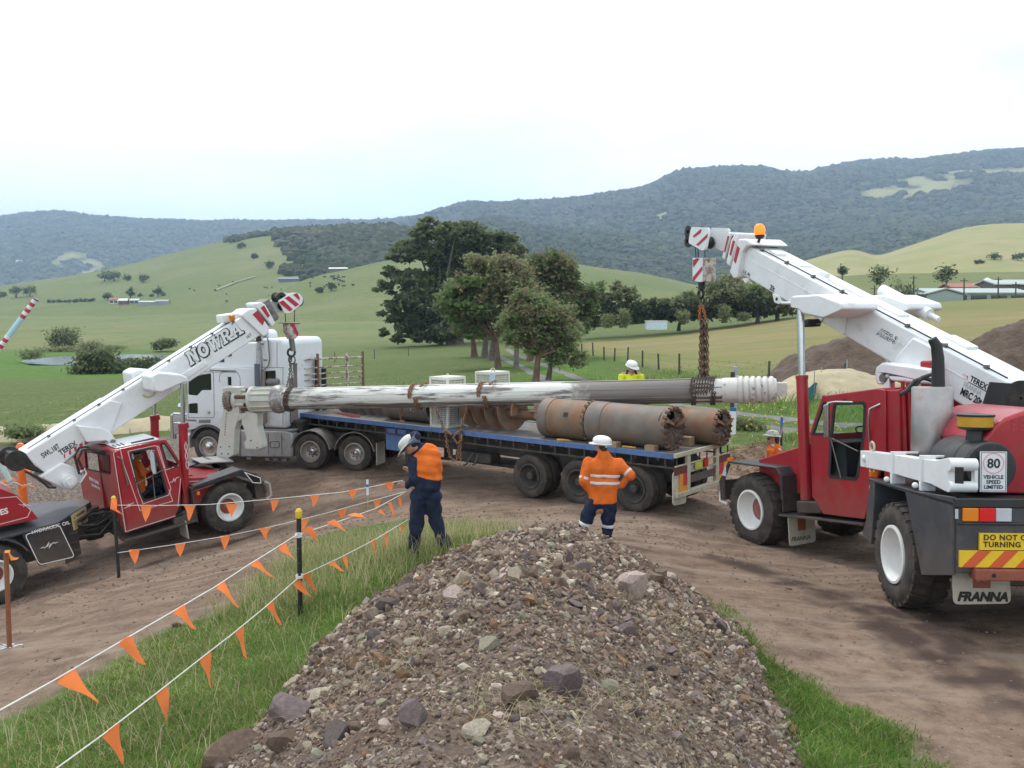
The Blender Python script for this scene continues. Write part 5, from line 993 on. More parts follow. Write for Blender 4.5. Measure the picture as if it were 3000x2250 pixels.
# boom tip
MB().prism([BR(LB-.40,.10),BR(LB-.10,.14),BR(LB+.16,.06),BR(LB+.18,h_tip-.05),BR(LB+.0,h_tip-.14),BR(LB-.16,h_tip-.05),BR(LB-.08,-.15),BR(LB-.18,.0)],-.45,.45).build('boom_collar',WHITE,cr,bevel=.035,smooth=30)
MB().prism([BR(LB+.02,-.10),BR(LB+.12,-.08),BR(LB+.12,-.40),BR(LB+.04,-.44)],.451,.462).build('warning_panel',REDSTR,cr)
MB().prism([BR(LB+.1,-.0),BR(LB+.62,.0),BR(LB+.62,h_tip+.12),BR(LB+.1,h_tip+.12)],-.29,.29).build('boom_section',GREASE,cr,bevel=.02)
MB().prism([BR(LB+.30,.14),BR(LB+.40,.12),BR(LB+.50,-.05),BR(LB+.48,h_tip+.05),BR(LB+.34,h_tip+.02),BR(LB+.30,-.08)],-.37,.37).build('boom_collar',WHITE,cr,bevel=.03,smooth=30)
MB().prism([BR(LB+.34,-.05),BR(LB+.42,-.05),BR(LB+.42,-.36),BR(LB+.36,-.38)],.371,.380).build('warning_panel',REDSTR,cr)
MB().prism([BR(LB+.60,.06),BR(LB+.72,.04),BR(LB+.72,h_tip+.10),BR(LB+.62,h_tip+.08)],-.33,.33).build('boom_collar',WHITE,cr,bevel=.02)
MB().prism([BR(LB+.63,-.03),BR(LB+.69,-.03),BR(LB+.69,-.38),BR(LB+.64,-.38)],.331,.340).build('warning_panel',REDSTR,cr)
hp=rpoly([(3.17,6.74),(2.51,6.61),(2.51,6.49),(2.65,6.14),(2.79,6.14),(3.31,6.39),(3.26,6.56)],.05,2)
MB().prism(hp,.24,.30).prism(hp,-.30,-.24).build('head_plate',WHITE,cr,bevel=.012)
ws_=MB()
for q in([(2.8,6.62),(2.76,6.61),(2.8,6.54),(3.07,6.48),(3.11,6.52)],[(2.52,6.48),(2.54,6.4),(2.91,6.27),(2.99,6.3)]): ws_.prism(q,.302,.310)
ws_.build('warning_stripe',REDSTR,cr)
for q in[(3.49,6.46),(3.13,6.38),(3.47,6.68)]: MB().lathe([(-.2,.05),(-.2,.14),(-.17,.14),(-.16,.11),(.16,.11),(.17,.14),(.2,.14),(.2,.05)],(q[0],0,q[1]),(0,1,0),20).build('head_sheave',GREASE,cr,smooth=35)
bc=[(.77,6.26),(.83,6.06)]
MB().lathe([(-.10,.06),(-.095,.10),(.0,.115),(.08,.10),(.13,.05),(.135,.001)],(bc[0][0],.25,bc[0][1]),(0,0,1),18).build('beacon',AMBERLIT,cr,smooth=40)
MB().lathe([(-.17,.07),(-.12,.10),(-.10,.10)],(bc[0][0],.25,bc[0][1]),(0,0,1),18).cyl((bc[1][0],.25,bc[1][1]-.05),(bc[0][0],.25,bc[0][1]-.15),.03,n=8).build('beacon_base',GREASE,cr,smooth=40)
# winch housing at the tail
MB().prism([(-4.65,3.1),(-5.05,3.07),(-5.21,2.99),(-5.23,2.63),(-5.06,2.66),(-4.74,2.72),(-4.46,2.63)],-.40,.40).build('winch_frame',BLACK,cr,bevel=.03)
wdp=[(-5.09,2.86)][0]; MB().lathe([(-.44,.02),(-.44,.26),(-.40,.26),(-.38,.15),(.38,.15),(.40,.26),(.44,.26),(.44,.02)],(wdp[0]-.1,0,wdp[1]),(0,1,0),28).build('winch_drum',GREASE,cr,smooth=35)
# boom lettering: text runs from tip side down towards the tail, reading left to right
bd3=Vector((-db[0],0,-db[1])); bu3=Vector((nb2[0],0,nb2[1]))
def rtext(s,size,p,m=INK,bold=0.,shear=0.,yy=.363,e=None): return text('lettering',s,size,(p[0],yy,p[1]),bd3,bu3,m,cr,bold,shear,width=None if e is None else(Vector(e)-Vector(p)).length)
rtext('TEREX',.13,[(-4.27,3.12)][0],INK,.003,e=[(-4.56,2.98)][0])
rtext('FRANNA',.12,[(-4.15,3.04)][0],mat('grey lettering',(.42,.42,.44),.5),0.,e=[(-4.46,2.89)][0])
rtext('MRC 20t',.16,[(-4.09,2.92)][0],INK,.005,e=[(-4.46,2.75)][0])
ul=[(-4.26,3.1),(-4.58,2.95)]; b=MB(); b.strip(ul,.012,.361,.366); b.build('lettering',INK,cr)
lg=[(-4.17,3.23),(-4.25,3.19),(-4.24,3.13),(-4.16,3.16)]; lb=MB(); lb.prism(lg,.361,.366); lb.build('logo',INKR,cr)
lb=MB();
for q in((.25,.5),(.62,.5)):
 c=Vector(lg[0]).lerp(Vector(lg[1]),q[0]).lerp(Vector(lg[3]).lerp(Vector(lg[2]),q[0]),.5); lb.prism([tuple(c+Vector((-.03,-.03))),tuple(c+Vector((.03,-.03))),tuple(c+Vector((0,.04)))],.3662,.369)
lb.build('logo',INKW,cr)
[rtext('AT20-3',.17,[(-2.44,3.94)][0],m_,b2,.25,y2,[(-2.85,3.74)][0])for m_,b2,y2 in((INK,.012,.362),(WHITE,.0,.366))]
rtext('16.4t',.13,[(1.24,5.44)][0],e=[(1,5.31)][0]); rtext('20t',.15,[(.38,5.01)][0],INK,.002,e=[(.24,4.93)][0])
# ---- articulated rear body (built in its own axes, carried over by RRL)
def R(mb,n,m,**k): return mb.build(n,m,cr,M=RRL,**k)
xe=-1.70
R(MB().prism([(xe,1.66),(1.0,1.60),(1.05,1.56),(xe,1.60)],-1.25,1.25),'rear_deck',BLACK,bevel=.012)
R(MB().box(xe,xe+.6,-1.22,1.22,.84,1.60),'rear_box',DGREY,bevel=.02)
R(MB().box(xe-.02,xe+.02,-1.25,1.25,1.60,1.70).box(xe-.02,xe+.01,-1.22,1.22,1.40,1.43),'rear_lip',BLACK,bevel=.01)
R(MB().box(xe+.6,1.9,-.6,.6,.55,1.5),'rear_chassis',BLACK,bevel=.02)
for sg in(1,-1):
 lo,hi=sorted((sg*1.25,sg*1.21))
 R(MB().prism([(-.3,1.61),(-.83,.62),(-1.66,.81),(-1.66,1.71)],lo,hi),'side_skirt',DGREY,bevel=.008)
 R(MB().box(-.84,-.80,*sorted((sg*1.22,sg*.7)),.62,1.58),'mudguard_wall',BLACK)
 R(MB().prism([(.89,1.61),(.75,1.59),(.76,1.25),(.87,.67),(1.22,.76),(1.07,.99),(.97,1.42)],*sorted((sg*1.25,sg*.75))),'mudguard_front',DGREY,bevel=.01)
 R(MB().box(1.02,1.06,sg*1.16-.05,sg*1.16+.05,1.62,1.69),'marker_lamp',AMBER)
 R(MB().box(.92,.98,sg*1.2-.06,sg*1.2+.04,1.30,1.50),'marker_lamp',CLEAR)
 R(MB().box(xe-.015,xe+.01,*sorted((sg*1.24,sg*1.215)),1.47,1.58),'marker_lamp',CLEAR)
 y0=sg*1.19
 for k,m in enumerate((AMBER,REDLIT,CLEAR)):
  a,b=y0-sg*(.02+k*.185),y0-sg*(.195+k*.185)
  R(MB().box(xe-.035,xe+.0,min(a,b),max(a,b),1.445,1.595),'tail_lamp',m,bevel=.008)
 R(MB().prism(rpoly([(sg*1.16,.88),(sg*.50,.88),(sg*.48,.44),(sg*1.14,.42)],.07),xe+.24,xe+.26,'x'),'mudflap',CREAM,bevel=.006)
 R(MB().prism([(sg*.82-.10,.86),(sg*.82+.10,.86),(sg*.82+.10,.62),(sg*.82-.10,.62)],xe+.233,xe+.239,'x'),'badge',RUSTRED)
 R(MB().prism([(sg*.82-.06,.70),(sg*.82-.01,.70),(sg*.82-.035,.76)],xe+.229,xe+.234,'x').prism([(sg*.82+.02,.70),(sg*.82+.07,.70),(sg*.82+.045,.76)],xe+.229,xe+.234,'x'),'badge',CREAM)
 t_=text('lettering','FRANNA',.145,(0,0,0),(1,0,0),(0,1,0),INK,cr,bold=.008,shear=.25)
 t_.matrix_local=RRL@Matrix(((0,0,-1,xe+.235),(-1,0,0,sg*.82+.28),(0,1,0,.47),(0,0,0,1)))
def rtxt(s,size,y,z,m,bold=0.,align='LEFT',x=None,sp=1.):
 t_=text('lettering',s,size,(0,0,0),(1,0,0),(0,1,0),m,cr,bold=bold,align=align,space=sp)
 t_.matrix_local=RRL@Matrix(((0,0,-1,xe-.034 if x is None else x),(-1,0,0,y),(0,1,0,z),(0,0,0,1))); return t_
sgn_=[(.98,1.31),(.94,1.23),(.94,1.15),(1.24,1.11),(1.23,.92),(1.13,.9),(1.13,.8)]
R(MB().box(xe-.03,xe+.01,-.88,sgn_[0][0],sgn_[0][1]-.19,sgn_[0][1]),'warning_sign',YELLOW)
rtxt('DO NOT OVERTAKE',.087,sgn_[1][0],sgn_[1][1]+.005,INK,.0015,sp=1.12); rtxt('TURNING VEHICLE',.087,sgn_[2][0],sgn_[2][1]+.005,INK,.0015,sp=1.12)
zt_,zb2=sgn_[3][1],sgn_[4][1]
R(MB().box(xe-.03,xe+.01,-1.2,1.2,zb2,zt_),'chevron_board',YELLOW)
cv=MB(); hcv=zt_-zb2
for k in range(9):
 y=1.2-k*.30-.02; q=[(y,zb2),(y-.15,zb2),(y-.15-hcv*.95,zt_),(y-hcv*.95,zt_)]; q=[(max(-1.2,min(1.2,a)),b)for a,b in q]
 if q[0][0]-q[1][0]>.01: cv.prism(q,xe-.034,xe-.029,'x')
R(cv,'chevron_stripe',ORANGES)
R(MB().box(xe-.10,xe+.08,-1.05,1.05,zb2-.14,zb2-.012),'bumper_bar',RUSTRED,bevel=.015)
bh=MB()
for y in(.85,.42,0,-.42,-.85): bh.cyl((xe-.104,y,zb2-.075),(xe-.09,y,zb2-.075),.025,n=10)
R(bh,'bolt_hole',INK)
# stay jib carried along the deck edge
jb=[(1.57,1.95),(.55,2),(-.39,2.03),(-.97,2.06),(-1.33,2.13),(-1.29,1.72),(-.86,1.76),(-.31,1.75),(.55,1.75),(1.57,1.71)]
R(MB().prism(jb,.98,1.16),'fly_jib',WHITE,bevel=.025,smooth=30)
jx,jz=jb[4][0],jb[4][1]; jz2=jb[5][1]
R(MB().cyl((jx-.02,.85,jz-.08),(jx-.02,1.17,jz-.08),.075,n=16).cyl((jx-.02,.85,jz2+.07),(jx-.02,1.17,jz2+.07),.065,n=16).box(jx-.06,jx+.02,.84,.88,jz2+.07,jz-.06),'jib_pin',WHITE,smooth=40)
R(MB().prism([(-1.51,2.04),(-1.72,2.06),(-1.72,1.87),(-1.51,1.85)],1.161,1.166),'fork_slot',INK)
for q in[(.32,2.02),(-.61,2.06)]:
 R(MB().box(q[0]-.03,q[0]+.03,1.0,1.19,q[1]-.42,q[1]+.01).box(q[0]-.03,q[0]+.03,.7,1.19,q[1]-.0,q[1]+.03),'jib_bracket',WHITE,bevel=.008)
 R(MB().ball((q[0]+.06,1.22,q[1]-.36),.04),'clamp_knob',WHITE,smooth=True)
cl_=[(1.43,1.85),(1.2,2.04),(1.19,1.69)]
R(MB().ball((cl_[0][0]-.03,1.17,cl_[0][1]),(.05,.03,.05)),'jib_end_pin',WHITE,smooth=True)
ck=MB()
for q in cl_[1:]: ck.tube([(q[0]+.08*math.cos(a),1.12,q[1]+.07*math.sin(a))for a in np.linspace(0,6.3,10)],.018,6)
R(ck,'shackle',CRMFR,smooth=50)
# exhaust
mf=[(.53,2.93),(.5,1.81),(-.04,2.94),(1.16,2.92)]; rm=abs(mf[2][0]-mf[3][0])/2*.985
mxc=mf[0][0]
PCX=Vector((0.50,.44));
exm=[(5.52,12.15,3.51),(6.05,12.15,3.51),(5.78,12.15,3.51),(5.78,12.06,2.4)]
Mi=RR.inverted(); E0=Mi@Vector(exm[0]); E1=Mi@Vector(exm[1]); ET=Mi@Vector(exm[2]); EB=Mi@Vector(exm[3]); er=(E0-E1).length/2
R(MB().lathe([(0,.001),(0,er*.94),(.02,er),(ET[2]-1.64-.02,er),(ET[2]-1.64,er*.94),(ET[2]-1.64,.001)],(ET[0],ET[1],1.64),(0,0,1),40),'exhaust_muffler',mat('heat stained stainless',(.36,.34,.33),.42,metal=.85,var=.16,vscale=3,col2=(.30,.17,.11),cov=(.56,.8),cscale=3),smooth=40)
sp_=[(5.86,12.15,3.53),(5.86,12.18,3.89),(5.84,12.2,4.07),(5.78,12.21,4.17)]; sp_=[Mi@Vector(p)for p in sp_]
R(MB().tube([sp_[0]-Vector((0,0,.1)),sp_[0],sp_[1],sp_[2],sp_[3]],[.085,.085,.08,.075,.06],18),'exhaust_stack',mat('sooty black pipe',(.014,.013,.013),.55,var=.3),smooth=60)
# air cleaner drum, intake bowl and speed sign
ac=[Vector((-1.2,*q))for q in[(.6,2),(.6,2.31),(.39,2)]]; ar=(ac[1]-ac[0]).length
R(MB().lathe([(0,.001),(0,ar*.93),(.03,ar),(.30,ar),(.31,ar*1.03),(.34,ar*1.03),(.35,ar),(.95,ar),(.98,ar*.9),(.98,.001)],(ac[0][0],ac[0][1],ac[0][2]),(1,0,0),36),'air_cleaner',BLACK,smooth=35)
an=[Vector((-.85,*q))for q in[(.62,2.28),(.62,2.42),(.61,2.49),(.61,2.59),(.61,2.63)]]; ax_,ay_=an[0][0],an[0][1]
R(MB().lathe([(an[0][2]-.15,.13),(an[0][2],.13),(an[0][2]+.02,.11),(an[1][2],.10),(an[1][2]+.02,.19),(an[2][2]-.02,.205)],(ax_,ay_,0),(0,0,1),28),'intake_neck',BLACK,smooth=35)
R(MB().lathe([(an[2][2]-.02,.203),(an[3][2]+.01,.208)],(ax_,ay_,0),(0,0,1),28),'intake_bowl',mat('amber bowl',(.50,.27,.03),.2,var=.1),smooth=35)
R(MB().lathe([(an[3][2]+.005,.215),(an[3][2]+.03,.22),(an[4][2]-.01,.19),(an[4][2]+.01,.001)],(ax_,ay_,0),(0,0,1),28),'intake_cap',BLACK,smooth=35)
ss=[Vector((-1.26,*q))for q in[(.76,2.2),(.45,2.2),(.45,1.72),(.75,1.72)]]; sx_=ac[0][0]-.06
sy0,sy1=ss[0][1],ss[1][1]; sz1,sz0=ss[0][2],ss[2][2]
R(MB().box(sx_-.012,sx_,sy1,sy0,sz0,sz1),'speed_sign',mat('white sign',(.74,.75,.78),.45,var=.02))
scy,scz=(sy0+sy1)/2,sz1-(sz1-sz0)*.29; rg=MB()
for i in range(28):
 a0,a1=2*math.pi*i/28,2*math.pi*(i+1)/28; q=(sy0-sy1)*.40
 rg.prism([(scy+r*math.cos(a),scz+r*math.sin(a))for a,r in((a0,q),(a1,q),(a1,q*.9),(a0,q*.9))],sx_-.016,sx_-.0122,'x')
R(rg,'lettering',mat('pale red print',(.72,.35,.36),.5,var=.02))
sw0=sy0-sy1; rtxt('80',sw0*.50,scy,scz-sw0*.17,INK,.003,'CENTER',sx_-.015)
for k,s in enumerate(('VEHICLE','SPEED','LIMITED')): rtxt(s,sw0*.20,scy,sz1-(sz1-sz0)*(.67+.125*k),INK,.001,'CENTER',sx_-.015)
bd_=MB();
for a,b in(((sy0-.012,sz0+.012),(sy0-.012,sz1-.012)),((sy1+.012,sz0+.012),(sy1+.012,sz1-.012)),((sy0-.012,sz0+.012),(sy1+.012,sz0+.012)),((sy0-.012,sz1-.012),(sy1+.012,sz1-.012))): bd_.bar((sx_-.0125,*a),(sx_-.0125,*b),.006,.003,(1,0,0))
R(bd_,'sign_border',INK)
# engine cover on the far half of the deck
eh=[Vector((-1.0,*q))for q in[(.58,2.33),(.47,2.48),(.33,2.59),(.11,2.67)]]
yA=eh[0][1]; prof=[(yA-.02,1.66)]+[(p[1],p[2])for p in eh]+[(eh[3][1]-.25,eh[3][2]+.03),(eh[3][1]-.6,eh[3][2]-.02),(eh[3][1]-.95,eh[3][2]-.35),(eh[3][1]-1.05,1.66)]
R(MB().prism(prof,-1.0,.75,'x'),'engine_cover',RED,bevel=.05,smooth=30)
vt=[Vector((-1.0,*q))for q in[(.26,2.54),(.14,2.55)]]
vv=MB()
for r_ in range(3):
 for k in range(4): vv.box(-1.006,-.999,vt[0][1]-k*.09-.06,vt[0][1]-k*.09,vt[0][2]-r_*.06,vt[0][2]-r_*.06+.03)
R(vv,'vent_slot',REDSTR)
eg=MB(); er_=random.Random(5)
eg.box(-.5,.9,-.9,.55,1.66,1.95); eg.box(-.1,.85,-.3,.25,1.9,2.5)
for k in range(14):
 a=Vector((er_.uniform(-.2,.9),er_.uniform(-.4,.5),er_.uniform(1.9,2.4))); b=a+Vector((er_.uniform(-.3,.3),er_.uniform(-.3,.3),er_.uniform(-.3,.2))); eg.tube([a,(a+b)/2+Vector((0,0,.1)),b],.035,6)
R(eg,'engine_block',GREASE,smooth=40)
hz_=[RF.inverted()@Vector(p)for p in[(5.95,13.54,3.27),(6.04,13.54,3.31),(6.17,13.55,3.47),(6.32,13.56,3.52),(6.47,13.55,3.47),(6.49,13.54,3.31)]]
MB().tube(hz_,.035,8).build('hydraulic_hose',GREASE,cr,smooth=50)
MB().tube([p+Vector((-.05,-.1,.05))for p in hz_],.03,8).build('hydraulic_hose',GREASE,cr,smooth=50)
ajt=MB(); ajt.box(-.3,.8,-.3,.3,.62,1.05); ajt.cyl((1.9,0,.55),(1.9,0,1.3),.22,n=16); R(ajt,'articulation_joint',GREASE)
# rope and hook block
hk=[(3.47,6.29),(3.37,6.28),(3.1,6.21),(3.47,6.08),(3.37,6.07),(3.1,6.03)]
for a,b in((0,3),(1,4),(2,5)): MB().tube([(hk[a][0],0,hk[a][1]),(hk[b][0],0,hk[b][1])],.012,6).build('hoist_rope',GREASE,cr)
hb2=bpy.data.objects.new('hook_block',None); COL.objects.link(hb2); hb2.parent=cr
MB().prism([(3.4,6.06),(3,6.01),(3.03,5.47),(3.18,5.47),(3.44,5.54)],.04,.14).prism([(3.4,6.06),(3,6.01),(3.03,5.47),(3.18,5.47),(3.44,5.54)],-.14,-.04).build('block_body',WHITE,hb2,bevel=.012)
MB().prism([(3.12,6.03),(2.84,5.99),(2.87,5.45),(3.15,5.49)],-.12,.12).build('block_body',mat('scuffed white',(.50,.47,.44),.6),hb2,bevel=.012)
sv=[(3.05,5.83),(3.27,5.46),(3.31,5.21)]; MB().cyl((sv[0][0],-.03,sv[0][1]),(sv[0][0],.03,sv[0][1]),.20,n=24).build('block_sheave',GREASE,hb2)
bs_=MB()
for q in([(3.38,5.91),(3.37,6.01),(3.19,6.03),(3.12,6),(3.37,5.83)],[(3.01,5.82),(3.01,5.73),(3.36,5.52),(3.41,5.54),(3.4,5.61)]): bs_.prism(q,.141,.148)
bs_.build('warning_stripe',REDSTR,hb2)
MB().cyl((sv[1][0],0,sv[1][1]-.14),(sv[1][0],0,sv[1][1]+.06),.085,n=14).build('swivel',GREASE,hb2,smooth=40)
MB().tube([(sv[2][0]+.10*math.cos(a),0,sv[2][1]+.10*math.sin(a))for a in np.linspace(math.radians(95),math.radians(415),14)],.034,8).build('hook',GREASE,hb2,smooth=50)
HOOKR=RF@Vector((sv[2][0],0,sv[2][1]-.1))
# ================================================================ PRIME MOVER
TR=frame(((-5.4427,26.2720,-0.0364),(-0.9659,0.2588,0.0000),(-0.2588,-0.9659,0.0000),(0.0000,0.0000,1.0000)))
tr=thing('truck_tractor','white cab-over truck tractor with sleeper and aluminium tank behind the red and white crane','truck',TR)
DUSTHUB=mat('dusty wheel alloy',(.36,.33,.30),.45,metal=.55,var=.15,col2=(.20,.155,.12),cov=(.5,.75),cscale=8)
for sg in(1,-1):
 wheel(tr,3.33,sg*1.20,.52,.52,.28,.31,DUSTHUB,CHROME,dish=.05,side=sg,holes=10,hubr=.10,hubd=.10)
 for x in(0.01,-1.36):
  wheel(tr,x,sg*1.22,.52,.52,.27,.31,DUSTHUB,CHROME,dish=.16,side=sg,holes=8,hubr=.085,hubd=.10)
  wheel(tr,x,sg*.90,.52,.52,.27,.31,DUSTHUB,CHROME,dish=.16,side=sg,holes=8,hubr=.085,hubd=.10)
cs=[(4.06,.96),(3.98,2.6),(3.87,2.76),(2,2.8),(1.97,3.46),(1.63,3.46),(1.64,1.19),(2.37,1.15),(2.88,.84)]
zf0=cs[0][1]
side=[cs[0],(cs[1][0],cs[1][1]),(cs[2][0]-.02,cs[2][1]+.12)]+[(2.0,cs[2][1]+.12),(1.56,cs[2][1]+.12),(1.56,1.22),(2.3,1.2)]+[(3.33+.66*math.cos(math.radians(a)),.52+.66*math.sin(math.radians(a)))for a in range(150,59,-15)]
side=[p for p in side]
ww=rpoly([(3.94,2.55),(3.17,2.71),(3.17,2.21),(3.49,2.2),(3.66,2.03),(3.97,2.05)],.05)
lw=rpoly([(3.96,1.78),(3.65,1.82),(3.65,1.5),(3.97,1.5)],.04)
sw_=rpoly([(2.63,2.61),(2.5,2.62),(2.5,2.36),(2.63,2.36)],.03)
for sg in(1,-1): MB().prism(side,*sorted((sg*1.22,sg*1.17)),holes=[ww,lw,sw_]).build('cab_side',WHITE2,tr,bevel=.015,smooth=40)
for nm,q in(('door_window',ww),('door_window',lw),('side_window',sw_)):
 for sg in(1,-1): MB().prism(q,*sorted((sg*1.185,sg*1.175))).build(nm,DGLASS,tr)
zc_=cs[2][1]+.12; xf=cs[1][0]
MB().prism([(xf+.02,zf0-.1),(xf+.04,cs[1][1]+.1),(xf-.10,zc_),(1.56,zc_),(1.56,zc_-.05),(xf-.14,zc_-.05),(xf-.02,cs[1][1]+.1),(xf-.04,zf0-.1)],-1.168,1.168).build('cab_front',WHITE2,tr,bevel=.02)
MB().box(1.58,xf-.1,-1.15,1.15,1.15,1.25).box(2.6,3.0,.3,.9,1.3,2.4).box(3.3,3.8,-1.1,1.1,1.25,2.05).box(1.6,1.7,-1.15,1.15,1.2,zc_-.1).build('cab_interior',INTER,tr)
MB().box(xf+.03,xf+.06,-1.05,1.05,1.85,cs[1][1]).build('windscreen',DGLASS,tr)
sm=MB(); sm.strip(rpoly([(3.99,2.74),(3.08,2.75),(3.1,1.4),(3.98,1.37)],.05,2),.014,1.218,1.224,True); sm.strip(rpoly([(2.9,2.46),(2.88,2.67),(2.78,2.75),(2.29,2.75),(2.21,2.61),(2.21,2.34)],.04,2),.012,1.218,1.224); sm.build('panel_seam',DGREY,tr)
tl_=MB(); tl_.strip([(3.19,2.8),(2.35,2.79)],.03,1.22,1.245); tl_.build('drip_rail',STEEL,tr)
dh=[(3.27,1.55)][0]; MB().lathe([(0,.001),(.012,.05),(.014,.001)],(dh[0],1.22,dh[1]),(0,1,0),12).build('door_handle',CHROME,tr)
bd=MB();
q=[(4.06,1.32),(3.71,1.32),(3.7,1.27),(4.06,1.27)]; bd.prism(q,1.218,1.226); bd.build('badge',STEEL,tr)
MB().prism([(3.62,1.32),(3.23,1.34),(3.23,1.24),(3.62,1.22)],1.218,1.23).build('step_light',STEEL,tr,bevel=.004)
MB().prism([(3.33+r*math.cos(math.radians(a)),.52+r*math.sin(math.radians(a)))for r,rg_ in((.68,range(165,19,-10)),(.60,range(20,166,10)))for a in rg_],.9,1.235).build('wheel_arch',DGREY,tr,smooth=40)
# roof fairing and sleeper pod
rf_=[(3.51,2.86),(3.07,3.15),(2.27,3.56),(2.05,3.59),(1.74,3.61),(1.72,2.79)]
MB().prism([rf_[0],rf_[1],(rf_[2][0],rf_[2][1]),(rf_[3][0],rf_[3][1]+.02),(rf_[4][0],rf_[4][1]),(rf_[4][0],zc_+.0)],-1.10,1.10).build('roof_fairing',WHITE2,tr,bevel=.12,smooth=35,seg=4)
MB().prism([(2.66,3.32),(2.53,3.33),(2.54,3.21),(2.66,3.19)],1.101,1.108).prism([(3.03,3.03),(2.79,3.19),(2.79,3.03)],1.101,1.108).build('fairing_grille',DGREY,tr)
sp=[(1.64,1.23),(1.55,3.74),(.85,3.75),(.71,3.41),(.73,2.35),(.81,1.23)]
spx0,spx1=1.52,[(.79,2.48)][0][0]; spt=sp[1][1]
MB().prism([(spx0,1.15),(spx0,spt),(spx1+.1,spt),(spx1,spt-.12),(spx1,1.15)],-1.18,1.18).build('sleeper',WHITE2,tr,bevel=.14,smooth=35,seg=4)
sm=MB(); sm.strip([(1.55,2.9),(.81,2.91)],.014,1.179,1.184); sm.strip([(1.03,2.91),(1.01,3.62)],.012,1.179,1.184); sm.strip([(.88,1.26),(.84,2.88)],.012,1.179,1.184); sm.build('panel_seam',DGREY,tr)
for q in[(1.39,3.12),(1.5,3.58)]: MB().box(q[0]-.06,q[0]+.06,1.18,1.20,q[1]-.02,q[1]+.02).build('marker_lamp',STEEL,tr)
MB().prism(rpoly([(1.4,2.8),(1.08,2.83),(1.07,2.39),(1.41,2.38)],.03),1.181,1.19).build('side_window',DGLASS,tr)
MB().prism([(1.57,2.76),(1.43,2.78),(1.43,2.34),(1.59,2.34)],1.185,1.20).build('vent_panel',WHITE2,tr,bevel=.01)
ex_=[(1.52,3.68),(1.54,2.38),(1.54,3.68),(1.53,3.94),(1.45,2.82)]
MB().cyl((ex_[1][0],1.30,1.3),(ex_[0][0],1.30,ex_[0][1]),.062,n=16).build('exhaust_stack',ALU,tr,smooth=40)
MB().cyl((ex_[0][0],1.30,ex_[0][1]-.02),(ex_[0][0]+.02,1.30,ex_[0][1]+.27),.085,.07,n=16).build('exhaust_tip',GREASE,tr,smooth=40)
MB().cyl((ex_[1][0]+.03,1.33,1.3),(ex_[1][0]+.03,1.33,[(1.55,3.02)][0][1]),.09,n=16).build('heat_shield',mat('blue grey shield',(.09,.11,.15),.5),tr,smooth=40)
MB().cyl((ex_[4][0]-.03,1.26,1.3),(ex_[4][0]-.03,1.26,ex_[4][1]),.06,n=12).build('air_pipe',mat('brown pipe',(.21,.16,.13),.6,var=.2),tr,smooth=40)
ho=[(1.28,3.76),(1.25,3.62),(1.23,3.16),(1.27,2.97),(1.4,2.86)]; MB().tube([(p[0],1.24,p[1])for p in ho],.02,6).build('air_hose',STEEL,tr,smooth=50)
ac_=[(2.04,3.68),(1.58,3.69),(1.58,3.89),(1.71,3.99),(1.86,3.97),(1.87,3.84)]
MB().prism([ac_[0],ac_[1],ac_[2],ac_[3],ac_[4],ac_[5]],.1,.8).build('roof_air_conditioner',WHITE2,tr,bevel=.06,smooth=35)
lv=MB()
lp=[(1.71,3.91),(1.5,3.92)]
for k in range(5): lv.box(lp[1][0],lp[0][0],.801,.812,lp[0][1]-.035*k-.018,lp[0][1]-.035*k)
lv.build('louvre',DGREY,tr)
# rear of sleeper: air pipes, guard panel
MB().box(spx1-.06,spx1-.01,.55,.95,1.3,2.6).build('rear_panel',mat('dull purple grey panel',(.20,.17,.17),.6,var=.15),tr,bevel=.01)
MB().cyl((spx1-.10,-.6,1.3),(spx1-.10,-.6,3.1),.07,n=12).cyl((spx1-.12,-1.0,1.2),(spx1-.12,-1.0,2.75),.08,n=12).build('exhaust_stack',GREASE,tr,smooth=40)
tb_=[(1.15,2.49)][0]; MB().lathe([(-.2,.001),(-.19,.09),(-.15,.11),(.15,.11),(.19,.09),(.2,.001)],(tb_[0],1.20,tb_[1]),(1,0,0),18).build('air_tank',mat('grey tank',(.16,.16,.165),.5),tr,smooth=40)
# bull bar and headlamp
bb=[(4.63,1.44),(4.52,1.49),(4.34,1.47),(4.35,1.39),(4.51,1.4),(4.54,.76),(4.38,.47),(4.66,.69)]
MB().prism([bb[0],bb[1],(bb[1][0]-.02,bb[7][1]),bb[7]],-1.2,1.2).build('bull_bar',CHROME,tr,bevel=.04)
t=MB()
for zz in(bb[2][1],bb[2][1]-.28):
 for sg in(1,-1): t.tube([(bb[1][0],sg*1.15,zz),(xf-.05,sg*1.1,zz-.03)],.035,8)
t.build('bull_bar_stay',CHROME,tr,smooth=50)
MB().box(xf+.02,bb[1][0]-.05,-1.15,1.15,.45,.85).build('front_bumper',WHITE2,tr,bevel=.03)
hl=[(4.34,1.67)][0]; MB().ball((hl[0]-.05,1.1,hl[1]),(.12,.10,.13)).build('mirror',CHROME,tr,smooth=True)
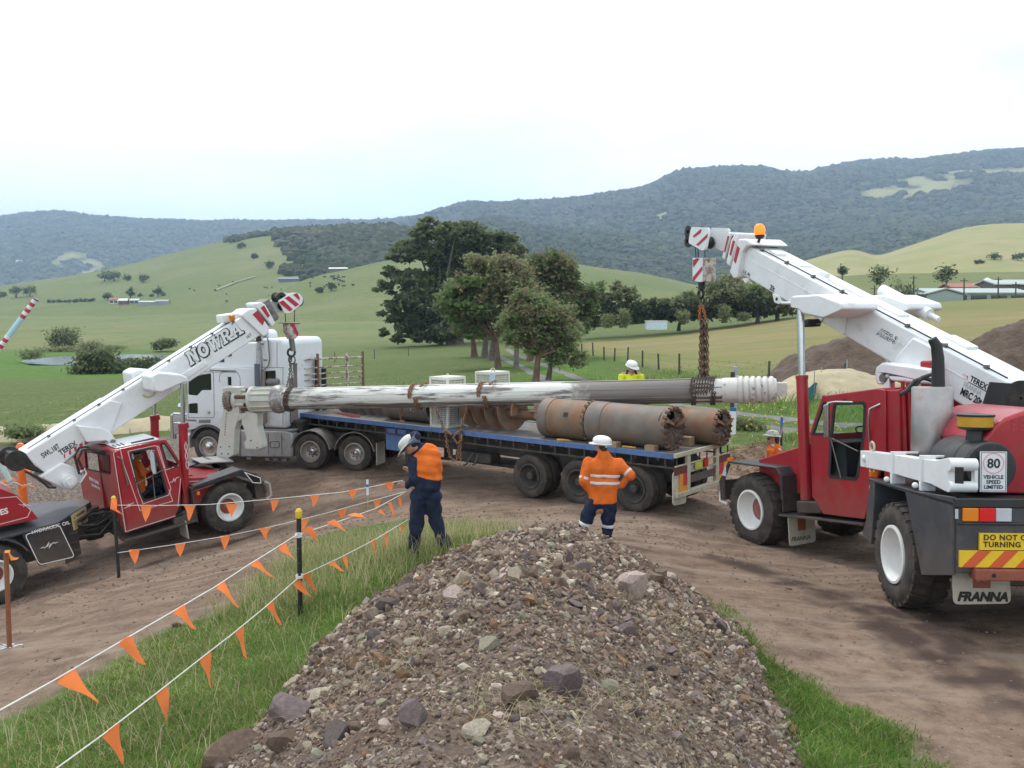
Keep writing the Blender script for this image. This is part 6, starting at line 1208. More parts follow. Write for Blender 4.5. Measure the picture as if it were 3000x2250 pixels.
# tank, steps, chassis
tk_=[(2.44,1.08),(.79,1.11),(.57,1.04),(.54,.93),(.58,.33),(2.47,.26)]
MB().prism([tk_[0],tk_[1],tk_[2],tk_[4],tk_[5]],.62,1.20).build('fuel_tank',ALU,tr,bevel=.07,smooth=35,seg=4)
MB().prism([(2.45,1.05),(2.22,1.06),(2.25,.27),(2.47,.28)],1.0,1.21).build('battery_box',STEEL,tr,bevel=.02)
sh=MB(); sh.strip(rpoly([(1.3,.75),(1.01,.78),(1,.6),(1.29,.58)],.05,3),.016,1.199,1.215,True);
for q in[(1.35,1.02),(.92,1.04)]: sh.box(q[0]-.008,q[0]+.008,1.198,1.208,tk_[4][1]+.05,tk_[0][1]-.08)
sh.build('tank_step',DGREY,tr)
MB().box(tk_[2][0]-.02,[(1.46,1.05)][0][0],.55,1.20,tk_[0][1]+.0,tk_[0][1]+.045).build('deck_plate',mat('aluminium tread',(.30,.29,.28),.5,metal=.4,var=.15),tr,bevel=.008)
fs=MB()
for q in[(2.01,.27),(1.41,.26),(1.13,.23),(.85,.29)]: fs.box(q[0]-.07,q[0]+.07,1.05,1.2,.20,.27)
fs.build('foot_step',STEEL,tr)
MB().box(-2.2,3.6,.32,.45,.72,.98).box(-2.2,3.6,-.45,-.32,.72,.98).build('chassis_rail',FRAMEM,tr)
MB().lathe([(-.06,.001),(-.06,.45),(.0,.5),(.06,.48),(.06,.001)],(-.68,0,1.08),(0,0,1),24).build('turntable',GREASE,tr)
for x in(0.01,-1.36): MB().cyl((x,-1.0,.52),(x,1.0,.52),.11,n=12).ball((x,0,.52),.24).build('axle',FRAMEM,tr,smooth=40)
for x in(.01,-1.36):
 for sg in(1,-1):
  MB().prism(arc(x,.52,.62,8,172,14)+arc(x,.52,.60,172,8,14),*sorted((sg*1.24,sg*.62))).build('mudguard',DUSTHUB,tr,smooth=40)
for sg in(1,-1): MB().box(-2.05,-2.02,*sorted((sg*1.22,sg*.65)),.22,.85).build('mudflap',CREAM,tr);
gp=[(1.78,1.41),(1.22,1.46)]; MB().cyl((gp[0][0],.6,gp[0][1]),(gp[1][0],.6,gp[1][1]),.09,n=14).build('green_air_pipe',mat('green paint',(.05,.16,.09),.5,var=.2),tr,smooth=40)
MB().box(spx1-.35,spx1+.5,-.5,.9,.98,1.35).build('gearbox_cover',GREASE,tr,bevel=.05)
for k in range(3):
 hcoil=[]
 for i in range(40): hcoil.append((spx1-.5-i*.022,.45-k*.25+.05*math.cos(i*1.2),1.22-.10*math.sin(i/39*math.pi)+.05*math.sin(i*1.2)))
 MB().tube(hcoil,.012,5).build('coiled_hose',GREASE,tr,smooth=60)
# ================================================================ TRAILER
TL=frame(((3.4170,19.6290,0.2502),(-0.7660,0.6428,-0.0087),(-0.6428,-0.7660,0.0000),(-0.0067,0.0056,1.0000)))
tl=thing('flatbed_trailer','long blue-edged flatbed trailer with rusty drill buckets on its deck','trailer',TL)
XR,XF,DZ=-.94,11.75,1.31
MB().box(XR,XF,-1.20,1.20,DZ-.06,DZ).build('deck',DECK,tl)
for sg in(1,-1):
 a,b=sorted((sg*1.25,sg*1.202))
 for k in range(9): x0=XR+(XF-XR)*k/9; MB().box(x0+.004,XR+(XF-XR)*(k+1)/9-.004,a,b,DZ-.10,DZ+.02).build('side_rail',BLUE,tl,bevel=.006)
 MB().box(XR,XF,sg*1.235-.015,sg*1.235+.015,DZ-.30,DZ-.265).build('tie_rail',FRAMEM,tl)
 st0=None
 for k in range(31):
  x=XR+.2+k*.41
  if st0 is None: st0=MB().box(-.016,.016,-.014,.014,DZ-.27,DZ-.10).build('stanchion',FRAMEM,tl); o=st0
  else: o=st0.copy(); COL.objects.link(o)
  o.location=(x,sg*1.235,0)
 MB().box(-.5,XF-.2,sg*.5-.07,sg*.5+.07,DZ-.62,DZ-.07).build('chassis_beam',FRAMEM,tl)
cb_=None
for k in range(22):
 if cb_ is None: o=cb_=MB().box(-.04,.04,-1.2,1.2,DZ-.16,DZ-.061).build('cross_member',FRAMEM,tl)
 else: o=cb_.copy(); COL.objects.link(o)
 o.location=(XR+.4+k*.56,0,0)
for x,z in((.05,.47),(1.49,.44),(2.90,.42)):
 for sg in(1,-1):
  wheel(tl,x,sg*1.23,z,.52,.27,.30,FRAMEM,FRAMEM,dish=.17,side=sg,holes=0,hubr=.10,hubd=.16)
  wheel(tl,x,sg*.90,z,.52,.27,.30,FRAMEM,FRAMEM,dish=.17,side=sg,holes=0,hubr=.10,hubd=.16)
 MB().cyl((x,-1.0,z),(x,1.0,z),.09,n=10).build('axle',FRAMEM,tl)
 for sg in(1,-1): MB().prism([(x-.6,DZ-.62),(x-.5,z+.12),(x+.5,z+.12),(x+.6,DZ-.62),(x+.3,DZ-.62),(x,z+.3),(x-.3,DZ-.62)],sg*.5-.05,sg*.5+.05).build('suspension',FRAMEM,tl)
tb=[(7.91,1.08),(6.97,1.1),(6.98,.58),(7.91,.6)]; tb2=[(7.02,.66)][0]
MB().box(tb2[0],tb[0][0],.75,1.2,tb[3][1]-.02,DZ-.14).build('tool_box',BLUE,tl,bevel=.01)
for sg in(1,-1):
 MB().box(7.35,7.55,sg*.75-.08,sg*.75+.08,.15,DZ-.1).box(7.28,7.62,sg*.75-.15,sg*.75+.15,.1,.16).build('landing_leg',FRAMEM,tl)
up=MB()
for p0,p1 in(([(4.98,.72),(5.27,.34)]),([(4.82,.7),(4.93,.41)]))if False else(([(4.98,.72)][0],[(5.25,.36)][0]),([(4.82,.7)][0],[(4.94,.4)][0])): up.tube([(p0[0],.9,p0[1]),(p1[0]-.02,.9,p1[1]+.05),(p1[0]+.15,.8,p1[1])],.025,6)
up.build('bent_pipe',STEEL,tl,smooth=50)
MB().box(3.6,6.4,-.4,.4,.35,.45).box(4.4,5.6,.5,.9,.5,.75).build('air_reservoir',FRAMEM,tl,bevel=.03)
MB().prism([(10.14,1.44),(9.78,1.47),(8.87,1.45),(8.9,1.38),(9.22,1.36)],1.252,1.27).build('red_board',mat('faded red board',(.36,.10,.09),.7,var=.2),tl)
# rear frame
rfm=MB(); rfm.box(XR-.06,XR,-1.25,1.25,DZ-.07,DZ+.02).box(XR-.05,XR,-1.22,1.22,DZ-.27,DZ-.24).box(XR-.09,XR+.03,-1.05,1.22,.40,.50)
rfm.build('rear_frame',CRMFR,tl,bevel=.008)
ub=MB()
for y in(.68,-.62): ub.box(XR-.055,XR+.03,y-.07,y+.07,.45,DZ-.08)
ub.build('rear_upright',CRMFR,tl,bevel=.008)
rs=MB()
for k in range(8): y=1.15-k*.33; rs.box(XR-.03,XR-.01,y-.015,y+.015,DZ-.26,DZ-.07)
rs.build('rear_stub',FRAMEM,tl)
rp_=[(.58,.84),(-.66,.81),(-.66,.57),(.58,.62)]; MB().box(XR-.03,XR,-.55,.61,min(p[1]for p in rp_)+.06,max(p[1]for p in rp_)-.05).build('rear_panel',DGREY,tl)
MB().box(XR-.045,XR-.02,-.55,.60,.86,.90).box(XR-.03,XR,-.1,.60,.9,1.02).build('lamp_bracket',mat('grey bracket',(.35,.35,.34),.6),tl)
npl=[(.44,1.04),(.13,1.03),(.13,.9),(.44,.91)]; MB().box(XR-.075,XR-.055,min(p[0]for p in npl),max(p[0]for p in npl),min(p[1]for p in npl),max(p[1]for p in npl)).build('number_plate',mat('green-yellow plate',(.50,.50,.04),.5),tl)
MB().box(XR-.075,XR-.05,min(p[0]for p in npl)-.25,min(p[0]for p in npl)-.08,npl[2][1],npl[0][1]+.05).build('tail_lamp',REDLENS,tl)
for sg in(1,-1):
 MB().box(XR-.05,XR,*sorted((sg*1.24,sg*.72)),.88,1.03).build('lamp_bar',mat('maroon lens bar',(.13,.03,.035),.4),tl)
 a,b=sorted((sg*1.02,sg*.70)); ins=sg*.86
 MB().box(XR-.05,XR-.02,*sorted((sg*1.06,sg*.92)),.50,.88).build('marker_plate',mat('amber plate',(.75,.33,.03),.5),tl)
 MB().box(XR-.05,XR-.02,*sorted((sg*.918,sg*.70)),.62,.88).build('marker_plate',INKR,tl)
 MB().box(XR-.05,XR-.02,*sorted((sg*.918,sg*.70)),.50,.617).build('marker_plate',mat('amber plate',(.75,.33,.03),.5),tl)
 MB().prism(rpoly([(sg*1.30,.95),(sg*.75,.95),(sg*.72,.22),(sg*1.28,.25)],.1),XR-.02,XR+.0,'x').build('mudflap',mat('white rubber',(.56,.53,.44),.7,var=.1,col2=(.3,.25,.2),cov=(.5,.8),cscale=5),tl)
# headboard gate of rusty pipe
HB=mat('rusty white pipe',(.55,.51,.44),.8,var=.2,vscale=8,col2=(.16,.085,.05),cov=(.44,.58),cscale=9)
for y in(1.12,.45,-.68,-1.32): MB().box(XF-.03,XF+.03,y-.03,y+.03,1.25,3.05).build('gate_post',RUST if y in(.45,-1.32)else HB,tl)
for z in(1.55,1.8,2.08,2.27,2.43,2.62,2.88): MB().tube([(XF,1.12,z),(XF,0,z+.01),(XF,-1.32,z-.01)],.022 if z<2.8 else .032,6).build('gate_rail',HB,tl,smooth=50)
# ================================================================ LOAD ON THE DECK
DRUMG=mat('grey drill steel',(.172,.145,.126),.65,metal=.15,var=.18,vscale=3,bump=.25,bscale=20,col2=(.215,.110,.060),cov=(.50,.74),cscale=2.2)
DRUMB=mat('brown drill steel',(.205,.150,.105),.7,metal=.1,var=.2,vscale=3,bump=.3,bscale=20,col2=(.235,.100,.045),cov=(.42,.68),cscale=2.2)
MUD=mat('dried mud',(.125,.088,.068),.95,var=.3,vscale=10,bump=.8,bscale=22,bdist=.03)
def drum(name,label,x0,x1,y,R_,m,teeth=True,group='drill buckets on the trailer'):
 T=TL@Matrix.Translation((x0,y,DZ+R_+.004)); g=thing(name,label,'drill bucket',T,group); L_=x1-x0
 MB().lathe([(.10,R_-.03),(.02,R_-.01),(0,R_),(L_,R_),(L_,R_*.2),(L_-.05,R_*.2),(L_-.05,R_-.035),(.10,R_-.035)],(0,0,0),(1,0,0),40,closed=True).build('shell',m,g,smooth=40)
 MB().lathe([(L_*.80,R_+.001),(L_*.80,R_+.012),(L_-.0,R_+.012),(L_,R_+.001)],(0,0,0),(1,0,0),40).build('collar',DRUMG,g,smooth=40)
 if teeth:
  rt_=random.Random(int(x0*100));
  for k in range(20):
   a=2*math.pi*k/20; b=MB(); r0,r1=R_-.06,R_+.035; da=.07
   P_=lambda x,r,t: (x,r*math.cos(t),r*math.sin(t))
   b.hexa([P_(.06,r0,a-da),P_(.06,r0,a+da),P_(.06,r1,a+da),P_(.06,r1,a-da),P_(-.03-.03*rt_.random(),r0+.01,a-da*.7),P_(-.03,r0+.01,a+da*.7),P_(-.02,r1-.02,a+da*.7),P_(-.02,r1-.02,a-da*.7)])
   b.build('tooth',RUST if k%3 else MUD,g)
  v=[(.10,0,0)]; n=36
  for k in range(n):
   a=2*math.pi*k/n
   for r_,x in((R_*.5,.02),(R_-.03,.05)): v.append((x+(rt_.random()-.5)*.06,r_*math.cos(a),r_*math.sin(a)))
  f=[(0,1+2*k,1+2*((k+1)%n))for k in range(n)]+[(1+2*k,2+2*k,2+2*((k+1)%n),1+2*((k+1)%n))for k in range(n)if not(n*.12<k<n*.24)]
  rawmesh('cutting_floor',v,f,MUD,g)
  w=MB()
  for q in(0.4,2.6): w.hexa([(.0,.05*math.cos(q),.05*math.sin(q)),(-.12,R_*.5*math.cos(q),R_*.5*math.sin(q)),(-.1,R_*.95*math.cos(q),R_*.95*math.sin(q)),(.05,R_*.95*math.cos(q),R_*.95*math.sin(q)),(.05,.05*math.cos(q+.5),.05*math.sin(q+.5)),(-.08,R_*.5*math.cos(q+.3),R_*.5*math.sin(q+.3)),(-.06,R_*.95*math.cos(q+.2),R_*.95*math.sin(q+.2)),(.08,R_*.95*math.cos(q+.2),R_*.95*math.sin(q+.2))])
  w.build('cutting_blade',RUST,g)
 return g
g=drum('drill_bucket','grey steel drill bucket with a toothed rim at the trailer tail',-.62,1.42,.65,.455,DRUMG)
MB().prism(arc(0,0,.458,25,70,8)+arc(0,0,.45,70,25,8),.13,.16,'x').build('rim_slot',INK,g)
g=drum('drill_bucket','rust brown drill bucket with a square hole lying mid trailer',1.46,2.78,.65,.455,DRUMB)
sq=MB(); a=math.radians(20); r=.458
sq.hexa([(.42,r*math.cos(a-.12),r*math.sin(a-.12)),(.55,r*math.cos(a-.12),r*math.sin(a-.12)),(.55,r*math.cos(a+.12),r*math.sin(a+.12)),(.42,r*math.cos(a+.12),r*math.sin(a+.12)),(.42,(r+.004)*math.cos(a-.12),(r+.004)*math.sin(a-.12)),(.55,(r+.004)*math.cos(a-.12),(r+.004)*math.sin(a-.12)),(.55,(r+.004)*math.cos(a+.12),(r+.004)*math.sin(a+.12)),(.42,(r+.004)*math.cos(a+.12),(r+.004)*math.sin(a+.12))]); sq.build('square_hole',INK,g)
drum('drill_bucket','smaller brown drill bucket with ragged teeth overhanging the far rear corner of the deck',-1.15,1.3,-.55,.39,DRUMB)
def auger(name,label,x0,x1,y,R_,pitch,m,ms):
 T=TL@Matrix.Translation((x0,y,DZ+R_+.004)); g=thing(name,label,'auger',T); n=int((x1-x0)/pitch*28); V=[]; Fc=[]
 for i in range(n+1):
  a=2*math.pi*i/28; x=(x1-x0)*i/n
  for r_ in(.13,R_):
   for dx in(-.014,.014): V.append((x+dx,r_*math.cos(a),r_*math.sin(a)))
 for i in range(n):
  b=i*4; Fc+=[(b,b+2,b+6,b+4),(b+1,b+5,b+7,b+3),(b+2,b+3,b+7,b+6)]
 rawmesh('flight',V,Fc,m,g,smooth=40)
 MB().cyl((-.9,0,0),(x1-x0+.2,0,0),.135,n=16).build('shaft',ms,g,smooth=40)
 return g
g=auger('auger','rusty drilling auger with wide spiral flights beside the white cage',3.75,5.6,.42,.44,.43,DRUMB,RUST)
MB().box(-1.0,-.5,-.2,.2,-.06,.3).box(-.62,-.35,-.24,.24,.1,.14).build('kelly_socket',mat('pinkish brown steel',(.24,.15,.115),.7,var=.2),g,bevel=.02)
ey=MB(); ey.cyl((-.86,.205,.1),(-.86,.2,.1),.035,n=10).cyl((-.74,.205,.1),(-.74,.2,.1),.035,n=10); ey.build('pin_hole',INK,g)
MB().hexa([(-1.15,.05,-.05),(-.95,.05,-.12),(-.9,.3,-.1),(-1.1,.3,.02),(-1.1,.05,.35),(-.9,.05,.3),(-.85,.28,.3),(-1.05,.28,.36)]).build('drive_lug',CRMFR,g,bevel=.02)
auger('auger','small dark auger lying at the front end of the trailer deck',8.7,10.9,.3,.36,.40,mat('dark drill steel',(.12,.10,.09),.7,var=.2),RUST)
g=thing('steel_casing','plain grey steel casing tube left of the white cages','casing',TL@Matrix.Translation((6.7,.45,DZ+.43)))
MB().lathe([(0,.40),(0,.426),(1.75,.426),(1.75,.40)],(0,0,0),(1,0,0),36,closed=True).lathe([(.0,.427),(.0,.436),(.09,.436),(.09,.427)],(0,0,0),(1,0,0),36).build('tube',DRUMG,g,smooth=40)
kn=MB(); rk=random.Random(2)
for k in range(26): a=rk.uniform(-.3,.9); kn.ball((rk.uniform(.35,.62),.428*math.cos(a),.428*math.sin(a)),.012+rk.random()*.01,6,4)
tag(kn.build('weld_spatter',CRMFR,g),kind='stuff')
# timber packers and straps
for k,(x,y,dz)in enumerate(((-.55,-.05,0),(-.3,1.05,0),(.6,1.12,0))):
 t_=MB().box(-.12,.12,-.1,.1,0,.12 if k else .2).build('timber_packer',mat('weathered timber',(.30,.21,.13),.9,var=.25,vscale=9),bevel=.01); t_.matrix_world=TL@Matrix.Translation((x,y,DZ+.003)); tag(t_,['timber block standing between the two drill buckets at the tail','low timber wedge under the tail end of the grey drill bucket','low timber wedge under the middle of the grey drill bucket'][k],'timber block','timber packers on the deck')
for k,(x,w)in enumerate(((.15,.28),(1.0,.34),(1.9,.2))):
 b=MB(); rk=random.Random(k)
 for i in range(5): b.tube([(rk.uniform(-w,w),rk.uniform(-.05,.05),rk.uniform(.0,.03))for _ in range(3)],.016,5)
 o=b.build('ratchet_strap',mat('yellow webbing',(.52,.30,.035),.8,var=.2),smooth=60); o.matrix_world=TL@Matrix.Translation((x,1.17,DZ+.035)); tag(o,['yellow strap heap nearest the tail on the blue deck edge','long yellow strap heap on the blue deck edge','yellow strap heap beneath the brown drill bucket'][k],'strap','yellow straps on the deck edge')
# cages
def cage(label,x,y,wx_,wy_,h,tagm=False,sh_=False):
 g=thing('wire_cage',label,'cage',TL@Matrix.Translation((x,y,DZ+.003)),'white mesh cages on the trailer'); W_=mat('cage white paint',(.66,.65,.58),.55,var=.08,col2=(.38,.30,.22),cov=(.62,.8),cscale=8)
 for cx,cy in((0,0),(wx_,0),(0,-wy_),(wx_,-wy_)): MB().box(cx-.03,cx+.03,cy-.03,cy+.03,0,h).build('post',W_,g,bevel=.004)
 for z in(.03,h-.04):
  MB().box(.031,wx_-.031,-.028,.028,z-.03,z+.03).build('rail',W_,g); MB().box(.031,wx_-.031,-wy_-.028,-wy_+.028,z-.03,z+.03).build('rail',W_,g)
  MB().box(-.028,.028,-wy_+.031,-.031,z-.03,z+.03).build('rail',W_,g); MB().box(wx_-.028,wx_+.028,-wy_+.031,-.031,z-.03,z+.03).build('rail',W_,g)
 MB().box(-.02,wx_+.02,-wy_-.02,.02,h-.008,h+.004).build('lid',W_,g)
 w=MB(); s=.052
 for k in range(1,int(wx_/s)):
  for yy in(0,-wy_): w.box(k*s-.006,k*s+.006,yy-.004,yy+.004,.06,h-.07)
 for k in range(1,int(wy_/s)):
  for xx in(0,wx_): w.box(xx-.004,xx+.004,-k*s-.006,-k*s+.006,.06,h-.07)
 for k in range(1,int(h/s)):
  z=k*s+.03
  if z>h-.08: break
  for yy in(0,-wy_): w.box(.03,wx_-.03,yy-.005,yy+.005,z-.006,z+.006)
  for xx in(0,wx_): w.box(xx-.005,xx+.005,-wy_+.03,-.03,z-.006,z+.006)
 tag(w.build('wire_mesh',W_,g),kind='stuff')
 for cx,cy in((.05,-.05),(wx_-.05,-wy_+.05)): MB().tube([(cx+.03*math.cos(a),cy,h+.01+.035*math.sin(a))for a in np.linspace(0,math.pi,7)],.010,5).build('lifting_eye',W_,g)
 if tagm:
  MB().tube([(.02+.06*math.cos(a),.0,h+.05+.06*math.sin(a))for a in np.linspace(-.5,3.7,9)],.016,6).build('shackle',CRMFR,g)
  MB().box(-.06,.10,.034,.042,h-.30,h-.03).build('paper_tag',mat('pale blue tag',(.45,.58,.70),.6),g)
  MB().box(.1,wx_-.1,-wy_+.1,-.1,.05,.5).build('crate_load',BLUE,g)
 else: MB().box(.08,wx_-.08,-wy_+.08,-.1,.04,.62).build('crate_load',BLUE,g,bevel=.02)
 return g
cg=[(5.65,1.11)][0]
cage('white wire mesh cage with hanging chain in front, at the near deck edge',cg[0]+.05,1.05,.60,.62,1.30)
cage('white wire mesh cage with a pale blue tag behind the long white mast',5.45,-.45,.62,.60,1.36,True)
# ================================================================ THE LIFTED MAST
PL=frame(((-7.5139,23.9725,2.0862),(0.9584,-0.2817,0.0467),(0.2820,0.9594,-0.0000),(-0.0448,0.0132,0.9989)))
pm=thing('drill_mast','long white and grey round drill mast hanging between the two cranes','drill mast',PL)
def mastmat():
 m=bpy.data.materials.new('worn white to bare steel'); m.use_nodes=True; t=m.node_tree; N=t.nodes; L=t.links; b=N['Principled BSDF']; b.inputs['Roughness'].default_value=.5
 tcn=N.new('ShaderNodeTexCoord'); mp_=N.new('ShaderNodeMapping'); mp_.inputs['Scale'].default_value=(.55,5,5); L.new(tcn.outputs['Object'],mp_.inputs[0])
 def nz_(s,lo,hi,v=None):
  n=N.new('ShaderNodeTexNoise'); n.inputs['Scale'].default_value=s; n.inputs['Detail'].default_value=8; n.inputs['Roughness'].default_value=.65; L.new(v or mp_.outputs[0],n.inputs[0]); r=N.new('ShaderNodeMapRange'); r.inputs[1].default_value=lo; r.inputs[2].default_value=hi; L.new(n.outputs['Fac'],r.inputs[0]); return r.outputs[0]
 def mix(f,a,c):
  x=N.new('ShaderNodeMixRGB'); L.new(f,x.inputs[0])
  for i,q in((1,a),(2,c)):
   if isinstance(q,tuple): x.inputs[i].default_value=(*q,1)
   else: L.new(q,x.inputs[i])
  return x.outputs[0]
 wh=mix(nz_(1.6,.50,.585),(.66,.65,.61),(.17,.15,.14)); wh=mix(nz_(6,.6,.72),wh,(.42,.38,.34))
 st=mix(nz_(1.2,.4,.7),(.19,.168,.152),(.245,.22,.20))
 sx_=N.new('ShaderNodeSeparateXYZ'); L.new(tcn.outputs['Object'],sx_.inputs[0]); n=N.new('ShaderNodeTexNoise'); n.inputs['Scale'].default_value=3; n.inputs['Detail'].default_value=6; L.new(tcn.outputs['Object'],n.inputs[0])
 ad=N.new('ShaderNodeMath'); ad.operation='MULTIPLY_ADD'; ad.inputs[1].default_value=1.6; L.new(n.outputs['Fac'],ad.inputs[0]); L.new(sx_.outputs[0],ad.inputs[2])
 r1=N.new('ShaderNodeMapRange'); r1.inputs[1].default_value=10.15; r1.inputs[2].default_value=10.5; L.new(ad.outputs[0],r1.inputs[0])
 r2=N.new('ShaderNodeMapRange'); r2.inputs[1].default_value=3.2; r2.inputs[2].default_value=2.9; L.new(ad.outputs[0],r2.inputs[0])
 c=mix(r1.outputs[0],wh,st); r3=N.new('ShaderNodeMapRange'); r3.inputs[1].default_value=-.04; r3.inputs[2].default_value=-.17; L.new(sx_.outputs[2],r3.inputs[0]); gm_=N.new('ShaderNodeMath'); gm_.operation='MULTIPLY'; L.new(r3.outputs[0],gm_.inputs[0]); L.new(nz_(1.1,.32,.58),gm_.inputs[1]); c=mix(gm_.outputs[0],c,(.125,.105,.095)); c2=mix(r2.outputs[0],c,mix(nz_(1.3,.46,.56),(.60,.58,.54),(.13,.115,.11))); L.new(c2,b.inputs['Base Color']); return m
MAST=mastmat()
OFFW=mat('off-white machine paint',(.60,.61,.54),.45,var=.06,vscale=4,col2=(.30,.24,.18),cov=(.62,.8),cscale=6)
n=48; prof=[]
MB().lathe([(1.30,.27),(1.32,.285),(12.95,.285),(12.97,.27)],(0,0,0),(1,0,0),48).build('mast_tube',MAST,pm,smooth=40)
for a,w,h in((-28,.07,.022),(-52,.06,.020),(78,.05,.025),(20,.03,.012),(160,.06,.02),(230,.06,.02)):
 q=math.radians(a); cy,cz=-math.cos(q),math.sin(q); b=MB(); x0,x1=(1.5,12.9)
 b.bar((x0,cy*.288,cz*.288),(x1,cy*.288,cz*.288),w,h,(0,cy,cz)); b.build('guide_rail',MAST,pm,bevel=.004)
# chipped flange plates and end fittings at the left
MB().lathe([(-.16,.18),(-.16,.34),(-.10,.365),(.0,.365),(.03,.34),(.06,.30),(.06,.18)],(0,0,0),(1,0,0),48,closed=True).build('slewing_ring',mat('rusty ring',(.26,.22,.18),.6,var=.2,col2=(.12,.07,.05),cov=(.45,.6),cscale=12),pm,smooth=35)
for k in range(30):
 a=2*math.pi*k/30; o=MB().cyl((-.185,.33*math.cos(a),.33*math.sin(a)),(.05,.33*math.cos(a),.33*math.sin(a)),.018,n=6).build('bolt',GREASE,pm)
MB().lathe([(.05,.15),(.05,.31),(.16,.31),(.18,.26),(.45,.24),(.45,.15)],(0,0,0),(1,0,0),40,closed=True).build('hub_flange',OFFW,pm,smooth=35)
for k in range(8):
 a=2*math.pi*(k+.5)/8; m_=RUST if k%2 else OFFW
 MB().cyl((.16,.28*math.cos(a),.28*math.sin(a)),(.56,.28*math.cos(a),.28*math.sin(a)),.05 if k%2 else .035,n=12).build('buffer_rod',m_,pm,smooth=40)
 if k%2==0: MB().cyl((.44,.29*math.cos(a),.29*math.sin(a)),(.53,.29*math.cos(a),.29*math.sin(a)),.055,n=12).build('rod_cap',GREASE,pm,smooth=40)
MB().lathe([(.54,.2),(.54,.36),(.60,.36),(.62,.30),(1.26,.29),(1.26,.2)],(0,0,0),(1,0,0),48,closed=True).build('ribbed_sleeve',OFFW,pm,smooth=35)
for k in range(12):
 a=2*math.pi*k/12; c,s=math.cos(a),math.sin(a); MB().bar((.6,.315*c,.315*s),(1.27,.315*c,.315*s),.02,.06,(0,c,s)).build('sleeve_rib',OFFW,pm)
MB().lathe([(1.26,.2),(1.26,.375),(1.34,.385),(1.42,.375),(1.50,.33),(1.56,.29),(1.56,.2)],(0,0,0),(1,0,0),48,closed=True).build('end_collar',mat('grey steel collar',(.27,.255,.245),.5,metal=.3,var=.15,col2=(.5,.48,.45),cov=(.5,.6),cscale=6),pm,smooth=35)
# bracket legs
MB().prism([(-.21,.36),(.03,.38),(.29,.36),(.24,-.35),(.21,-.45),(.07,-.77),(0,-1.27),(-.03,-1.48),(-.17,-1.55),(-.56,-1.55),(-.55,-1.39),(-.36,-.68),(-.25,-.24),(-.28,.05)],-.24,.05).build('mast_bracket',OFFW,pm,bevel=.02)
MB().prism([(.21,-.36),(.51,-.32),(.77,-.36),(.74,-.72),(.83,-1.19),(.83,-1.29),(.7,-1.33),(.33,-1.31),(.31,-1.13),(.39,-1.04),(.27,-.57)],-.20,.12).build('mast_bracket',OFFW,pm,bevel=.02)
MB().prism([(.1,-.35),(.44,-.35),(.43,-.46),(.3,-.48),(.15,-.57)],-.22,.10).build('bracket_web',OFFW,pm,bevel=.01)
bt=MB()
for q in[(-.38,-1.43),(-.18,-1.44),(-.4,-1.25),(-.13,-1.24),(.73,-1.27),(.55,-1.08)]: bt.cyl((q[0],-.25,q[1]),(q[0],-.235,q[1]),.02,n=8)
bt.build('bolt_hole',INK,pm)
sc_=MB(); lp=[(-.15,-.33),(-.25,-.97)]
for k in range(9): q=Vector(lp[0]).lerp(Vector(lp[1]),k/9); sc_.box(q[0]-.015,q[0]+.012,-.246,-.2385,q[1]-.03,q[1])
sc_.build('stencil_marks',DGREY,pm)
MB().prism([(-.12,-.22),(-.05,-.15),(-.04,-.22),(-.09,-.31)],-.2445,-.2385).build('bracket_hole',INK,pm)
# right end: white sleeve, ribbed rings and lifting tongue
CHIP=mat('chipped white paint',(.66,.63,.60),.55,var=.08,vscale=4,col2=(.17,.13,.115),cov=(.57,.66),cscale=6,stretch=(1,1,1))
MB().lathe([(12.25,.286),(12.25,.292),(13.25,.292),(13.25,.286)],(0,0,0),(1,0,0),40).build('white_sleeve',CHIP,pm,smooth=40)
MB().lathe([(13.0,.2),(13.0,.29),(14.05,.26),(14.08,.2)],(0,0,0),(1,0,0),40).build('ring_core',CHIP,pm,smooth=40)
for k in range(6):
 x=13.26+k*.135; R_=.325-k*.004; MB().lathe([(x,.24),(x,R_-.02),(x+.03,R_),(x+.075,R_),(x+.10,R_-.025),(x+.10,.24)],(0,0,0),(1,0,0),40,closed=True).build('rib_ring',CHIP,pm,smooth=35)
MB().lathe([(14.04,.001),(14.04,.26),(14.09,.24),(14.12,.12),(14.12,.001)],(0,0,0),(1,0,0),36).build('end_cap',CHIP,pm,smooth=35)
tg=[(13.73,.11),(13.88,.15),(14.3,.14),(14.33,.1),(14.32,-.09),(14.28,-.15),(13.73,-.14)]
MB().prism(tg,-.12,-.06).prism(tg,.06,.12).build('lifting_tongue',CHIP,pm,bevel=.02)
MB().prism([(13.73,.13),(13.88,.16),(14.31,.15),(14.31,.1),(13.74,.09)],-.121,.121).build('tongue_top',CHIP,pm)
MB().tube([(p[0],-.05,p[1])for p in[(13.22,.33),(13.46,.27),(13.73,.18),(13.88,.15)]],.016,6).build('cable',CHIP,pm)
# ---------------------------------------------------------------- slings and chains (worn things on the mast)
def ring_around(x,r=.30,lean=0.,n=26,a0=0,a1=2*math.pi,xw=0.):
 return[PL@Vector((x+lean*math.sin(a)+xw*(a/6.28),-r*math.cos(a),r*math.sin(a)))for a in np.linspace(a0,a1,n)]
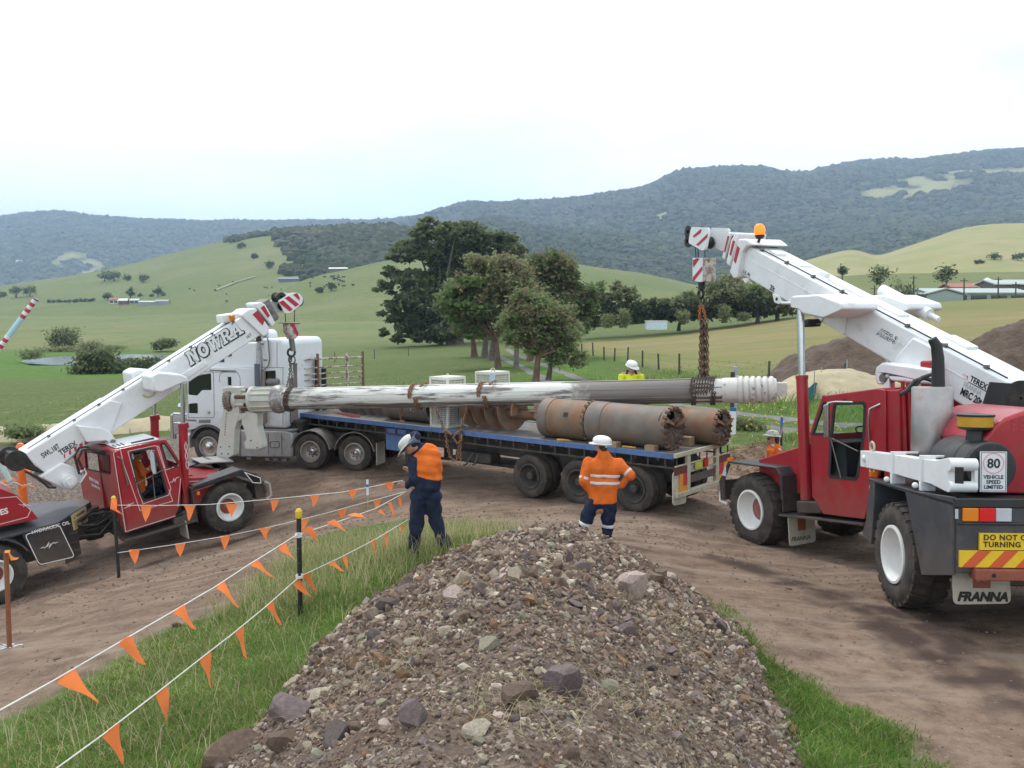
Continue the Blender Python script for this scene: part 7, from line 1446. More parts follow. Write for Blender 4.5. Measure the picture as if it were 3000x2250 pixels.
# left: hook to mast
t0=thing('chain_sling','short dark chain sling from the left crane hook round the mast','chain sling')
b=MB(); top=HOOKL
mid=[(-6.06,24.27,3.18),(-6.07,24.25,3.02),(-6.09,24.24,2.8),(-6.15,24.21,2.51),(-6.21,24.19,2.28),(-6.27,24.18,2.15)]
chain_links(b,[top]+mid[:3],.085,.014,.030); chain_links(b,mid[2:],.07,.010,.024); b.build('chain',CHAIND,t0,smooth=True)
b=MB(); chain_links(b,[(-6.11,24.46,3.06),(-6.08,24.43,2.78),(-6.08,24.41,2.54),(-6.04,24.4,2.42)],.07,.010,.024); b.build('chain',CHAIND,t0,smooth=True)
b=MB();
for dx in(0,.05,.1): chain_links(b,ring_around(1.66+dx,.315,.04),.07,.011,.024)
b.build('chain_wrap',CHAIND,t0,smooth=True)
MB().tube([HOOKL+Vector((.09*math.cos(a),0,-.10+.11*math.sin(a)))for a in np.linspace(0,6.28,14)],.018,6).build('ring',GREASE,t0,smooth=60)
ch0=[(-5.92,24.31,3.09)][0]; MB().hexa([tuple(Vector(p))for p in[(-6.02,24.31,3.07),(-5.9,24.31,3.07),(-5.9,24.25,2.42),(-5.98,24.25,2.42)]]+[tuple(Vector(p))for p in[(-6.05,24.41,3.06),(-5.92,24.41,3.06),(-5.92,24.35,2.42),(-6,24.35,2.42)]]).build('sling_pad',mat('worn webbing',(.16,.135,.125),.9,var=.2),t0)
# right: long bundle of chains
t1=thing('chain_sling','long rusty bundle of chains from the right crane hook down to the mast','chain sling')
MB().tube([HOOKR+Vector((.07*math.cos(a),0,-.06+.09*math.sin(a)))for a in np.linspace(0,6.28,12)],.016,6).build('ring',GREASE,t1,smooth=60)
ORC=mat('orange chain paint',(.42,.13,.04),.75,var=.3)
c0=[(4.38,20.6,4.63),(4.38,20.57,4.31)]; b=MB()
chain_links(b,[HOOKR-Vector((0,0,.1)),c0[0]],.07,.012,.024); b.build('chain',CHAIND,t1,smooth=True)
b=MB(); chain_links(b,[Vector(c0[0])+Vector((-.03,0,0)),Vector(c0[1])+Vector((-.05,0,0))],.07,.013,.025); chain_links(b,[Vector(c0[0])+Vector((.03,0,0)),Vector(c0[1])+Vector((.10,0,0))],.07,.013,.025); b.build('shortening_chain',ORC,t1,smooth=True)
yy_=20.5
bots=[(4.35,20.49,2.98),(4.4,20.49,2.99),(4.45,20.49,2.98),(4.49,20.49,3.03),(4.54,20.48,2.95),(4.43,20.49,3)]; tops=[(4.37,20.57,4.3),(4.39,20.57,4.31),(4.42,20.57,4.3),(4.45,20.57,4.29),(4.51,20.57,4.31),(4.4,20.57,4.29)]
for k,(a,c)in enumerate(zip(tops,bots)):
 b=MB(); a=Vector(a)+Vector((0,(k%3-1)*.04,0)); chain_links(b,[a,(a+Vector(c))/2+Vector((.01*(k%2),0,0)),Vector(c)],.12,.016,.034,7,4); b.build('chain',(CHAIND,CHAIN,GREASE,CHAIND,CHAIN,CHAIND)[k],t1,smooth=True)
xs0=[(12.45,.03)][0][0]
for k in range(9):
 b=MB(); x=xs0-.26+k*.062; full=k in(0,1,7,8)
 chain_links(b,ring_around(x,.318,.03,26,*((0,6.28)if full else(-.2,2.0)),xw=.06),.062,.011,.023,7,4); b.build('chain_wrap',CHAIND,t1,smooth=True)
# two light brown chains wrapped round the mast and one hanging in a loop
w=[('rusty chain wrapped round the mast left of the near white cage',5.21),('rusty chain wrapped round the mast right of the near white cage',7.04)]
for lb,x in w:
 t2=thing('wrapped_chain',lb,'chain',group='light rusty chains round the mast')
 for dx,r in((0,.315),(.055,.318)):
  b=MB(); chain_links(b,ring_around(x+dx,r,-.02,xw=.16),.075,.013,.026); b.build('chain',CHAIN,t2,smooth=True)
 b=MB(); chain_links(b,ring_around(x+.1,.35,.1,12,.9,1.7,.8),.075,.013,.026); b.build('chain_tail',CHAIN,t2,smooth=True)
t3=thing('hanging_chain','rusty chain hanging in a long loop in front of the trailer side','chain')
for pl in([(-1.91,21.97,2.12),(-1.83,21.95,1.88),(-1.71,21.92,1.61),(-1.67,21.91,1.51),(-1.63,21.9,1.34),(-1.62,21.89,1.18),(-1.55,21.86,.92),(-1.48,21.85,.81),(-1.39,21.85,.79),(-1.34,21.87,.94),(-1.31,21.89,1.18),(-1.29,21.91,1.4),(-1.28,21.92,1.59)],[(-1.13,21.92,2.13),(-1.18,21.9,1.89),(-1.24,21.88,1.67),(-1.28,21.87,1.51),(-1.27,21.85,1.3),(-1.28,21.83,1.06),(-1.27,21.8,.79)]):
 b=MB(); chain_links(b,pl,.085,.014,.030); b.build('chain',CHAIN,t3,smooth=True)
b=MB(); pts=[(-1.28,21.82,1.55),(-1.38,21.81,1.49),(-1.46,21.8,1.39),(-1.36,21.79,1.23),(-1.25,21.8,1.31),(-1.25,21.81,1.47)]; b.tube(pts,.028,8); b.build('grab_hook',CHAIN,t3,smooth=60)
b=MB(); b.tube([(-1.7,21.82,1.52),(-1.65,21.82,1.56),(-1.57,21.82,1.52),(-1.5,21.81,1.44)],.035,8); b.build('grab_hook',CHAIN,t3,smooth=60)
t4=thing('hanging_chain','short chain end with a timber toggle beside the white hard hat','chain')
b=MB(); chain_links(b,[(-2.82,22.66,2.04),(-2.85,22.65,1.91),(-2.87,22.64,1.74)],.085,.014,.030); b.build('chain',CHAIN,t4,smooth=True)
MB().bar(Vector([(-2.89,22.63,1.7)][0]),Vector([(-2.77,22.63,1.66)][0]),.06,.06).build('toggle',CHAIN,t4,bevel=.01)
# ================================================================ PEOPLE: continuous bodies grown from rounded limbs
def smin(a,b,k):
 h=np.clip(.5+.5*(b-a)/k,0,1); return b*(1-h)+a*h-k*h*(1-h)
def sdf(prims,X,k):
 out=None
 for p in prims:
  if p[0]=='c':
   a,b,ra,rb=np.array(p[1]),np.array(p[2]),p[3],p[4]; ab=b-a; t=np.clip(((X-a)@ab)/(ab@ab+1e-9),0,1); d=np.linalg.norm(X-a-t[...,None]*ab,axis=-1)-(ra+(rb-ra)*t)
  else:
   c,r=np.array(p[1]),np.array(p[2]); q=X-c
   if len(p)>3: q=q@np.array(p[3])
   k0=np.linalg.norm(q/r,axis=-1); k1=np.linalg.norm(q/(r*r),axis=-1); d=k0*(k0-1)/np.maximum(k1,1e-6)
  out=d if out is None else smin(out,d,k)
 return out
def nets(F,o,h):
 """surface nets: one continuous quad surface from a distance grid"""
 s=F<0; n0,n1,n2=F.shape; acc=np.zeros((n0-1,n1-1,n2-1,3)); cnt=np.zeros((n0-1,n1-1,n2-1))
 cor=[(i,j,k)for i in(0,1)for j in(0,1)for k in(0,1)]
 sl=lambda c: tuple(slice(c[a],F.shape[a]-1+c[a])for a in range(3))
 for a in cor:
  for ax in range(3):
   if a[ax]==0:
    b=list(a); b[ax]=1; fa,fb=F[sl(a)],F[sl(b)]; m=(fa<0)!=(fb<0); t=np.where(m,fa/np.where(m,fa-fb,1),0)
    for q in range(3): acc[...,q]+=np.where(m,a[q]+(t if q==ax else 0),0)
    cnt+=m
 act=cnt>0; vid=-np.ones(act.shape,int); vid[act]=np.arange(act.sum()); I=np.argwhere(act); V=o+h*(I+acc[act]/cnt[act][:,None]); Fq=[]
 for ax in range(3):
  u,v=[(1,2),(2,0),(0,1)][ax]; a=[slice(1,-1)]*3; a[ax]=slice(0,-1); b=list(a); b[ax]=slice(1,None); sa,sb=s[tuple(a)],s[tuple(b)]; E_=np.argwhere(sa!=sb); off=np.array([1,1,1]); off[ax]=0; P_=E_+off; fl=sa[tuple(E_.T)]
  def cv(du,dv): q=P_.copy(); q[:,u]-=du; q[:,v]-=dv; return vid[tuple(q.T)]
  Q_=np.stack([cv(1,1),cv(0,1),cv(0,0),cv(1,0)],1); Q_[~fl]=Q_[~fl][:,::-1]; Fq.append(Q_)
 return V,np.concatenate(Fq)
def grow(name,prims,m,parent,h=.014,k=.05,inflate=0.,cut=None,fold=0.,foldf=34.,seed=0):
 P_=np.array([q for p in prims for q in((np.array(p[1])-max(p[3],p[4]),np.array(p[1])+max(p[3],p[4]),np.array(p[2])-max(p[3],p[4]),np.array(p[2])+max(p[3],p[4]))if p[0]=='c' else(np.array(p[1])-max(p[2]),np.array(p[1])+max(p[2])))])
 lo=P_.min(0)-.06-inflate; hi=P_.max(0)+.06+inflate; g=[np.arange(lo[i],hi[i]+h,h)for i in range(3)]; X=np.stack(np.meshgrid(*g,indexing='ij'),-1); D=sdf(prims,X,k)-inflate
 if fold:
  r=np.random.default_rng(seed)
  for q in range(5): d=r.normal(size=3); d[2]*=.9; d/=np.linalg.norm(d); D=D+fold*.5*np.sin((X@d)*foldf*(.7+.25*q)+r.random()*6+1.2*np.sin((X@r.normal(size=3))*6))
 if cut is not None: D=np.maximum(D,cut(X))
 V,Fq=nets(D,lo,h); return npmesh(name,V,Fq,m,parent,smooth=True)
SKIN=mat('skin',(.44,.235,.165),.5,var=.1,vscale=9,spec=.35); HAIR=mat('brown hair',(.05,.035,.025),.8,var=.2)
ORF=mat('orange hi-vis cloth',(.70,.15,.022),.8,var=.16,vscale=7,spec=.2,bump=.5,bscale=14,bdist=.03); NAVY=mat('navy work cloth',(.016,.022,.050),.85,var=.3,vscale=7,spec=.2,bump=.6,bscale=14,bdist=.03,col2=(.035,.038,.058),cov=(.5,.7),cscale=5); YEF=mat('yellow hi-vis cloth',(.72,.76,.03),.8,var=.08,vscale=6,spec=.2)
TAPE=mat('silver tape',(.62,.62,.64),.35,var=.1); BOOT=mat('dusty boot',(.055,.045,.038),.8,var=.3,vscale=8); HAT=mat('white hard hat',(.78,.78,.78),.3,var=.03); HATD=mat('dusty hard hat',(.60,.59,.56),.45,var=.1,col2=(.38,.34,.28),cov=(.5,.75),cscale=14)
DARK=mat('navy flap',(.012,.016,.035),.9,var=.2)
def hatmesh(parent,c,up,fwd,r,m,brim_all=.02,brim_front=.06,ridge=True):
 """hard hat: dome with a ridge, a brim that is longest at the front"""
 up=Vector(up).normalized(); f=Vector(fwd); f=(f-up*f.dot(up)).normalized(); s=up.cross(f); c=Vector(c); V=[]; Fc=[]; n=32; rings=[(1.0-.02,0),(1.0,.18),(.97,.42),(.86,.68),(.66,.88),(.38,1.0),(.12,1.03)]
 def br(t): return brim_all+brim_front*max(0,math.cos(t))**2.5
 for k in range(n):
  t=2*math.pi*k/n; e=(r*1.0+br(t)); V.append(c+(f*math.cos(t)*1.1*e+s*math.sin(t)*.92*e)-up*(.012+.25*br(t)))
 for q,(rad,z)in enumerate(rings):
  for k in range(n):
   t=2*math.pi*k/n; rd=1+(.035 if ridge and abs(math.sin(t))<.2 and 1<q<6 else 0); V.append(c+(f*math.cos(t)*1.1*r*rad+s*math.sin(t)*.92*r*rad)*rd+up*z*r*.78*(1+(.03 if ridge and abs(math.sin(t))<.2 else 0)))
 V.append(c+up*r*.83); L_=len(rings)
 for i in range(L_):
  for k in range(n): Fc.append((i*n+k,i*n+(k+1)%n,(i+1)*n+(k+1)%n,(i+1)*n+k))
 for k in range(n): Fc.append((L_*n+k,L_*n+(k+1)%n,len(V)-1))
 o=rawmesh('hard_hat',V,Fc,m,parent,smooth=50); so=o.modifiers.new('shell','SOLIDIFY'); so.thickness=.006; so.offset=-1; return o
def hand(c,d,side,size=.085,curl=.5):
 """palm, four unequal bent fingers and a thumb as body limbs; d: pointing direction, side: towards the thumb"""
 c=np.array(c,float); d=np.array(d,float); d/=np.linalg.norm(d); s=np.array(side,float); s=s-d*(s@d); s/=np.linalg.norm(s); nrm=np.cross(d,s); P_=[('c',c,c+d*size*.7,.028,.034)]
 for i,l in enumerate((.85,1.0,.92,.72)):
  b=c+d*size*.9+s*(.027-.018*i); m_=b+d*size*.45*l-nrm*curl*.02; e=m_+d*size*.3*l*(1-curl)-nrm*size*.42*curl; P_+=[('c',b,m_,.0105,.0095),('c',m_,e,.0095,.008)]
 b=c+d*.01+s*.03; m_=b+d*.035+s*.022; P_+=[('c',b,m_,.013,.011),('c',m_,m_+d*.03-nrm*.008,.011,.009)]
 return P_
def face(c,f,up,r=.1):
 """skull, jaw, nose, ears, brow as limbs of the body"""
 c=np.array(c,float); f=np.array(f,float); f/=np.linalg.norm(f); u=np.array(up,float); u=u-f*(u@f); u/=np.linalg.norm(u); s=np.cross(u,f); A=np.stack([f,s,u],1)
 return[('e',c+u*.03-f*.005,(.098,.077,.105),A),('e',c-u*.045+f*.028,(.066,.058,.062),A),('c',c+f*.090+u*.012,c+f*.112-u*.022,.010,.015),('e',c+s*.078-u*.005,(.022,.011,.032),A),('e',c-s*.078-u*.005,(.022,.011,.032),A),('e',c+f*.085-u*.055,(.022,.028,.012),A),('c',c+f*.082+u*.035-s*.035,c+f*.082+u*.035+s*.035,.014,.014)]
def eyes(parent,c,f,up,glasses=False):
 c=Vector(c); f=Vector(f).normalized(); u=Vector(up); u=(u-f*u.dot(f)).normalized(); s=u.cross(f); b=MB()
 for q in(-1,1):
  p=c+f*.090+u*.018+s*q*.033
  b.ball(p,(.016,.016,.012)if not glasses else(.026,.026,.018),10,6)
 if glasses: b.bar(c+f*.098+u*.022-s*.05,c+f*.098+u*.022+s*.05,.006,.012)
 return b.build('sunglasses' if glasses else 'eyes',mat('dark eye',(.015,.012,.011),.2),parent,smooth=True)
def slim(pr,q): return[(p[0],p[1],p[2],p[3]*q,p[4]*q)if p[0]=='c' else(p[0],p[1],tuple(np.array(p[2])*q),*p[3:])for p in pr]
def band(prims,k,h,c,d,w,m,parent,reach=.25,infl=.012,fold=0,seed=0,ff=26.):
 c=np.array(c,float); d=np.array(d,float); d/=np.linalg.norm(d)
 return grow('reflective_band',prims,m,parent,h,k,infl,lambda X:np.maximum(np.abs((X-c)@d)-w/2,np.linalg.norm(X-c,axis=-1)-reach),fold,ff,seed)
# ---- worker 1: stooping over the rope, back to us
U1=12.6/2598/3.687
def w1(px,py,dy=0.): return((px-545)*U1,dy,(1462-py)*U1)
f1=[(-1.22,12.36,1.23)][0]
p1=thing('person','person in orange and navy work clothes stooping over the orange flag rope','person',Matrix.Translation((f1[0],f1[1],float(groundz(f1[0],f1[1]))-.005)))
torso=[('c',w1(548,800),w1(575,690),.165,.175),('c',w1(575,690),w1(575,520,.0),.178,.165),('c',w1(575,520),w1(545,380,.04),.165,.12),('c',w1(430,455,.02),w1(610,400,.06),.085,.10),('c',w1(545,380,.04),w1(485,320,.05),.10,.07)]
armL=[('c',w1(430,465,-.03),w1(420,660,-.10),.078,.066),('c',w1(420,660,-.10),w1(350,735,.0),.064,.045)]
armR=[('c',w1(600,430,.14),w1(520,640,.24),.075,.06),('c',w1(520,640,.24),w1(375,620,.2),.058,.042)]
legs=[('e',w1(545,850),(.195,.145,.15)),('c',w1(470,860),w1(440,1120,-.02),.125,.088),('c',w1(440,1120,-.02),w1(420,1395,.0),.095,.085),('c',w1(620,860),w1(645,1110,.02),.125,.09),('c',w1(645,1110,.02),w1(748,1385,.02),.09,.085)]
hd1,hf1,hu1=w1(372,315,.06),(-.62,.35,-.62),(-.62,.2,.78)
hands1=hand(w1(338,735,.0),(-1,.1,.15),(0,-.4,1),.08,.5)+hand(w1(372,615,.2),(-.7,.1,.5),(0,-.6,.7),.08,.4)
grow('body',slim(torso+armL+armR+legs,.82)+[('c',w1(485,330,.05),hd1,.062,.06)]+face(hd1,hf1,hu1)+hands1,SKIN,p1,.011,.022)
eyes(p1,hd1,hf1,hu1)
grow('shirt',torso+armL+armR,NAVY,p1,.012,.045,0,None,.009,32,1)
vest=torso[:3]+[('c',w1(440,455,.02),w1(610,400,.06),.088,.105)]
nz1=np.array([.22,0,1.]); zc=np.array(w1(560,635))
grow('vest',vest,ORF,p1,.012,.045,.014,lambda X:np.maximum(-((X-zc)@nz1),(X-np.array(w1(505,320)))@np.array([-.7,0,.7])),.009,32,1)
grow('trousers',legs,NAVY,p1,.012,.05,0,None,.011,28,3)
for x_,dx in((425,-.02),(745,.02)): grow('boot',[('c',w1(x_,1390),w1(x_-5,1440),.068,.062),('c',w1(x_+0,1438,-.02),w1(x_-30,1442,.13),.055,.048)],BOOT,p1,.011,.03)
hatmesh(p1,w1(345,285,.06),(-.72,.1,.70),(-.65,.25,-.72),.125,HATD,.03,.07)
fl_=MB(); a,b=w1(262,398,.10),w1(440,158,.02); V=[]
for i in range(9):
 t=i/8
 for sgn2 in(-1,1):
  p=Vector(a).lerp(Vector(b),t); V.append(p+Vector((0,sgn2*.17*math.sin(math.pi*(.12+.8*t))+.03,0)))
 q=Vector(w1(285+190*t,360-100*t-50*math.sin(t*3.1),.05)); V.append(q+Vector((.03,-.12*math.sin(math.pi*(.1+.8*t)),-.02)))
Fc=[]
for i in range(8): Fc+=[(i*3,i*3+3,i*3+4,i*3+1),(i*3,i*3+2,i*3+5,i*3+3)]
o=rawmesh('hat_brim',V,Fc,mat('blue grey brim',(.10,.12,.17),.8),p1,smooth=True); so=o.modifiers.new('s','SOLIDIFY'); so.thickness=.008
grow('neck_flap',[('c',w1(430,215,.06),w1(410,290,.06),.085,.075),('c',w1(410,290,.06),w1(470,320,.06),.06,.055)],DARK,p1,.011,.03,0,lambda X:-((X-np.array(w1(370,280,.06)))@np.array([.8,0,.55])))
# ---- worker 2: hands on hips, back to us
U2=15.1/2598/4.147
def w2(px,py,dy=0.): return((px-455)*U2,dy,(1500-py)*U2)
f2=[(1.51,14.82,.77)][0]
p2=thing('person','person in orange shirt with silver bands and white hard hat standing hands on hips','person',Matrix.Translation((f2[0],f2[1],float(groundz(f2[0],f2[1])))))
torso=[('c',w2(400,1090),w2(400,800),.148,.128),('c',w2(545,1090),w2(565,800),.148,.128),('c',w2(470,1090),w2(475,800),.15,.13),('c',w2(400,800),w2(410,630),.128,.125),('c',w2(565,800),w2(585,630),.128,.125),('c',w2(400,630),w2(580,630),.125,.125),('c',w2(330,565),w2(645,570),.085,.085),('c',w2(410,610),w2(460,455),.125,.075),('c',w2(575,610),w2(480,455),.125,.075),('c',w2(475,470),w2(462,400),.085,.066)]
armL=[('c',w2(290,550),w2(230,760,-.10),.088,.074),('c',w2(238,760,-.10),w2(330,905,.0),.068,.052)]
armR=[('c',w2(675,560),w2(805,690,-.10),.088,.074),('c',w2(800,690,-.10),w2(690,830,.02),.066,.05)]
legs=[('e',w2(462,1040),(.20,.15,.15)),('c',w2(375,1040),w2(290,1230,.03),.145,.108),('c',w2(295,1230,.03),w2(225,1450,.0),.105,.092),('c',w2(545,1050),w2(545,1240),.142,.105),('c',w2(545,1240),w2(528,1470),.103,.092)]
hd2,hf2,hu2=w2(450,348,.02),(-.80,.60,-.05),(0,0,1)
grow('body',slim(torso+armL+armR+legs,.82)+[('c',w2(465,420),hd2,.066,.06)]+face(hd2,hf2,hu2)+hand(w2(335,905,.0),(.75,.2,-.3),(-.2,0,1),.085,.5)+hand(w2(688,835,.02),(-.7,.3,-.3),(.2,0,1),.085,.5),SKIN,p2,.011,.022)
eyes(p2,hd2,hf2,hu2)
fl2=.010
grow('shirt',torso+armL+armR,ORF,p2,.012,.06,0,lambda X:np.maximum((X[...,2]-w2(0,405)[2]),w2(0,1040)[2]+.25*(X[...,0]-.01)**2-X[...,2]),fl2,26,4)
grow('collar',[('c',w2(470,415),w2(462,392),.082,.078)],ORF,p2,.012,.02,0,lambda X:(X[...,2]-w2(0,398)[2]))
for yy in(700,785): band(torso,.06,.011,w2(485,yy),(.03,0,1),.048,TAPE,p2,.40,.017,fl2,4)
band(armL,.03,.011,w2(250,728,-.08),(-.25,-.25,-1),.05,TAPE,p2,.13,.006); band(armR,.03,.011,w2(765,655,-.08),(.68,-.3,-.7),.05,TAPE,p2,.13,.006)
grow('trousers',legs,NAVY,p2,.012,.05,0,None,.010,28,5)
band(legs,.05,.011,w2(268,1305,.02),(-.3,0,-1),.055,TAPE,p2,.14,.010,.010,5,28.); band(legs,.05,.011,w2(540,1325),(-.06,0,-1),.055,TAPE,p2,.14,.010,.010,5,28.)
for x_ in(222,528): grow('boot',[('c',w2(x_,1455),w2(x_,1480),.068,.062),('c',w2(x_,1478),w2(x_-20,1482,.13),.055,.048)],BOOT,p2,.011,.03)
hatmesh(p2,w2(462,305,.0),(.03,-.05,1),(-.92,.40,-.08),.148,HAT,.012,.05)
grow('hair',[('c',w2(468,350,-.02),w2(480,375,-.03),.078,.06)],HAIR,p2,.011,.02,0,lambda X:(X@np.array([-.8,.6,0]))-.02)
grow('hat_liner',[('c',w2(490,345,-.035),w2(485,372,-.04),.05,.035)],HAT,p2,.011,.02)
# ---- worker 3: on the trailer deck behind the mast, facing us
U3=21.6/2598/3.687
dk=TL@Vector((1.62,-1.08,DZ+.003)); f3=[(2.9,21.53,2.87)][0]
p3=thing('person','person in bright yellow shirt and white hard hat looking down behind the lifted mast','person',Matrix.Translation((f3[0],dk[1],dk[2])))
oz3=f3[2]-dk[2]
def w3(px,py,dy=0.): return((px-365)*U3,dy,oz3+(400-py)*U3)
zt3=w3(0,300)[2]
torso=[('c',(0,0,.95),(0,0,1.2),.16,.17),('c',(0,0,1.2),w3(365,390),.165,.15),('c',w3(275,362),w3(455,362),.078,.078),('c',w3(365,385),w3(365,335),.11,.06)]
armL=[('c',w3(262,375),(w3(245,0)[0],-.05,zt3-.42),.072,.06),('c',(w3(245,0)[0],-.05,zt3-.42),(w3(290,0)[0],-.22,zt3-.55),.056,.042)]
armR=[('c',w3(468,375),(w3(487,0)[0],-.05,zt3-.42),.072,.06),('c',(w3(487,0)[0],-.05,zt3-.42),(w3(440,0)[0],-.22,zt3-.55),.056,.042)]
legs=[('e',(0,0,.92),(.18,.14,.14)),('c',(-.09,0,.9),(-.11,-.02,.5),.11,.08),('c',(-.11,-.02,.5),(-.12,0,.1),.082,.07),('c',(.09,0,.9),(.11,-.02,.5),.11,.08),('c',(.11,-.02,.5),(.12,0,.1),.082,.07)]
hd3,hf3,hu3=w3(368,282,-.03),(.25,-.85,-.42),(0,-.3,1)
grow('body',slim(torso+armL+armR+legs,.82)+[('c',w3(365,345),hd3,.06,.058)]+face(hd3,hf3,hu3)+hand((w3(290,0)[0],-.22,zt3-.55),(.3,-.6,-.5),(0,-.4,1))+hand((w3(440,0)[0],-.22,zt3-.55),(-.3,-.6,-.5),(0,-.4,1)),SKIN,p3,.011,.022)
eyes(p3,hd3,hf3,hu3,True)
grow('shirt',torso[:3]+armL+armR,YEF,p3,.012,.035,.004,lambda X:(np.array(w3(0,350)[2])-.0-.9*np.clip(.06-np.abs(X[...,0]-.0),0,.06)*(X[...,1]<0)<X[...,2])*.02-.01,.006,26,6)
for q in(-1,1): grow('collar',[('c',w3(365+q*52,350,-.05),w3(365+q*45,318,.02),.028,.022),('c',w3(365+q*45,318,.02),w3(365+q*20,322,.07),.022,.02)],DARK,p3,.009,.02)
grow('trousers',legs,NAVY,p3,.012,.05,0,None,.007,24,7)
for q in(-1,1): grow('boot',[('c',(q*.12,0,.12),(q*.12,0,.06),.062,.055),('c',(q*.12,0,.055),(q*.13,-.13,.05),.052,.045)],BOOT,p3,.011,.03)
hatmesh(p3,w3(370,255,-.01),(.12,-.30,1),(.45,-.8,-.3),.142,HAT,.018,.06)
# ---- worker 4: head and shoulders beyond the right crane's bonnet
f4=[(5.96,20,1.41)][0]; gz4=float(groundz(f4[0],f4[1])); U4=20.2/2598/3.687; oz4=f4[2]-gz4
p4=thing('person','person in orange vest and patterned brimmed hard hat beyond the red bonnet','person',Matrix.Translation((f4[0],f4[1],gz4)))
def w4(px,py,dy=0.): return((px-1905)*U4,dy,oz4+(1150-py)*U4)
zs=w4(0,1150)[2]
torso=[('c',(0,0,zs-.55),(0,0,zs-.3),.16,.17),('c',(0,0,zs-.3),w4(1915,1165),.165,.14),('c',w4(1850,1175,-.12),w4(1975,1165,.12),.075,.075),('c',w4(1915,1150),w4(1905,1105),.10,.06)]
arms=[('c',w4(1850,1180,-.13),(w4(1850,0)[0]-.02,-.16,zs-.38),.07,.056),('c',(w4(1850,0)[0]-.02,-.16,zs-.38),(w4(1810,0)[0]-.12,-.05,zs-.48),.053,.04),('c',w4(1975,1170,.13),(w4(1975,0)[0]-.02,.18,zs-.38),.07,.056),('c',(w4(1975,0)[0]-.02,.18,zs-.38),(w4(1850,0)[0]-.12,.12,zs-.48),.053,.04)]
zz=zs-.62
legs=[('e',(0,0,zz),(.17,.14,.14)),('c',(-.02,-.09,zz),(-.03,-.1,zz*.55),.11,.08),('c',(-.03,-.1,zz*.55),(0,-.1,.08),.082,.07),('c',(.02,.09,zz),(-.01,.1,zz*.55),.11,.08),('c',(-.01,.1,zz*.55),(.02,.1,.08),.082,.07)]
hd4,hf4,hu4=w4(1885,1060),(-1,-.05,.0),(0,0,1)
grow('body',slim(torso+arms+legs,.82)+[('c',w4(1905,1120),hd4,.062,.06)]+face(hd4,hf4,hu4)+hand((w4(1810,0)[0]-.12,-.05,zs-.48),(-1,.2,-.2),(0,0,1))+hand((w4(1850,0)[0]-.12,.12,zs-.48),(-1,-.2,-.2),(0,0,1)),SKIN,p4,.011,.022)
eyes(p4,hd4,hf4,hu4,True)
grow('shirt',torso[:3]+arms,ORF,p4,.012,.035,.004,lambda X:X[...,2]-w4(0,1098)[2],.006,26,8)
band(torso[:3],.035,.011,w4(1925,1140,-.1),(.55,0,.9),.05,TAPE,p4,.16,.012)
grow('trousers',legs,NAVY,p4,.012,.05,0,None,.007,24,9)
for q in(-.1,.1): grow('boot',[('c',(.0,q,.1),(.0,q,.06),.062,.055),('c',(0,q,.055),(-.14,q,.05),.052,.045)],BOOT,p4,.011,.03)
grow('hair',[('c',w4(1925,1055),w4(1935,1085),.085,.06)],HAIR,p4,.011,.02,0,lambda X:w4(1905,0)[0]-X[...,0])
hatmesh(p4,w4(1890,1005),(.08,0,1),(-1,0,-.1),.130,mat('patterned white hat',(.56,.55,.50),.6,var=.1,vscale=30,col2=(.34,.32,.22),cov=(.5,.6),cscale=22),.055,.02,False)
# ---- operator in the left crane's cab
op=[(-1.65,2.32),(-1.68,2.15),(-1.74,1.84),(-1.45,1.97),(-1.56,1.93),(-1.75,2.17)]
p5=thing('person','person in orange shirt seated at the controls inside the left crane cab','person',LC)
def w5(i,dx=0,y=-.68,dz=0): return(op[i][0]+dx,y,op[i][1]+dz)
sh=np.array(w5(1,-.02)); hp=np.array((sh[0]-.06,-.68,1.38))
torso=[('c',hp,sh-np.array((0,0,.18)),.15,.155),('c',sh-np.array((0,0,.18)),sh,.15,.10),('c',sh+np.array((0,-.17,-.03)),sh+np.array((0,.17,-.03)),.075,.075)]
hn=np.array(w5(3,-.02,-.84)); el=np.array(w5(4,-.10,-.92,-.05))
arms=[('c',sh+np.array((0,-.18,-.04)),el,.068,.056),('c',el,hn,.053,.04),('c',sh+np.array((0,.18,-.04)),sh+np.array((.15,.2,-.27)),.068,.055),('c',sh+np.array((.15,.2,-.27)),sh+np.array((.4,.08,-.2)),.052,.04)]
legs=[('c',hp,hp+np.array((.42,-.1,.08)),.11,.08),('c',hp+np.array((.42,-.1,.08)),hp+np.array((.5,-.1,-.42)),.08,.06),('c',hp,hp+np.array((.42,.1,.08)),.11,.08),('c',hp+np.array((.42,.1,.08)),hp+np.array((.5,.1,-.42)),.08,.06)]
hd5=np.array(w5(0,.02)); hf5=(1,-.1,-.1)
grow('body',slim(torso+arms+legs,.82)+[('c',sh+np.array((0,0,.05)),hd5,.06,.058)]+face(hd5,hf5,(0,0,1))+hand(hn,(.8,.3,.4),(0,0,1),.08,.6)+hand(sh+np.array((.4,.08,-.2)),(.8,-.3,.2),(0,0,1),.08,.6),SKIN,p5,.011,.022)
eyes(p5,tuple(hd5),hf5,(0,0,1),True)
grow('shirt',torso+arms,ORF,p5,.012,.035,.003,lambda X:X[...,2]-sh[2]-.10,.006,26,10)
band(arms[:2],.03,.011,hn*.8+el*.2,hn-el,.05,TAPE,p5,.10,.012)
grow('trousers',legs+[('e',hp,(.17,.18,.13))],NAVY,p5,.012,.05,0,None,.006,24,11)
for q in(-.1,.1): fb=hp+np.array((.5,q,-.45)); grow('boot',[('c',fb,fb+np.array((0,0,-.05)),.06,.055),('c',fb+np.array((0,0,-.05)),fb+np.array((.14,0,-.06)),.052,.045)],BOOT,p5,.011,.03)
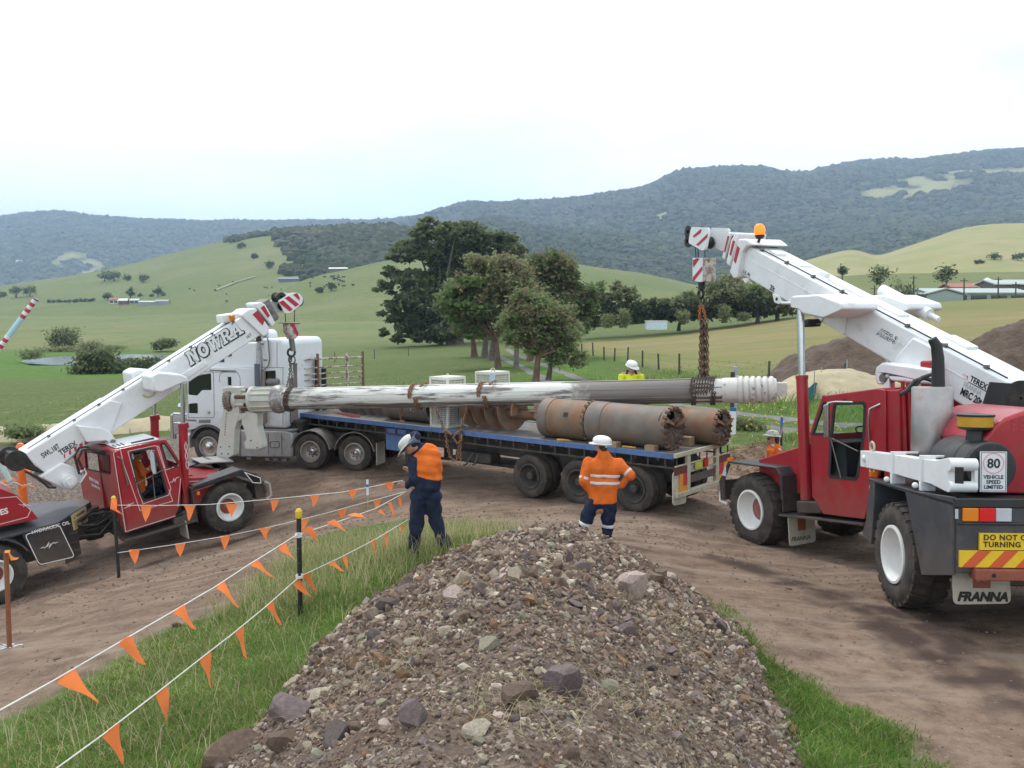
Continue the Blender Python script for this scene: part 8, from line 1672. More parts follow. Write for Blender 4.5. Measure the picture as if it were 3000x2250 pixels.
grow('cap',[('e',hd5+np.array((-.005,0,.085)),(.108,.088,.068)),('c',hd5+np.array((.08,-.04,.07)),hd5+np.array((.15,0,.062)),.012,.01),('c',hd5+np.array((.08,.04,.07)),hd5+np.array((.15,0,.062)),.012,.01)],DARK,p5,.010,.02)
# ================================================================ BUNTING, STAKES, POSTS
FLAGM=leafmat('orange bunting plastic',(.95,.26,.085),.40); ROPEM=mat('white cord',(.62,.60,.56),.8,var=.1)
ROPES=[([(-7.148,15.801,1.03),(-6.033,15.126,1.177),(-5.023,14.518,1.332),(-3.637,13.688,1.616),(-2.545,13.036,1.851),(-1.983,12.704,2.012),(-1.549,12.448,2.148)],[[(-6.586,15.46,1.09),(-6.304,15.289,1.129),(-6.429,15.32,0.835)],[(-5.582,14.855,1.242),(-5.327,14.701,1.281),(-5.448,14.725,1.007)],[(-4.692,14.318,1.384),(-4.454,14.175,1.422),(-4.558,14.198,1.193)],[(-3.828,13.801,1.554),(-3.648,13.693,1.595),(-3.739,13.701,1.397)],[(-3.091,13.362,1.73),(-2.917,13.258,1.769),(-3.009,13.264,1.573)],[(-2.428,12.968,1.895),(-2.27,12.874,1.938),(-2.346,12.877,1.764)],[(-1.831,12.615,2.075),(-1.686,12.529,2.114),(-1.745,12.529,1.949)]]),([(-7.156,15.731,0.167),(-5.878,14.974,0.518),(-4.704,14.28,0.856),(-3.765,13.728,1.16),(-2.838,13.185,1.49),(-1.983,12.686,1.814),(-1.491,12.399,2.0)],[[(-6.869,15.564,0.274),(-6.577,15.39,0.338),(-6.707,15.423,0.038)],[(-5.788,14.922,0.554),(-5.536,14.772,0.612),(-5.663,14.796,0.354)],[(-4.831,14.357,0.838),(-4.604,14.221,0.894),(-4.691,14.239,0.638)],[(-4.024,13.881,1.089),(-3.816,13.758,1.147),(-3.9,13.773,0.929)],[(-3.352,13.484,1.286),(-3.102,13.339,1.387),(-3.219,13.365,1.156)],[(-2.626,13.061,1.559),(-2.446,12.955,1.626),(-2.52,12.966,1.455)],[(-2.028,12.712,1.785),(-1.882,12.627,1.849),(-1.952,12.629,1.694)]]),([(-3.011,4.83,2.262),(-3.0,5.012,2.247),(-2.967,5.579,2.188),(-2.921,6.375,2.12),(-2.868,7.301,2.036),(-2.814,8.234,1.957),(-2.761,9.143,1.906),(-2.709,10.057,1.839),(-2.66,10.892,1.784)],[[(-2.967,5.578,2.185),(-2.955,5.795,2.164),(-2.698,5.571,2.028)],[(-2.922,6.369,2.121),(-2.909,6.595,2.102),(-2.717,6.366,1.957)],[(-2.868,7.297,2.033),(-2.855,7.516,2.017),(-2.673,7.293,1.891)],[(-2.814,8.226,1.956),(-2.803,8.425,1.942),(-2.591,8.208,1.763)],[(-2.762,9.137,1.903),(-2.748,9.372,1.881),(-2.519,9.142,1.773)],[(-2.709,10.053,1.833),(-2.693,10.326,1.814),(-2.53,10.074,1.674)]]),([(-2.985,5.226,1.643),(-2.966,5.544,1.607),(-2.933,6.125,1.546),(-2.885,6.944,1.48),(-2.836,7.806,1.414),(-2.785,8.684,1.346),(-2.732,9.607,1.289),(-2.66,10.844,1.239)],[[(-2.934,6.108,1.551),(-2.92,6.345,1.527),(-2.797,6.105,1.33)],[(-2.886,6.928,1.485),(-2.874,7.151,1.461),(-2.778,6.916,1.226)],[(-2.835,7.809,1.411),(-2.822,8.044,1.394),(-2.732,7.803,1.157)],[(-2.785,8.678,1.337),(-2.772,8.906,1.323),(-2.673,8.667,1.069)],[(-2.732,9.605,1.285),(-2.719,9.83,1.274),(-2.563,9.598,1.079)],[(-2.676,10.577,1.233),(-2.661,10.831,1.232),(-2.442,10.586,1.037)]]),([(-2.662,10.896,1.769),(-2.244,11.459,1.806),(-1.871,11.962,1.85),(-1.508,12.459,1.978)],[[(-2.638,10.933,1.824),(-2.549,11.053,1.836),(-2.424,10.947,1.649)],[(-2.393,11.262,1.832),(-2.317,11.364,1.844),(-2.121,11.271,1.696)],[(-2.182,11.546,1.85),(-2.092,11.667,1.865),(-1.941,11.573,1.818)],[(-1.847,11.991,1.809),(-1.812,12.039,1.819),(-1.698,11.977,1.721)],[(-1.726,12.159,1.879),(-1.68,12.221,1.891),(-1.635,12.142,1.675)],[(-1.608,12.32,1.92),(-1.569,12.373,1.931),(-1.536,12.299,1.726)]]),([(-2.662,10.85,1.237),(-2.244,11.418,1.328),(-1.871,11.925,1.431),(-1.487,12.452,1.574)],[[(-2.638,10.882,1.24),(-2.567,10.979,1.258),(-2.456,10.881,1.026)],[(-2.383,11.227,1.286),(-2.317,11.317,1.297),(-2.17,11.233,1.192)],[(-2.235,11.428,1.314),(-2.187,11.494,1.326),(-2.157,11.416,1.143)],[(-1.917,11.863,1.421),(-1.877,11.918,1.432),(-1.864,11.841,1.202)],[(-1.776,12.056,1.463),(-1.727,12.122,1.477),(-1.723,12.041,1.265)],[(-1.575,12.33,1.519),(-1.531,12.39,1.537),(-1.553,12.319,1.399)]]),]
RL={'upper rope of the far bunting':'upper orange flag line from the far black stake to the stooping worker','lower rope of the far bunting':'lower orange flag line from the far black stake to the stooping worker','nb upper':'upper orange flag line from the near black stake out of the left edge','nb lower':'lower orange flag line from the near black stake over the grass to the bottom edge','c upper':'upper short flag line between the near black stake and the stooping worker','c lower':'lower short flag line between the near black stake and the stooping worker'}
fr_=random.Random(4)
for nm,(rp,fls)in zip(RL,ROPES):
 g=thing('bunting_line',RL[nm],'bunting',None,'orange flag lines');
 mid=[Vector(p)for p in rp]; MB().tube(mid,.006,6).build('rope',ROPEM,g,smooth=60)
 for A,B,T in fls:
  A,B,T=Vector(A),Vector(B),Vector(T); n=7; V=[]; w=(T-(A+B)/2); nn_=(B-A).cross(w).normalized(); ph=fr_.uniform(0,6)
  for i in range(n+1):
   t=i/n; half=(1-t)*.5+.012; c=(A+B)/2+w*t+nn_*.014*math.sin(ph+t*4)*t
   for s in(-1,0,1): V.append(c+(B-A)*half*s+nn_*(.007*math.sin(ph*2+t*6+s*1.6)-(.006 if s==0 else 0)))
  Fc=[(i*3+k,i*3+k+1,i*3+k+4,i*3+k+3)for i in range(n)for k in range(2)]
  o=rawmesh('flag',V,Fc,FLAGM,g,smooth=True)
BLK=mat('black plastic stake',(.012,.012,.013),.45,var=.2); YCAP=mat('yellow cap',(.75,.48,.03),.5,var=.05); TIMB=mat('red brown timber',(.23,.085,.035),.8,var=.2,vscale=12,stretch=(8,8,1))
def stake(nm,lb,base,top,r,m,cap=True,grp=None):
 g=thing(nm,lb,'stake',None,grp); MB().cyl(Vector(base)-Vector((0,0,.15)),top,r,n=12).build('shaft',m,g,smooth=40)
 if cap:
  d=Vector((0,0,1)); t=Vector(top); MB().lathe([(-.02,r+.006),(-.0,r+.012),(.07,r+.012),(.085,r)],t-d*.02,(0,0,1),12).cyl(t+d*.05,t+d*.075,r,n=10).build('cap',YCAP,g,smooth=30)
 return g
b_,t_=[(-2.65,10.81,.72)][0],[(-2.67,10.92,2.01)][0]
g=stake('picket','near black picket with yellow cap standing in the grass bank',b_,t_,.030,BLK,True,'black pickets with yellow caps')
hl_=MB()
for k in range(6): q=Vector(b_).lerp(Vector(t_),.12+k*.14); hl_.cyl(q+Vector((.0,-.0315,0)),q+Vector((0,-.028,0)),.007,n=8)
hl_.build('peg_hole',STEEL,g)
for q in([(-2.65,10.86,1.78)][0],[(-2.65,10.81,1.26)][0]):
 kt=MB()
 for k in range(3): kt.tube([(q[0]+.040*math.cos(a),b_[1]+.040*math.sin(a),q[2]-.015+.013*k+.006*math.sin(a))for a in np.linspace(0,6.28,12)],.007,5)
 kt.build('rope_knot',ROPEM,g,smooth=60)
b_,t_=[(-7.12,15.7,-.13)][0],[(-7.21,15.81,1.12)][0]
g=stake('picket','far black picket with yellow cap standing in front of the left crane cab',b_,t_,.030,BLK,True,'black pickets with yellow caps')
fk=[(-7.22,15.76,1.13),(-7.14,15.76,1.14),(-7.11,15.75,.98),(-7.02,15.74,.87),(-7.12,15.74,.9),(-7.24,15.75,.98)]
o=rawmesh('tied_flag',[Vector(p)+Vector((0,(-.03,.03,-.05,.0,.04,-.02)[i],0))for i,p in enumerate(fk)],[(0,1,2),(0,2,5),(2,4,5),(2,3,4)],FLAGM,g)
b_,t_=[(-6.69,11.46,.17)][0],[(-6.73,11.56,1.36)][0]
g=stake('timber_stake','red brown timber stake with an orange ribbon at the left edge',b_,t_,.032,TIMB,False)
rbn=[(-6.72,11.52,1.39),(-6.66,11.52,1.39),(-6.64,11.51,1.35),(-6.6,11.51,1.3),(-6.54,11.51,1.29),(-6.56,11.51,1.27),(-6.63,11.5,1.26),(-6.66,11.51,1.3),(-6.67,11.51,1.36),(-6.71,11.51,1.36)]
rawmesh('ribbon',[Vector(p)+Vector((0,.02*math.sin(i*2),0))for i,p in enumerate(rbn)],[tuple(range(10))],mat('orange ribbon',(.80,.30,.06),.6),g)
bx_=Vector(b_); sp_=MB();
for k in range(9): a=k*.7; sp_.prism([(bx_[0]+.06*math.cos(a),bx_[1]+.03*math.sin(a)),(bx_[0]+.22*math.cos(a+.1),bx_[1]+.10*math.sin(a+.1)),(bx_[0]+.2*math.cos(a+.25),bx_[1]+.11*math.sin(a+.25)),(bx_[0]+.06*math.cos(a+.4),bx_[1]+.03*math.sin(a+.4))],float(groundz(bx_[0],bx_[1]))+.012,float(groundz(bx_[0],bx_[1]))+.016,'z')
sp_.build('spray_mark',mat('white survey paint',(.55,.58,.64),.9,var=.2),g)
pg=[(-3.15,19.07)][0]; gzp=float(groundz(*pg)); D_=math.hypot(*pg)
g=thing('survey_peg','thin survey peg with white head and blue band on the dirt road','peg'); hp=[(-2.91,17.68,1.28),(-2.92,17.65,.94)]
MB().box(pg[0]-.012,pg[0]+.012,pg[1]-.012,pg[1]+.012,gzp-.1,gzp+.62).build('shaft',mat('pale timber',(.36,.26,.17),.8,var=.2),g); MB().box(pg[0]-.024,pg[0]+.024,pg[1]-.016,pg[1]+.016,gzp+.60,gzp+.94).build('head',WHITE,g); MB().box(pg[0]-.0255,pg[0]+.0255,pg[1]-.0175,pg[1]+.0175,gzp+.76,gzp+.84).build('blue_band',mat('blue paint',(.04,.12,.38),.5),g)
# right-hand background markers
for lb,q,w,h,m,cp in(('white marker post with a blue top beyond the trailer tail',[(7.47,29.77,.63)][0],.10,.95,WHITE,1),('slim blue and black stake behind the patterned hat',[(7.89,25.75,.63)][0],.028,.85,BLK,2)):
 z0=float(groundz(q[0],q[1])); g=thing('marker_post',lb,'post'); zt=q[2]+(h if cp==1 else[(7.89,25.82,1.4)][0][2]-q[2]);
 if cp==1: zt=[(7.47,29.82,1.22)][0][2]
 MB().box(q[0]-w,q[0]+w,q[1]-.03,q[1]+.03,z0-.1,zt-(.12 if cp==1 else .5)).build('shaft',m,g)
 MB().box(q[0]-w*1.02,q[0]+w*1.02,q[1]-.032,q[1]+.032,zt-(.119 if cp==1 else .499),zt).build('blue_band',mat('blue paint',(.04,.12,.38),.5),g)
# orange bollard and flags lying round it, striped poles at the left edge
bo_=[(-14.08,25.16,-.45),(-14.11,25.26,.73)]; g=thing('bollard','orange traffic bollard behind the left crane winch','bollard'); zb0=float(groundz(bo_[0][0],bo_[0][1])); zb1=bo_[1][2]
MB().lathe([(0,.30),(.05,.30),(.06,.12)],(bo_[0][0],bo_[0][1],zb0),(0,0,1),20).build('base',BLK,g,smooth=40); MB().lathe([(.05,.12),(zb1-zb0-.3,.10),(zb1-zb0-.26,.13),(zb1-zb0-.1,.12),(zb1-zb0-.02,.08),(zb1-zb0,.03),(zb1-zb0,.001)],(bo_[0][0],bo_[0][1],zb0),(0,0,1),20).build('body',HIVIS,g,smooth=40)
g=thing('loose_bunting','tangle of fallen orange flags on the gravel round the bollard','bunting')
for pl in([(-14.47,24.66,-.38),(-14.32,24.68,-.22),(-14.29,24.67,-.34)],[(-14.35,24.67,-.23),(-14.08,24.68,-.22),(-13.99,24.67,-.3)],[(-13.68,24.67,-.33),(-13.48,24.65,-.47),(-13.64,24.65,-.49)],[(-13.75,24.7,.07),(-13.59,24.69,-.01),(-13.72,24.69,-.09)],[(-13.88,24.65,-.54),(-13.8,24.66,-.38),(-13.78,24.66,-.46)],[(-14.45,24.66,-.44),(-14.12,24.65,-.47),(-14.31,24.65,-.54)]):
 rawmesh('flag',[Vector(p)+Vector((0,.1*i,0))for i,p in enumerate(pl)],[(0,1,2)],FLAGM,g)
MB().tube([(-14.47,24.67,-.28),(-14.24,24.66,-.41),(-14.02,24.67,-.31),(-13.8,24.66,-.41),(-13.54,24.67,-.34)],.012,5).build('rope',ROPEM,g)
g=thing('striped_pole','leaning red and white striped pole with pale blue sections at the left edge','pole'); a,b=Vector([(-12.9,24.11,4.8)][0]),Vector([(-14.94,23.87,2.07)][0]); n=34; d=b-a
SB=mat('pale blue paint',(.42,.66,.74),.5,var=.05); SR=mat('stripe red',(.45,.05,.06),.5,var=.05)
for k in range(n):
 t0,t1=k/n,(k+1)/n; seg=(k//6)%2; m=SB if seg else(SR if k%2 else WHITE); p,q=a+d*t0,a+d*t1; sk=d.normalized()*.03; MB().cyl(p+sk*0,q,.075,n=12).build('stripe',m,g,smooth=40)
MB().cyl(a+d.normalized()*-.04,a,.085,n=12).build('tip',STEEL,g)
g=thing('pale_pole','pale blue-white leaning pole standing on the gravel at the left edge','pole'); a,b=Vector([(-14.11,23.77,.9)][0]),Vector([(-13.77,23.98,-.13)][0]); MB().cyl(a+(a-b)*.8,b,.08,n=14).build('shaft',mat('pale pole',(.55,.66,.66),.5,var=.05),g,smooth=40)
# geotextile verge, spoil heaps, mulch
GEO=mat('tan geotextile',(.40,.335,.22),.95,var=.15,vscale=3,bump=.5,bscale=6,bdist=.05,col2=(.36,.30,.19),cov=(.5,.7),cscale=1.5)
def heap(nm,lb,cx,cy,rx,ry,h,m,cat,seed,pw=1.2,rot=0.,n=60,cut=None):
 """a rounded heap lying on the ground"""
 V=[]; r=np.random.default_rng(seed); gx_,gy_=np.meshgrid(np.linspace(-1.08,1.08,n),np.linspace(-1.08,1.08,n)); c,s=math.cos(rot),math.sin(rot); X=cx+gx_*rx*c-gy_*ry*s; Y=cy+gx_*rx*s+gy_*ry*c; rr2=np.hypot(gx_,gy_)+(fbm(gx_*2+seed,gy_*2,3,seed)-.5)*.35
 Zz=groundz(X,Y)+h*(1-np.clip(rr2,0,1.15)**pw)*1.0+(fbm(X*1.5,Y*1.5,4,seed)-.5)*h*.22; i=np.arange(n*n).reshape(n,n); q=np.stack([i[:-1,:-1],i[:-1,1:],i[1:,1:],i[1:,:-1]],-1).reshape(-1,4); keep=(rr2.ravel()[q]<1.13).all(1)
 o=npmesh(nm,np.stack([X,Y,Zz],-1).reshape(-1,3),q[keep],m,smooth=True); return tag(o,lb,cat)
SOIL=mat('dark brown soil',(.095,.064,.046),.95,var=.3,vscale=1.5,bump=.9,bscale=3.5,bdist=.15,col2=(.15,.105,.075),cov=(.5,.7),cscale=1.2)
heap('soil_heap','dark brown soil heap behind the right crane boom',17.6,46.5,5.0,3.6,2.3,SOIL,'soil heap',4,1.3); heap('soil_heap','dark brown soil heap at the right edge behind the crane tail',27.3,46,5.2,3.6,2.6,SOIL,'soil heap',9,1.4)
heap('covered_heap','tan geotextile covered heap at the foot of the dark soil heap',14.6,41,3.6,2.4,1.15,GEO,'covered heap',6,1.5,.35); heap('covered_heap','tan geotextile covered heap at the far right edge',34,52,4.5,3,2.0,GEO,'covered heap',12,1.5)
V=[]; Fc=[]; pts=[(-34,37.2),(-26,35.8),(-20,34.4),(-16,33.6),(-13,34.0),(-9,34.2),(-4,34.2),(1,33)]; k_=0
for i in range(len(pts)-1):
 for q in range(10):
  p=Vector(pts[i]).lerp(Vector(pts[i+1]),q/10); w=.55+.35*vnoise(k_*.25,3.3)
  for j,(o_,hh2)in enumerate(((-w,-.05),(-.4*w,.30),(.1,.42+.12*vnoise(k_*.4,1)),(.6,.34),(1.1,-.05))): V.append((p[0]+.1*o_,p[1]+o_,float(groundz(p[0],p[1]+o_))+hh2))
  k_+=1
Fc=[(i*5+j,i*5+j+1,i*5+j+6,i*5+j+5)for i in range(k_-1)for j in range(4)]
tag(rawmesh('geotextile_berm',V,Fc,GEO,smooth=True),'long low tan geotextile berm along the paddock edge behind the left crane','berm')
MUL=mat('mulch',(.24,.155,.10),.95,var=.35,vscale=6,bump=1.,bscale=12,bdist=.1)
mo=heap('mulch_heap','low heap of brown bark mulch and sticks behind the trailer tail',6.9,24.2,1.6,1.3,.62,MUL,'mulch heap',5,1.5)
sk_=MB(); mr_=random.Random(8)
for k in range(420):
 a,r=mr_.uniform(0,6.28),mr_.random()**.6; x,y=6.9+1.55*r*math.cos(a),24.2+1.25*r*math.sin(a); z=float(gz(x,y))+.62*(1-r**1.5)+.04; l=mr_.uniform(.06,.22); b=mr_.uniform(0,6.28); sk_.bar((x,y,z),(x+l*math.cos(b),y+l*math.sin(b),z+mr_.uniform(-.05,.12)),.018,.012)
tag(sk_.build('sticks',MUL,mo),kind='stuff')
MB().tube([(7.0,23.8,float(gz(7,23.8))+.3),(7.25,23.7,float(gz(7,23.8))+1.0),(7.3,23.7,float(gz(7,23.8))+1.25)],[.035,.025,.012],6).build('branch',mat('pale wood',(.38,.26,.16),.8),mo,smooth=50)
# blue-green silt fence
SILT=leafmat('silt fence cloth',(.05,.15,.17),.2)
for lb,pts,h in(('blue-green silt fence running up to the right crane ram',[(12.0,36.5),(13.2,38.6),(14.2,40.6),(16.5,43.6),(20,50)],.75),('blue-green silt fence crossing the hay field at the far right',[(27,54),(31,56),(36,60),(42,66)],.8)):
 g=thing('silt_fence',lb,'fence',None,'silt fences'); V=[];
 for i,(x,y)in enumerate(pts):
  z=float(groundz(x,y)); MB().cyl((x,y,z-.1),(x,y,z+h+.5),.025,n=8).build('post',mat('galvanised post',(.34,.37,.38),.5),g)
 for i in range(len(pts)-1):
  (x0,y0),(x1,y1)=pts[i],pts[i+1]; n=8; V=[]
  for k in range(n+1): t=k/n; x,y=lerp(x0,x1,t),lerp(y0,y1,t); z=float(groundz(x,y)); V+=[(x,y-.03,z-.05),(x+.04*math.sin(k*2),y-.03,z+h*.5),(x,y-.03,z+h-.10*math.sin(math.pi*t))]
  rawmesh('cloth_panel',V,[(k*3+j,k*3+j+1,k*3+j+4,k*3+j+3)for k in range(n)for j in range(2)],SILT,g,smooth=True)
for k,(q,lb)in enumerate((([(8.56,33.9,1.95)][0],'tall grey-blue star picket beside the mast rings'),([(8.21,32.9,2)][0],'short dark post beside the mast rings'),([(30.95,60.01,2.07)][0],'thin grey picket in the hay field above the soil heap'))):
 z=float(groundz(q[0],q[1])); zt=([(8.56,33.93,2.33)][0][2],[(8.21,32.92,2.2)][0][2],[(30.95,60.05,2.53)][0][2])[k]
 o=MB().cyl((q[0],q[1],z-.1),(q[0],q[1],zt),(.10,.08,.05)[k],n=8).build('field_post',(mat('galvanised post',(.34,.37,.38),.5),FRAMEM,mat('galvanised post',(.34,.37,.38),.5))[k]); tag(o,lb,'post')
# paddock fence: posts with wires
FP=mat('weathered fence post',(.075,.065,.055),.9,var=.3)
fp=[(7.0,89.0),(7.6,83.0)]+[(7.69,73.93),(8.33,72),(8.79,67.43),(9.25,62.76),(9.84,59.33),(10.38,54.87)]+[(13.4,46.2),(16.2,43.2)]
g=thing('paddock_fence','post and wire fence along the left edge of the hay field','fence')
fp0=None
for i,(x,y)in enumerate(fp):
 o=MB().cyl((0,0,-.2),(0,0,1.15),.07,.06,n=8).build('post',FP,g)if fp0 is None else fp0.copy()
 if fp0 is None: fp0=o
 else: COL.objects.link(o)
 o.location=(x,y,float(groundz(x,y))); o.scale=(1,1,.9+.25*((i*37)%10)/10); o.rotation_euler=(.04*math.sin(i*3),.05*math.sin(i*5),0)
for h in(.4,.7,1.0): MB().tube([(x,y,float(groundz(x,y))+h)for x,y in fp],.008,4).build('wire',STEEL,g)
g=thing('pasture_fence','thin dark post fence crossing the green paddock left of the fig','fence'); fq=[(-32,96),(-28,97),(-24,98.5),(-20,100),(-16,103),(-12.5,107)]
for i,(x,y)in enumerate(fq): MB().cyl((x,y,float(groundz(x,y))-.2),(x,y,float(groundz(x,y))+1.1),.05,n=6).build('post',FP,g)
for h in(.5,1.0): MB().tube([(x,y,float(groundz(x,y))+h)for x,y in fq],.01,4).build('wire',STEEL,g)
# ================================================================ TREES
LEAF={k:leafmat('leaves '+k,c,.5)for k,c in dict(fig=(.125,.150,.078),figlight=(.185,.215,.10),green=(.195,.275,.11),olive=(.26,.275,.145),rust=(.23,.19,.125),dark=(.075,.10,.052),pale=(.25,.26,.14)).items()}
BARK={'grey':mat('grey bark',(.14,.12,.105),.95,var=.35,vscale=3,bump=.6,bscale=12,bdist=.05),'orange':mat('orange bark',(.155,.095,.065),.95,var=.35,vscale=2,bump=.6,bscale=10,bdist=.05),'dark':mat('dark bark',(.05,.042,.036),.95,var=.3)}
def tree(name,label,base,blobs,tr,bark,leaf,nleaf,mats,group=None,clus=.16,flat=.6,limbs=10,seed=1,dens=1.,lean=None,bare=0):
 """tapered trunk and limbs; crown of leaf-sized faces gathered in clumps through the crown's volume"""
 r=np.random.default_rng(seed); g=thing(name,label,'tree',Matrix.Translation(base),group); B=np.array(base); P_=[]; cl_=[]
 vol=np.array([b[3]*b[4]for b in blobs]); vol=vol/vol.sum(); ncl=max(10,int(nleaf/55))
 for bi,(x,y,z,rx,rz)in enumerate(blobs):
  k=max(3,int(ncl*vol[bi])); d=r.normal(size=(k,3)); d/=np.linalg.norm(d,axis=1)[:,None]; rad=r.random(k)**.38
  c=np.array((x,y,z))+d*rad[:,None]*np.array((rx,rx,rz)); cl_.append(np.hstack([c,np.full((k,1),min(rx,rz*1.4)*clus*2.2)]))
 C_=np.vstack(cl_); idx_=r.integers(0,len(C_),nleaf); cr2=C_[idx_,3]*(.6+.8*r.random(nleaf)); d=r.normal(size=(nleaf,3)); p=C_[idx_,:3]+d*cr2[:,None]*np.array((.55,.55,.55*flat))-B
 s=leaf*(.6+.8*r.random(nleaf)); a=r.normal(size=(nleaf,3)); a[:,2]*=.6; a/=np.linalg.norm(a,axis=1)[:,None]; b=np.cross(a,r.normal(size=(nleaf,3))); b/=np.linalg.norm(b,axis=1)[:,None]
 V=np.stack([p-a*s[:,None],p+b*s[:,None]*.55,p+a*s[:,None],p-b*s[:,None]*.55],1); Q_=np.arange(nleaf*4).reshape(-1,4)
 cm=r.integers(0,len(mats),len(C_)); mi=np.where(r.random(nleaf)<.7,cm[idx_],r.integers(0,len(mats),nleaf)); npmesh('crown',V.reshape(-1,3),Q_,[LEAF[m]for m in mats],g,mi=mi)
 cc=np.average(np.array([b_[:3]for b_ in blobs]),axis=0,weights=vol)-B; fork=np.array(lean)-B if lean is not None else np.array((cc[0]*.35,0,max(cc[2]*.42,.5))); t=MB()
 t.tube([(0,0,-.4),(fork[0]*.1,0,.1),tuple(fork*.5),tuple(fork)],[tr*1.5,tr*1.15,tr*.9,tr*.75],9)
 for k in range(limbs):
  e=C_[r.integers(0,len(C_)),:3]-B; m1=fork+(e-fork)*.5+r.normal(size=3)*.06*np.linalg.norm(e-fork)+np.array((0,0,.05*np.linalg.norm(e-fork))); t.tube([tuple(fork*.96),tuple(m1),tuple(e)],[tr*.5,tr*.28,tr*.06],6)
  for q in range(2): e2=C_[r.integers(0,len(C_)),:3]-B; e2=m1+(e2-m1)*min(1,2.2*tr*6/max(.1,np.linalg.norm(e2-m1))); t.tube([tuple(m1),tuple((m1+e2)/2+r.normal(size=3)*tr*.3),tuple(e2)],[tr*.22,tr*.13,tr*.03],5)
 t.build('trunk',BARK[bark],g,smooth=60); return g
def bl(pts,u,d=0.): return[(p[0],p[1]+d,p[2],q[0]*u,q[1]*u)for p,q in pts]
def B_(P_,R_,u,e=1.):
 u=u*e; return[(p[0],p[1]+((i*7)%5-2)*.25*r[0]*u,p[2],r[0]*u,r[1]*u)for i,(p,r)in enumerate(zip(P_,R_))]
u=.0264
fb=[(-8.89,137.96,-1.81)][0]
tree('fig_tree','huge dark spreading fig tree in the middle of the paddock',(fb[0],fb[1],float(groundz(fb[0],fb[1]))),B_([(-12.32,139.62,17.35),(-13.65,139.48,15.77),(-15.49,139.35,14.19),(-8.1,139.48,15.77),(-3.08,139.37,14.45),(-17.08,139.19,12.35),(-11.8,139.21,12.61),(-5.46,139.16,12.08),(-.44,139.26,13.14),(-19.19,138.98,9.98),(-19.46,138.78,7.61),(-14.97,138.89,8.93),(-9.42,138.89,8.93),(-13.65,138.62,5.77),(-8.63,138.57,5.24),(-18.14,138.41,3.4),(-15.49,138.3,2.08),(-20.25,138.2,.9),(-16.02,138.13,.11),(-10.74,138.23,1.29),(-4.14,138.89,8.93),(-12.85,138.41,3.4),(-10.21,138.34,2.61),(-11.8,138.21,1.03),(-8.1,138.75,7.35),(-17.08,138.57,5.24),(.88,139.28,13.4),(-1.5,139.07,11.03),(-6.51,138.39,3.14)],[(95,35),(90,40),(130,40),(170,70),(150,70),(95,35),(190,70),(190,80),(90,55),(50,45),(55,50),(130,60),(190,110),(150,90),(160,120),(80,45),(120,60),(50,25),(130,30),(120,70),(150,90),(120,70),(120,80),(140,60),(130,80),(90,50),(60,35),(110,80),(120,90)],u),1.35,'grey',.38,44000,['fig','fig','dark','figlight'],None,.20,.42,26,3)
u=.0138
tb_=[(-1.12,71.84,-.39)][0]; tree('gum_tree','bushy green tree with a red brown trunk left of the farm track',(tb_[0],tb_[1],float(groundz(tb_[0],tb_[1]))),B_([(-3.81,72.42,6.31),(-4.64,72.3,4.94),(-2.3,72.41,6.17),(-3.12,72.27,4.66),(-4.23,72.22,3.97),(-1.47,72.3,4.94),(-.37,72.22,3.97),(-2.02,72.2,3.84),(-4.36,72.12,2.88),(-3.05,72.1,2.6),(-5.19,72.27,4.66)],[(95,50),(80,50),(95,60),(110,60),(70,40),(100,80),(80,60),(90,60),(50,35),(60,35),(50,40)],u,1.22),.26,'orange',.20,21000,['green','green','olive','green','rust'],'trees beside the farm track',.2,.6,14,5,lean=[(-1.3,72.04,1.91)][0])
tb_=[(1.43,79.87,-.37)][0]; tree('gum_tree','round dark green tree with reddish inner leaves, tallest beside the farm track',(tb_[0],tb_[1],float(groundz(tb_[0],tb_[1]))),B_([(3.42,80.62,8.33),(2.5,80.57,7.72),(4.49,80.54,7.41),(2.96,80.44,6.19),(4.95,80.41,5.89),(3.88,80.31,4.67),(6.64,80.31,4.67),(5.56,80.23,3.75),(2.04,80.62,8.33),(6.94,80.38,5.58),(6.02,80.17,3.14),(4.8,80.13,2.68),(1.28,80.52,7.11)],[(110,70),(80,60),(90,70),(130,90),(90,80),(120,70),(55,60),(80,50),(60,40),(50,50),(60,45),(60,45),(60,60)],.0153,1.12),.3,'orange',.2,20000,['green','fig','rust','fig','figlight'],'trees beside the farm track',.2,.7,14,6,lean=[(2.81,80.17,3.14)][0])
tb_=[(.31,69.89,.25)][0]; tree('gum_tree','thin pinkish green tree with bare grey limbs between the bushier trees',(tb_[0],tb_[1],float(groundz(tb_[0],tb_[1]))),B_([(-2.37,70.57,8.13),(-1.16,70.53,7.73),(.05,70.5,7.33),(-.36,70.41,6.26),(1.25,70.36,5.73),(1.65,70.27,4.66)],[(60,35),(80,50),(70,50),(80,50),(60,60),(60,60)],.0134,1.35),.20,'grey',.16,11000,['olive','rust','pale'],'trees beside the farm track',.26,.7,20,7,lean=[(.45,70.21,3.99)][0])
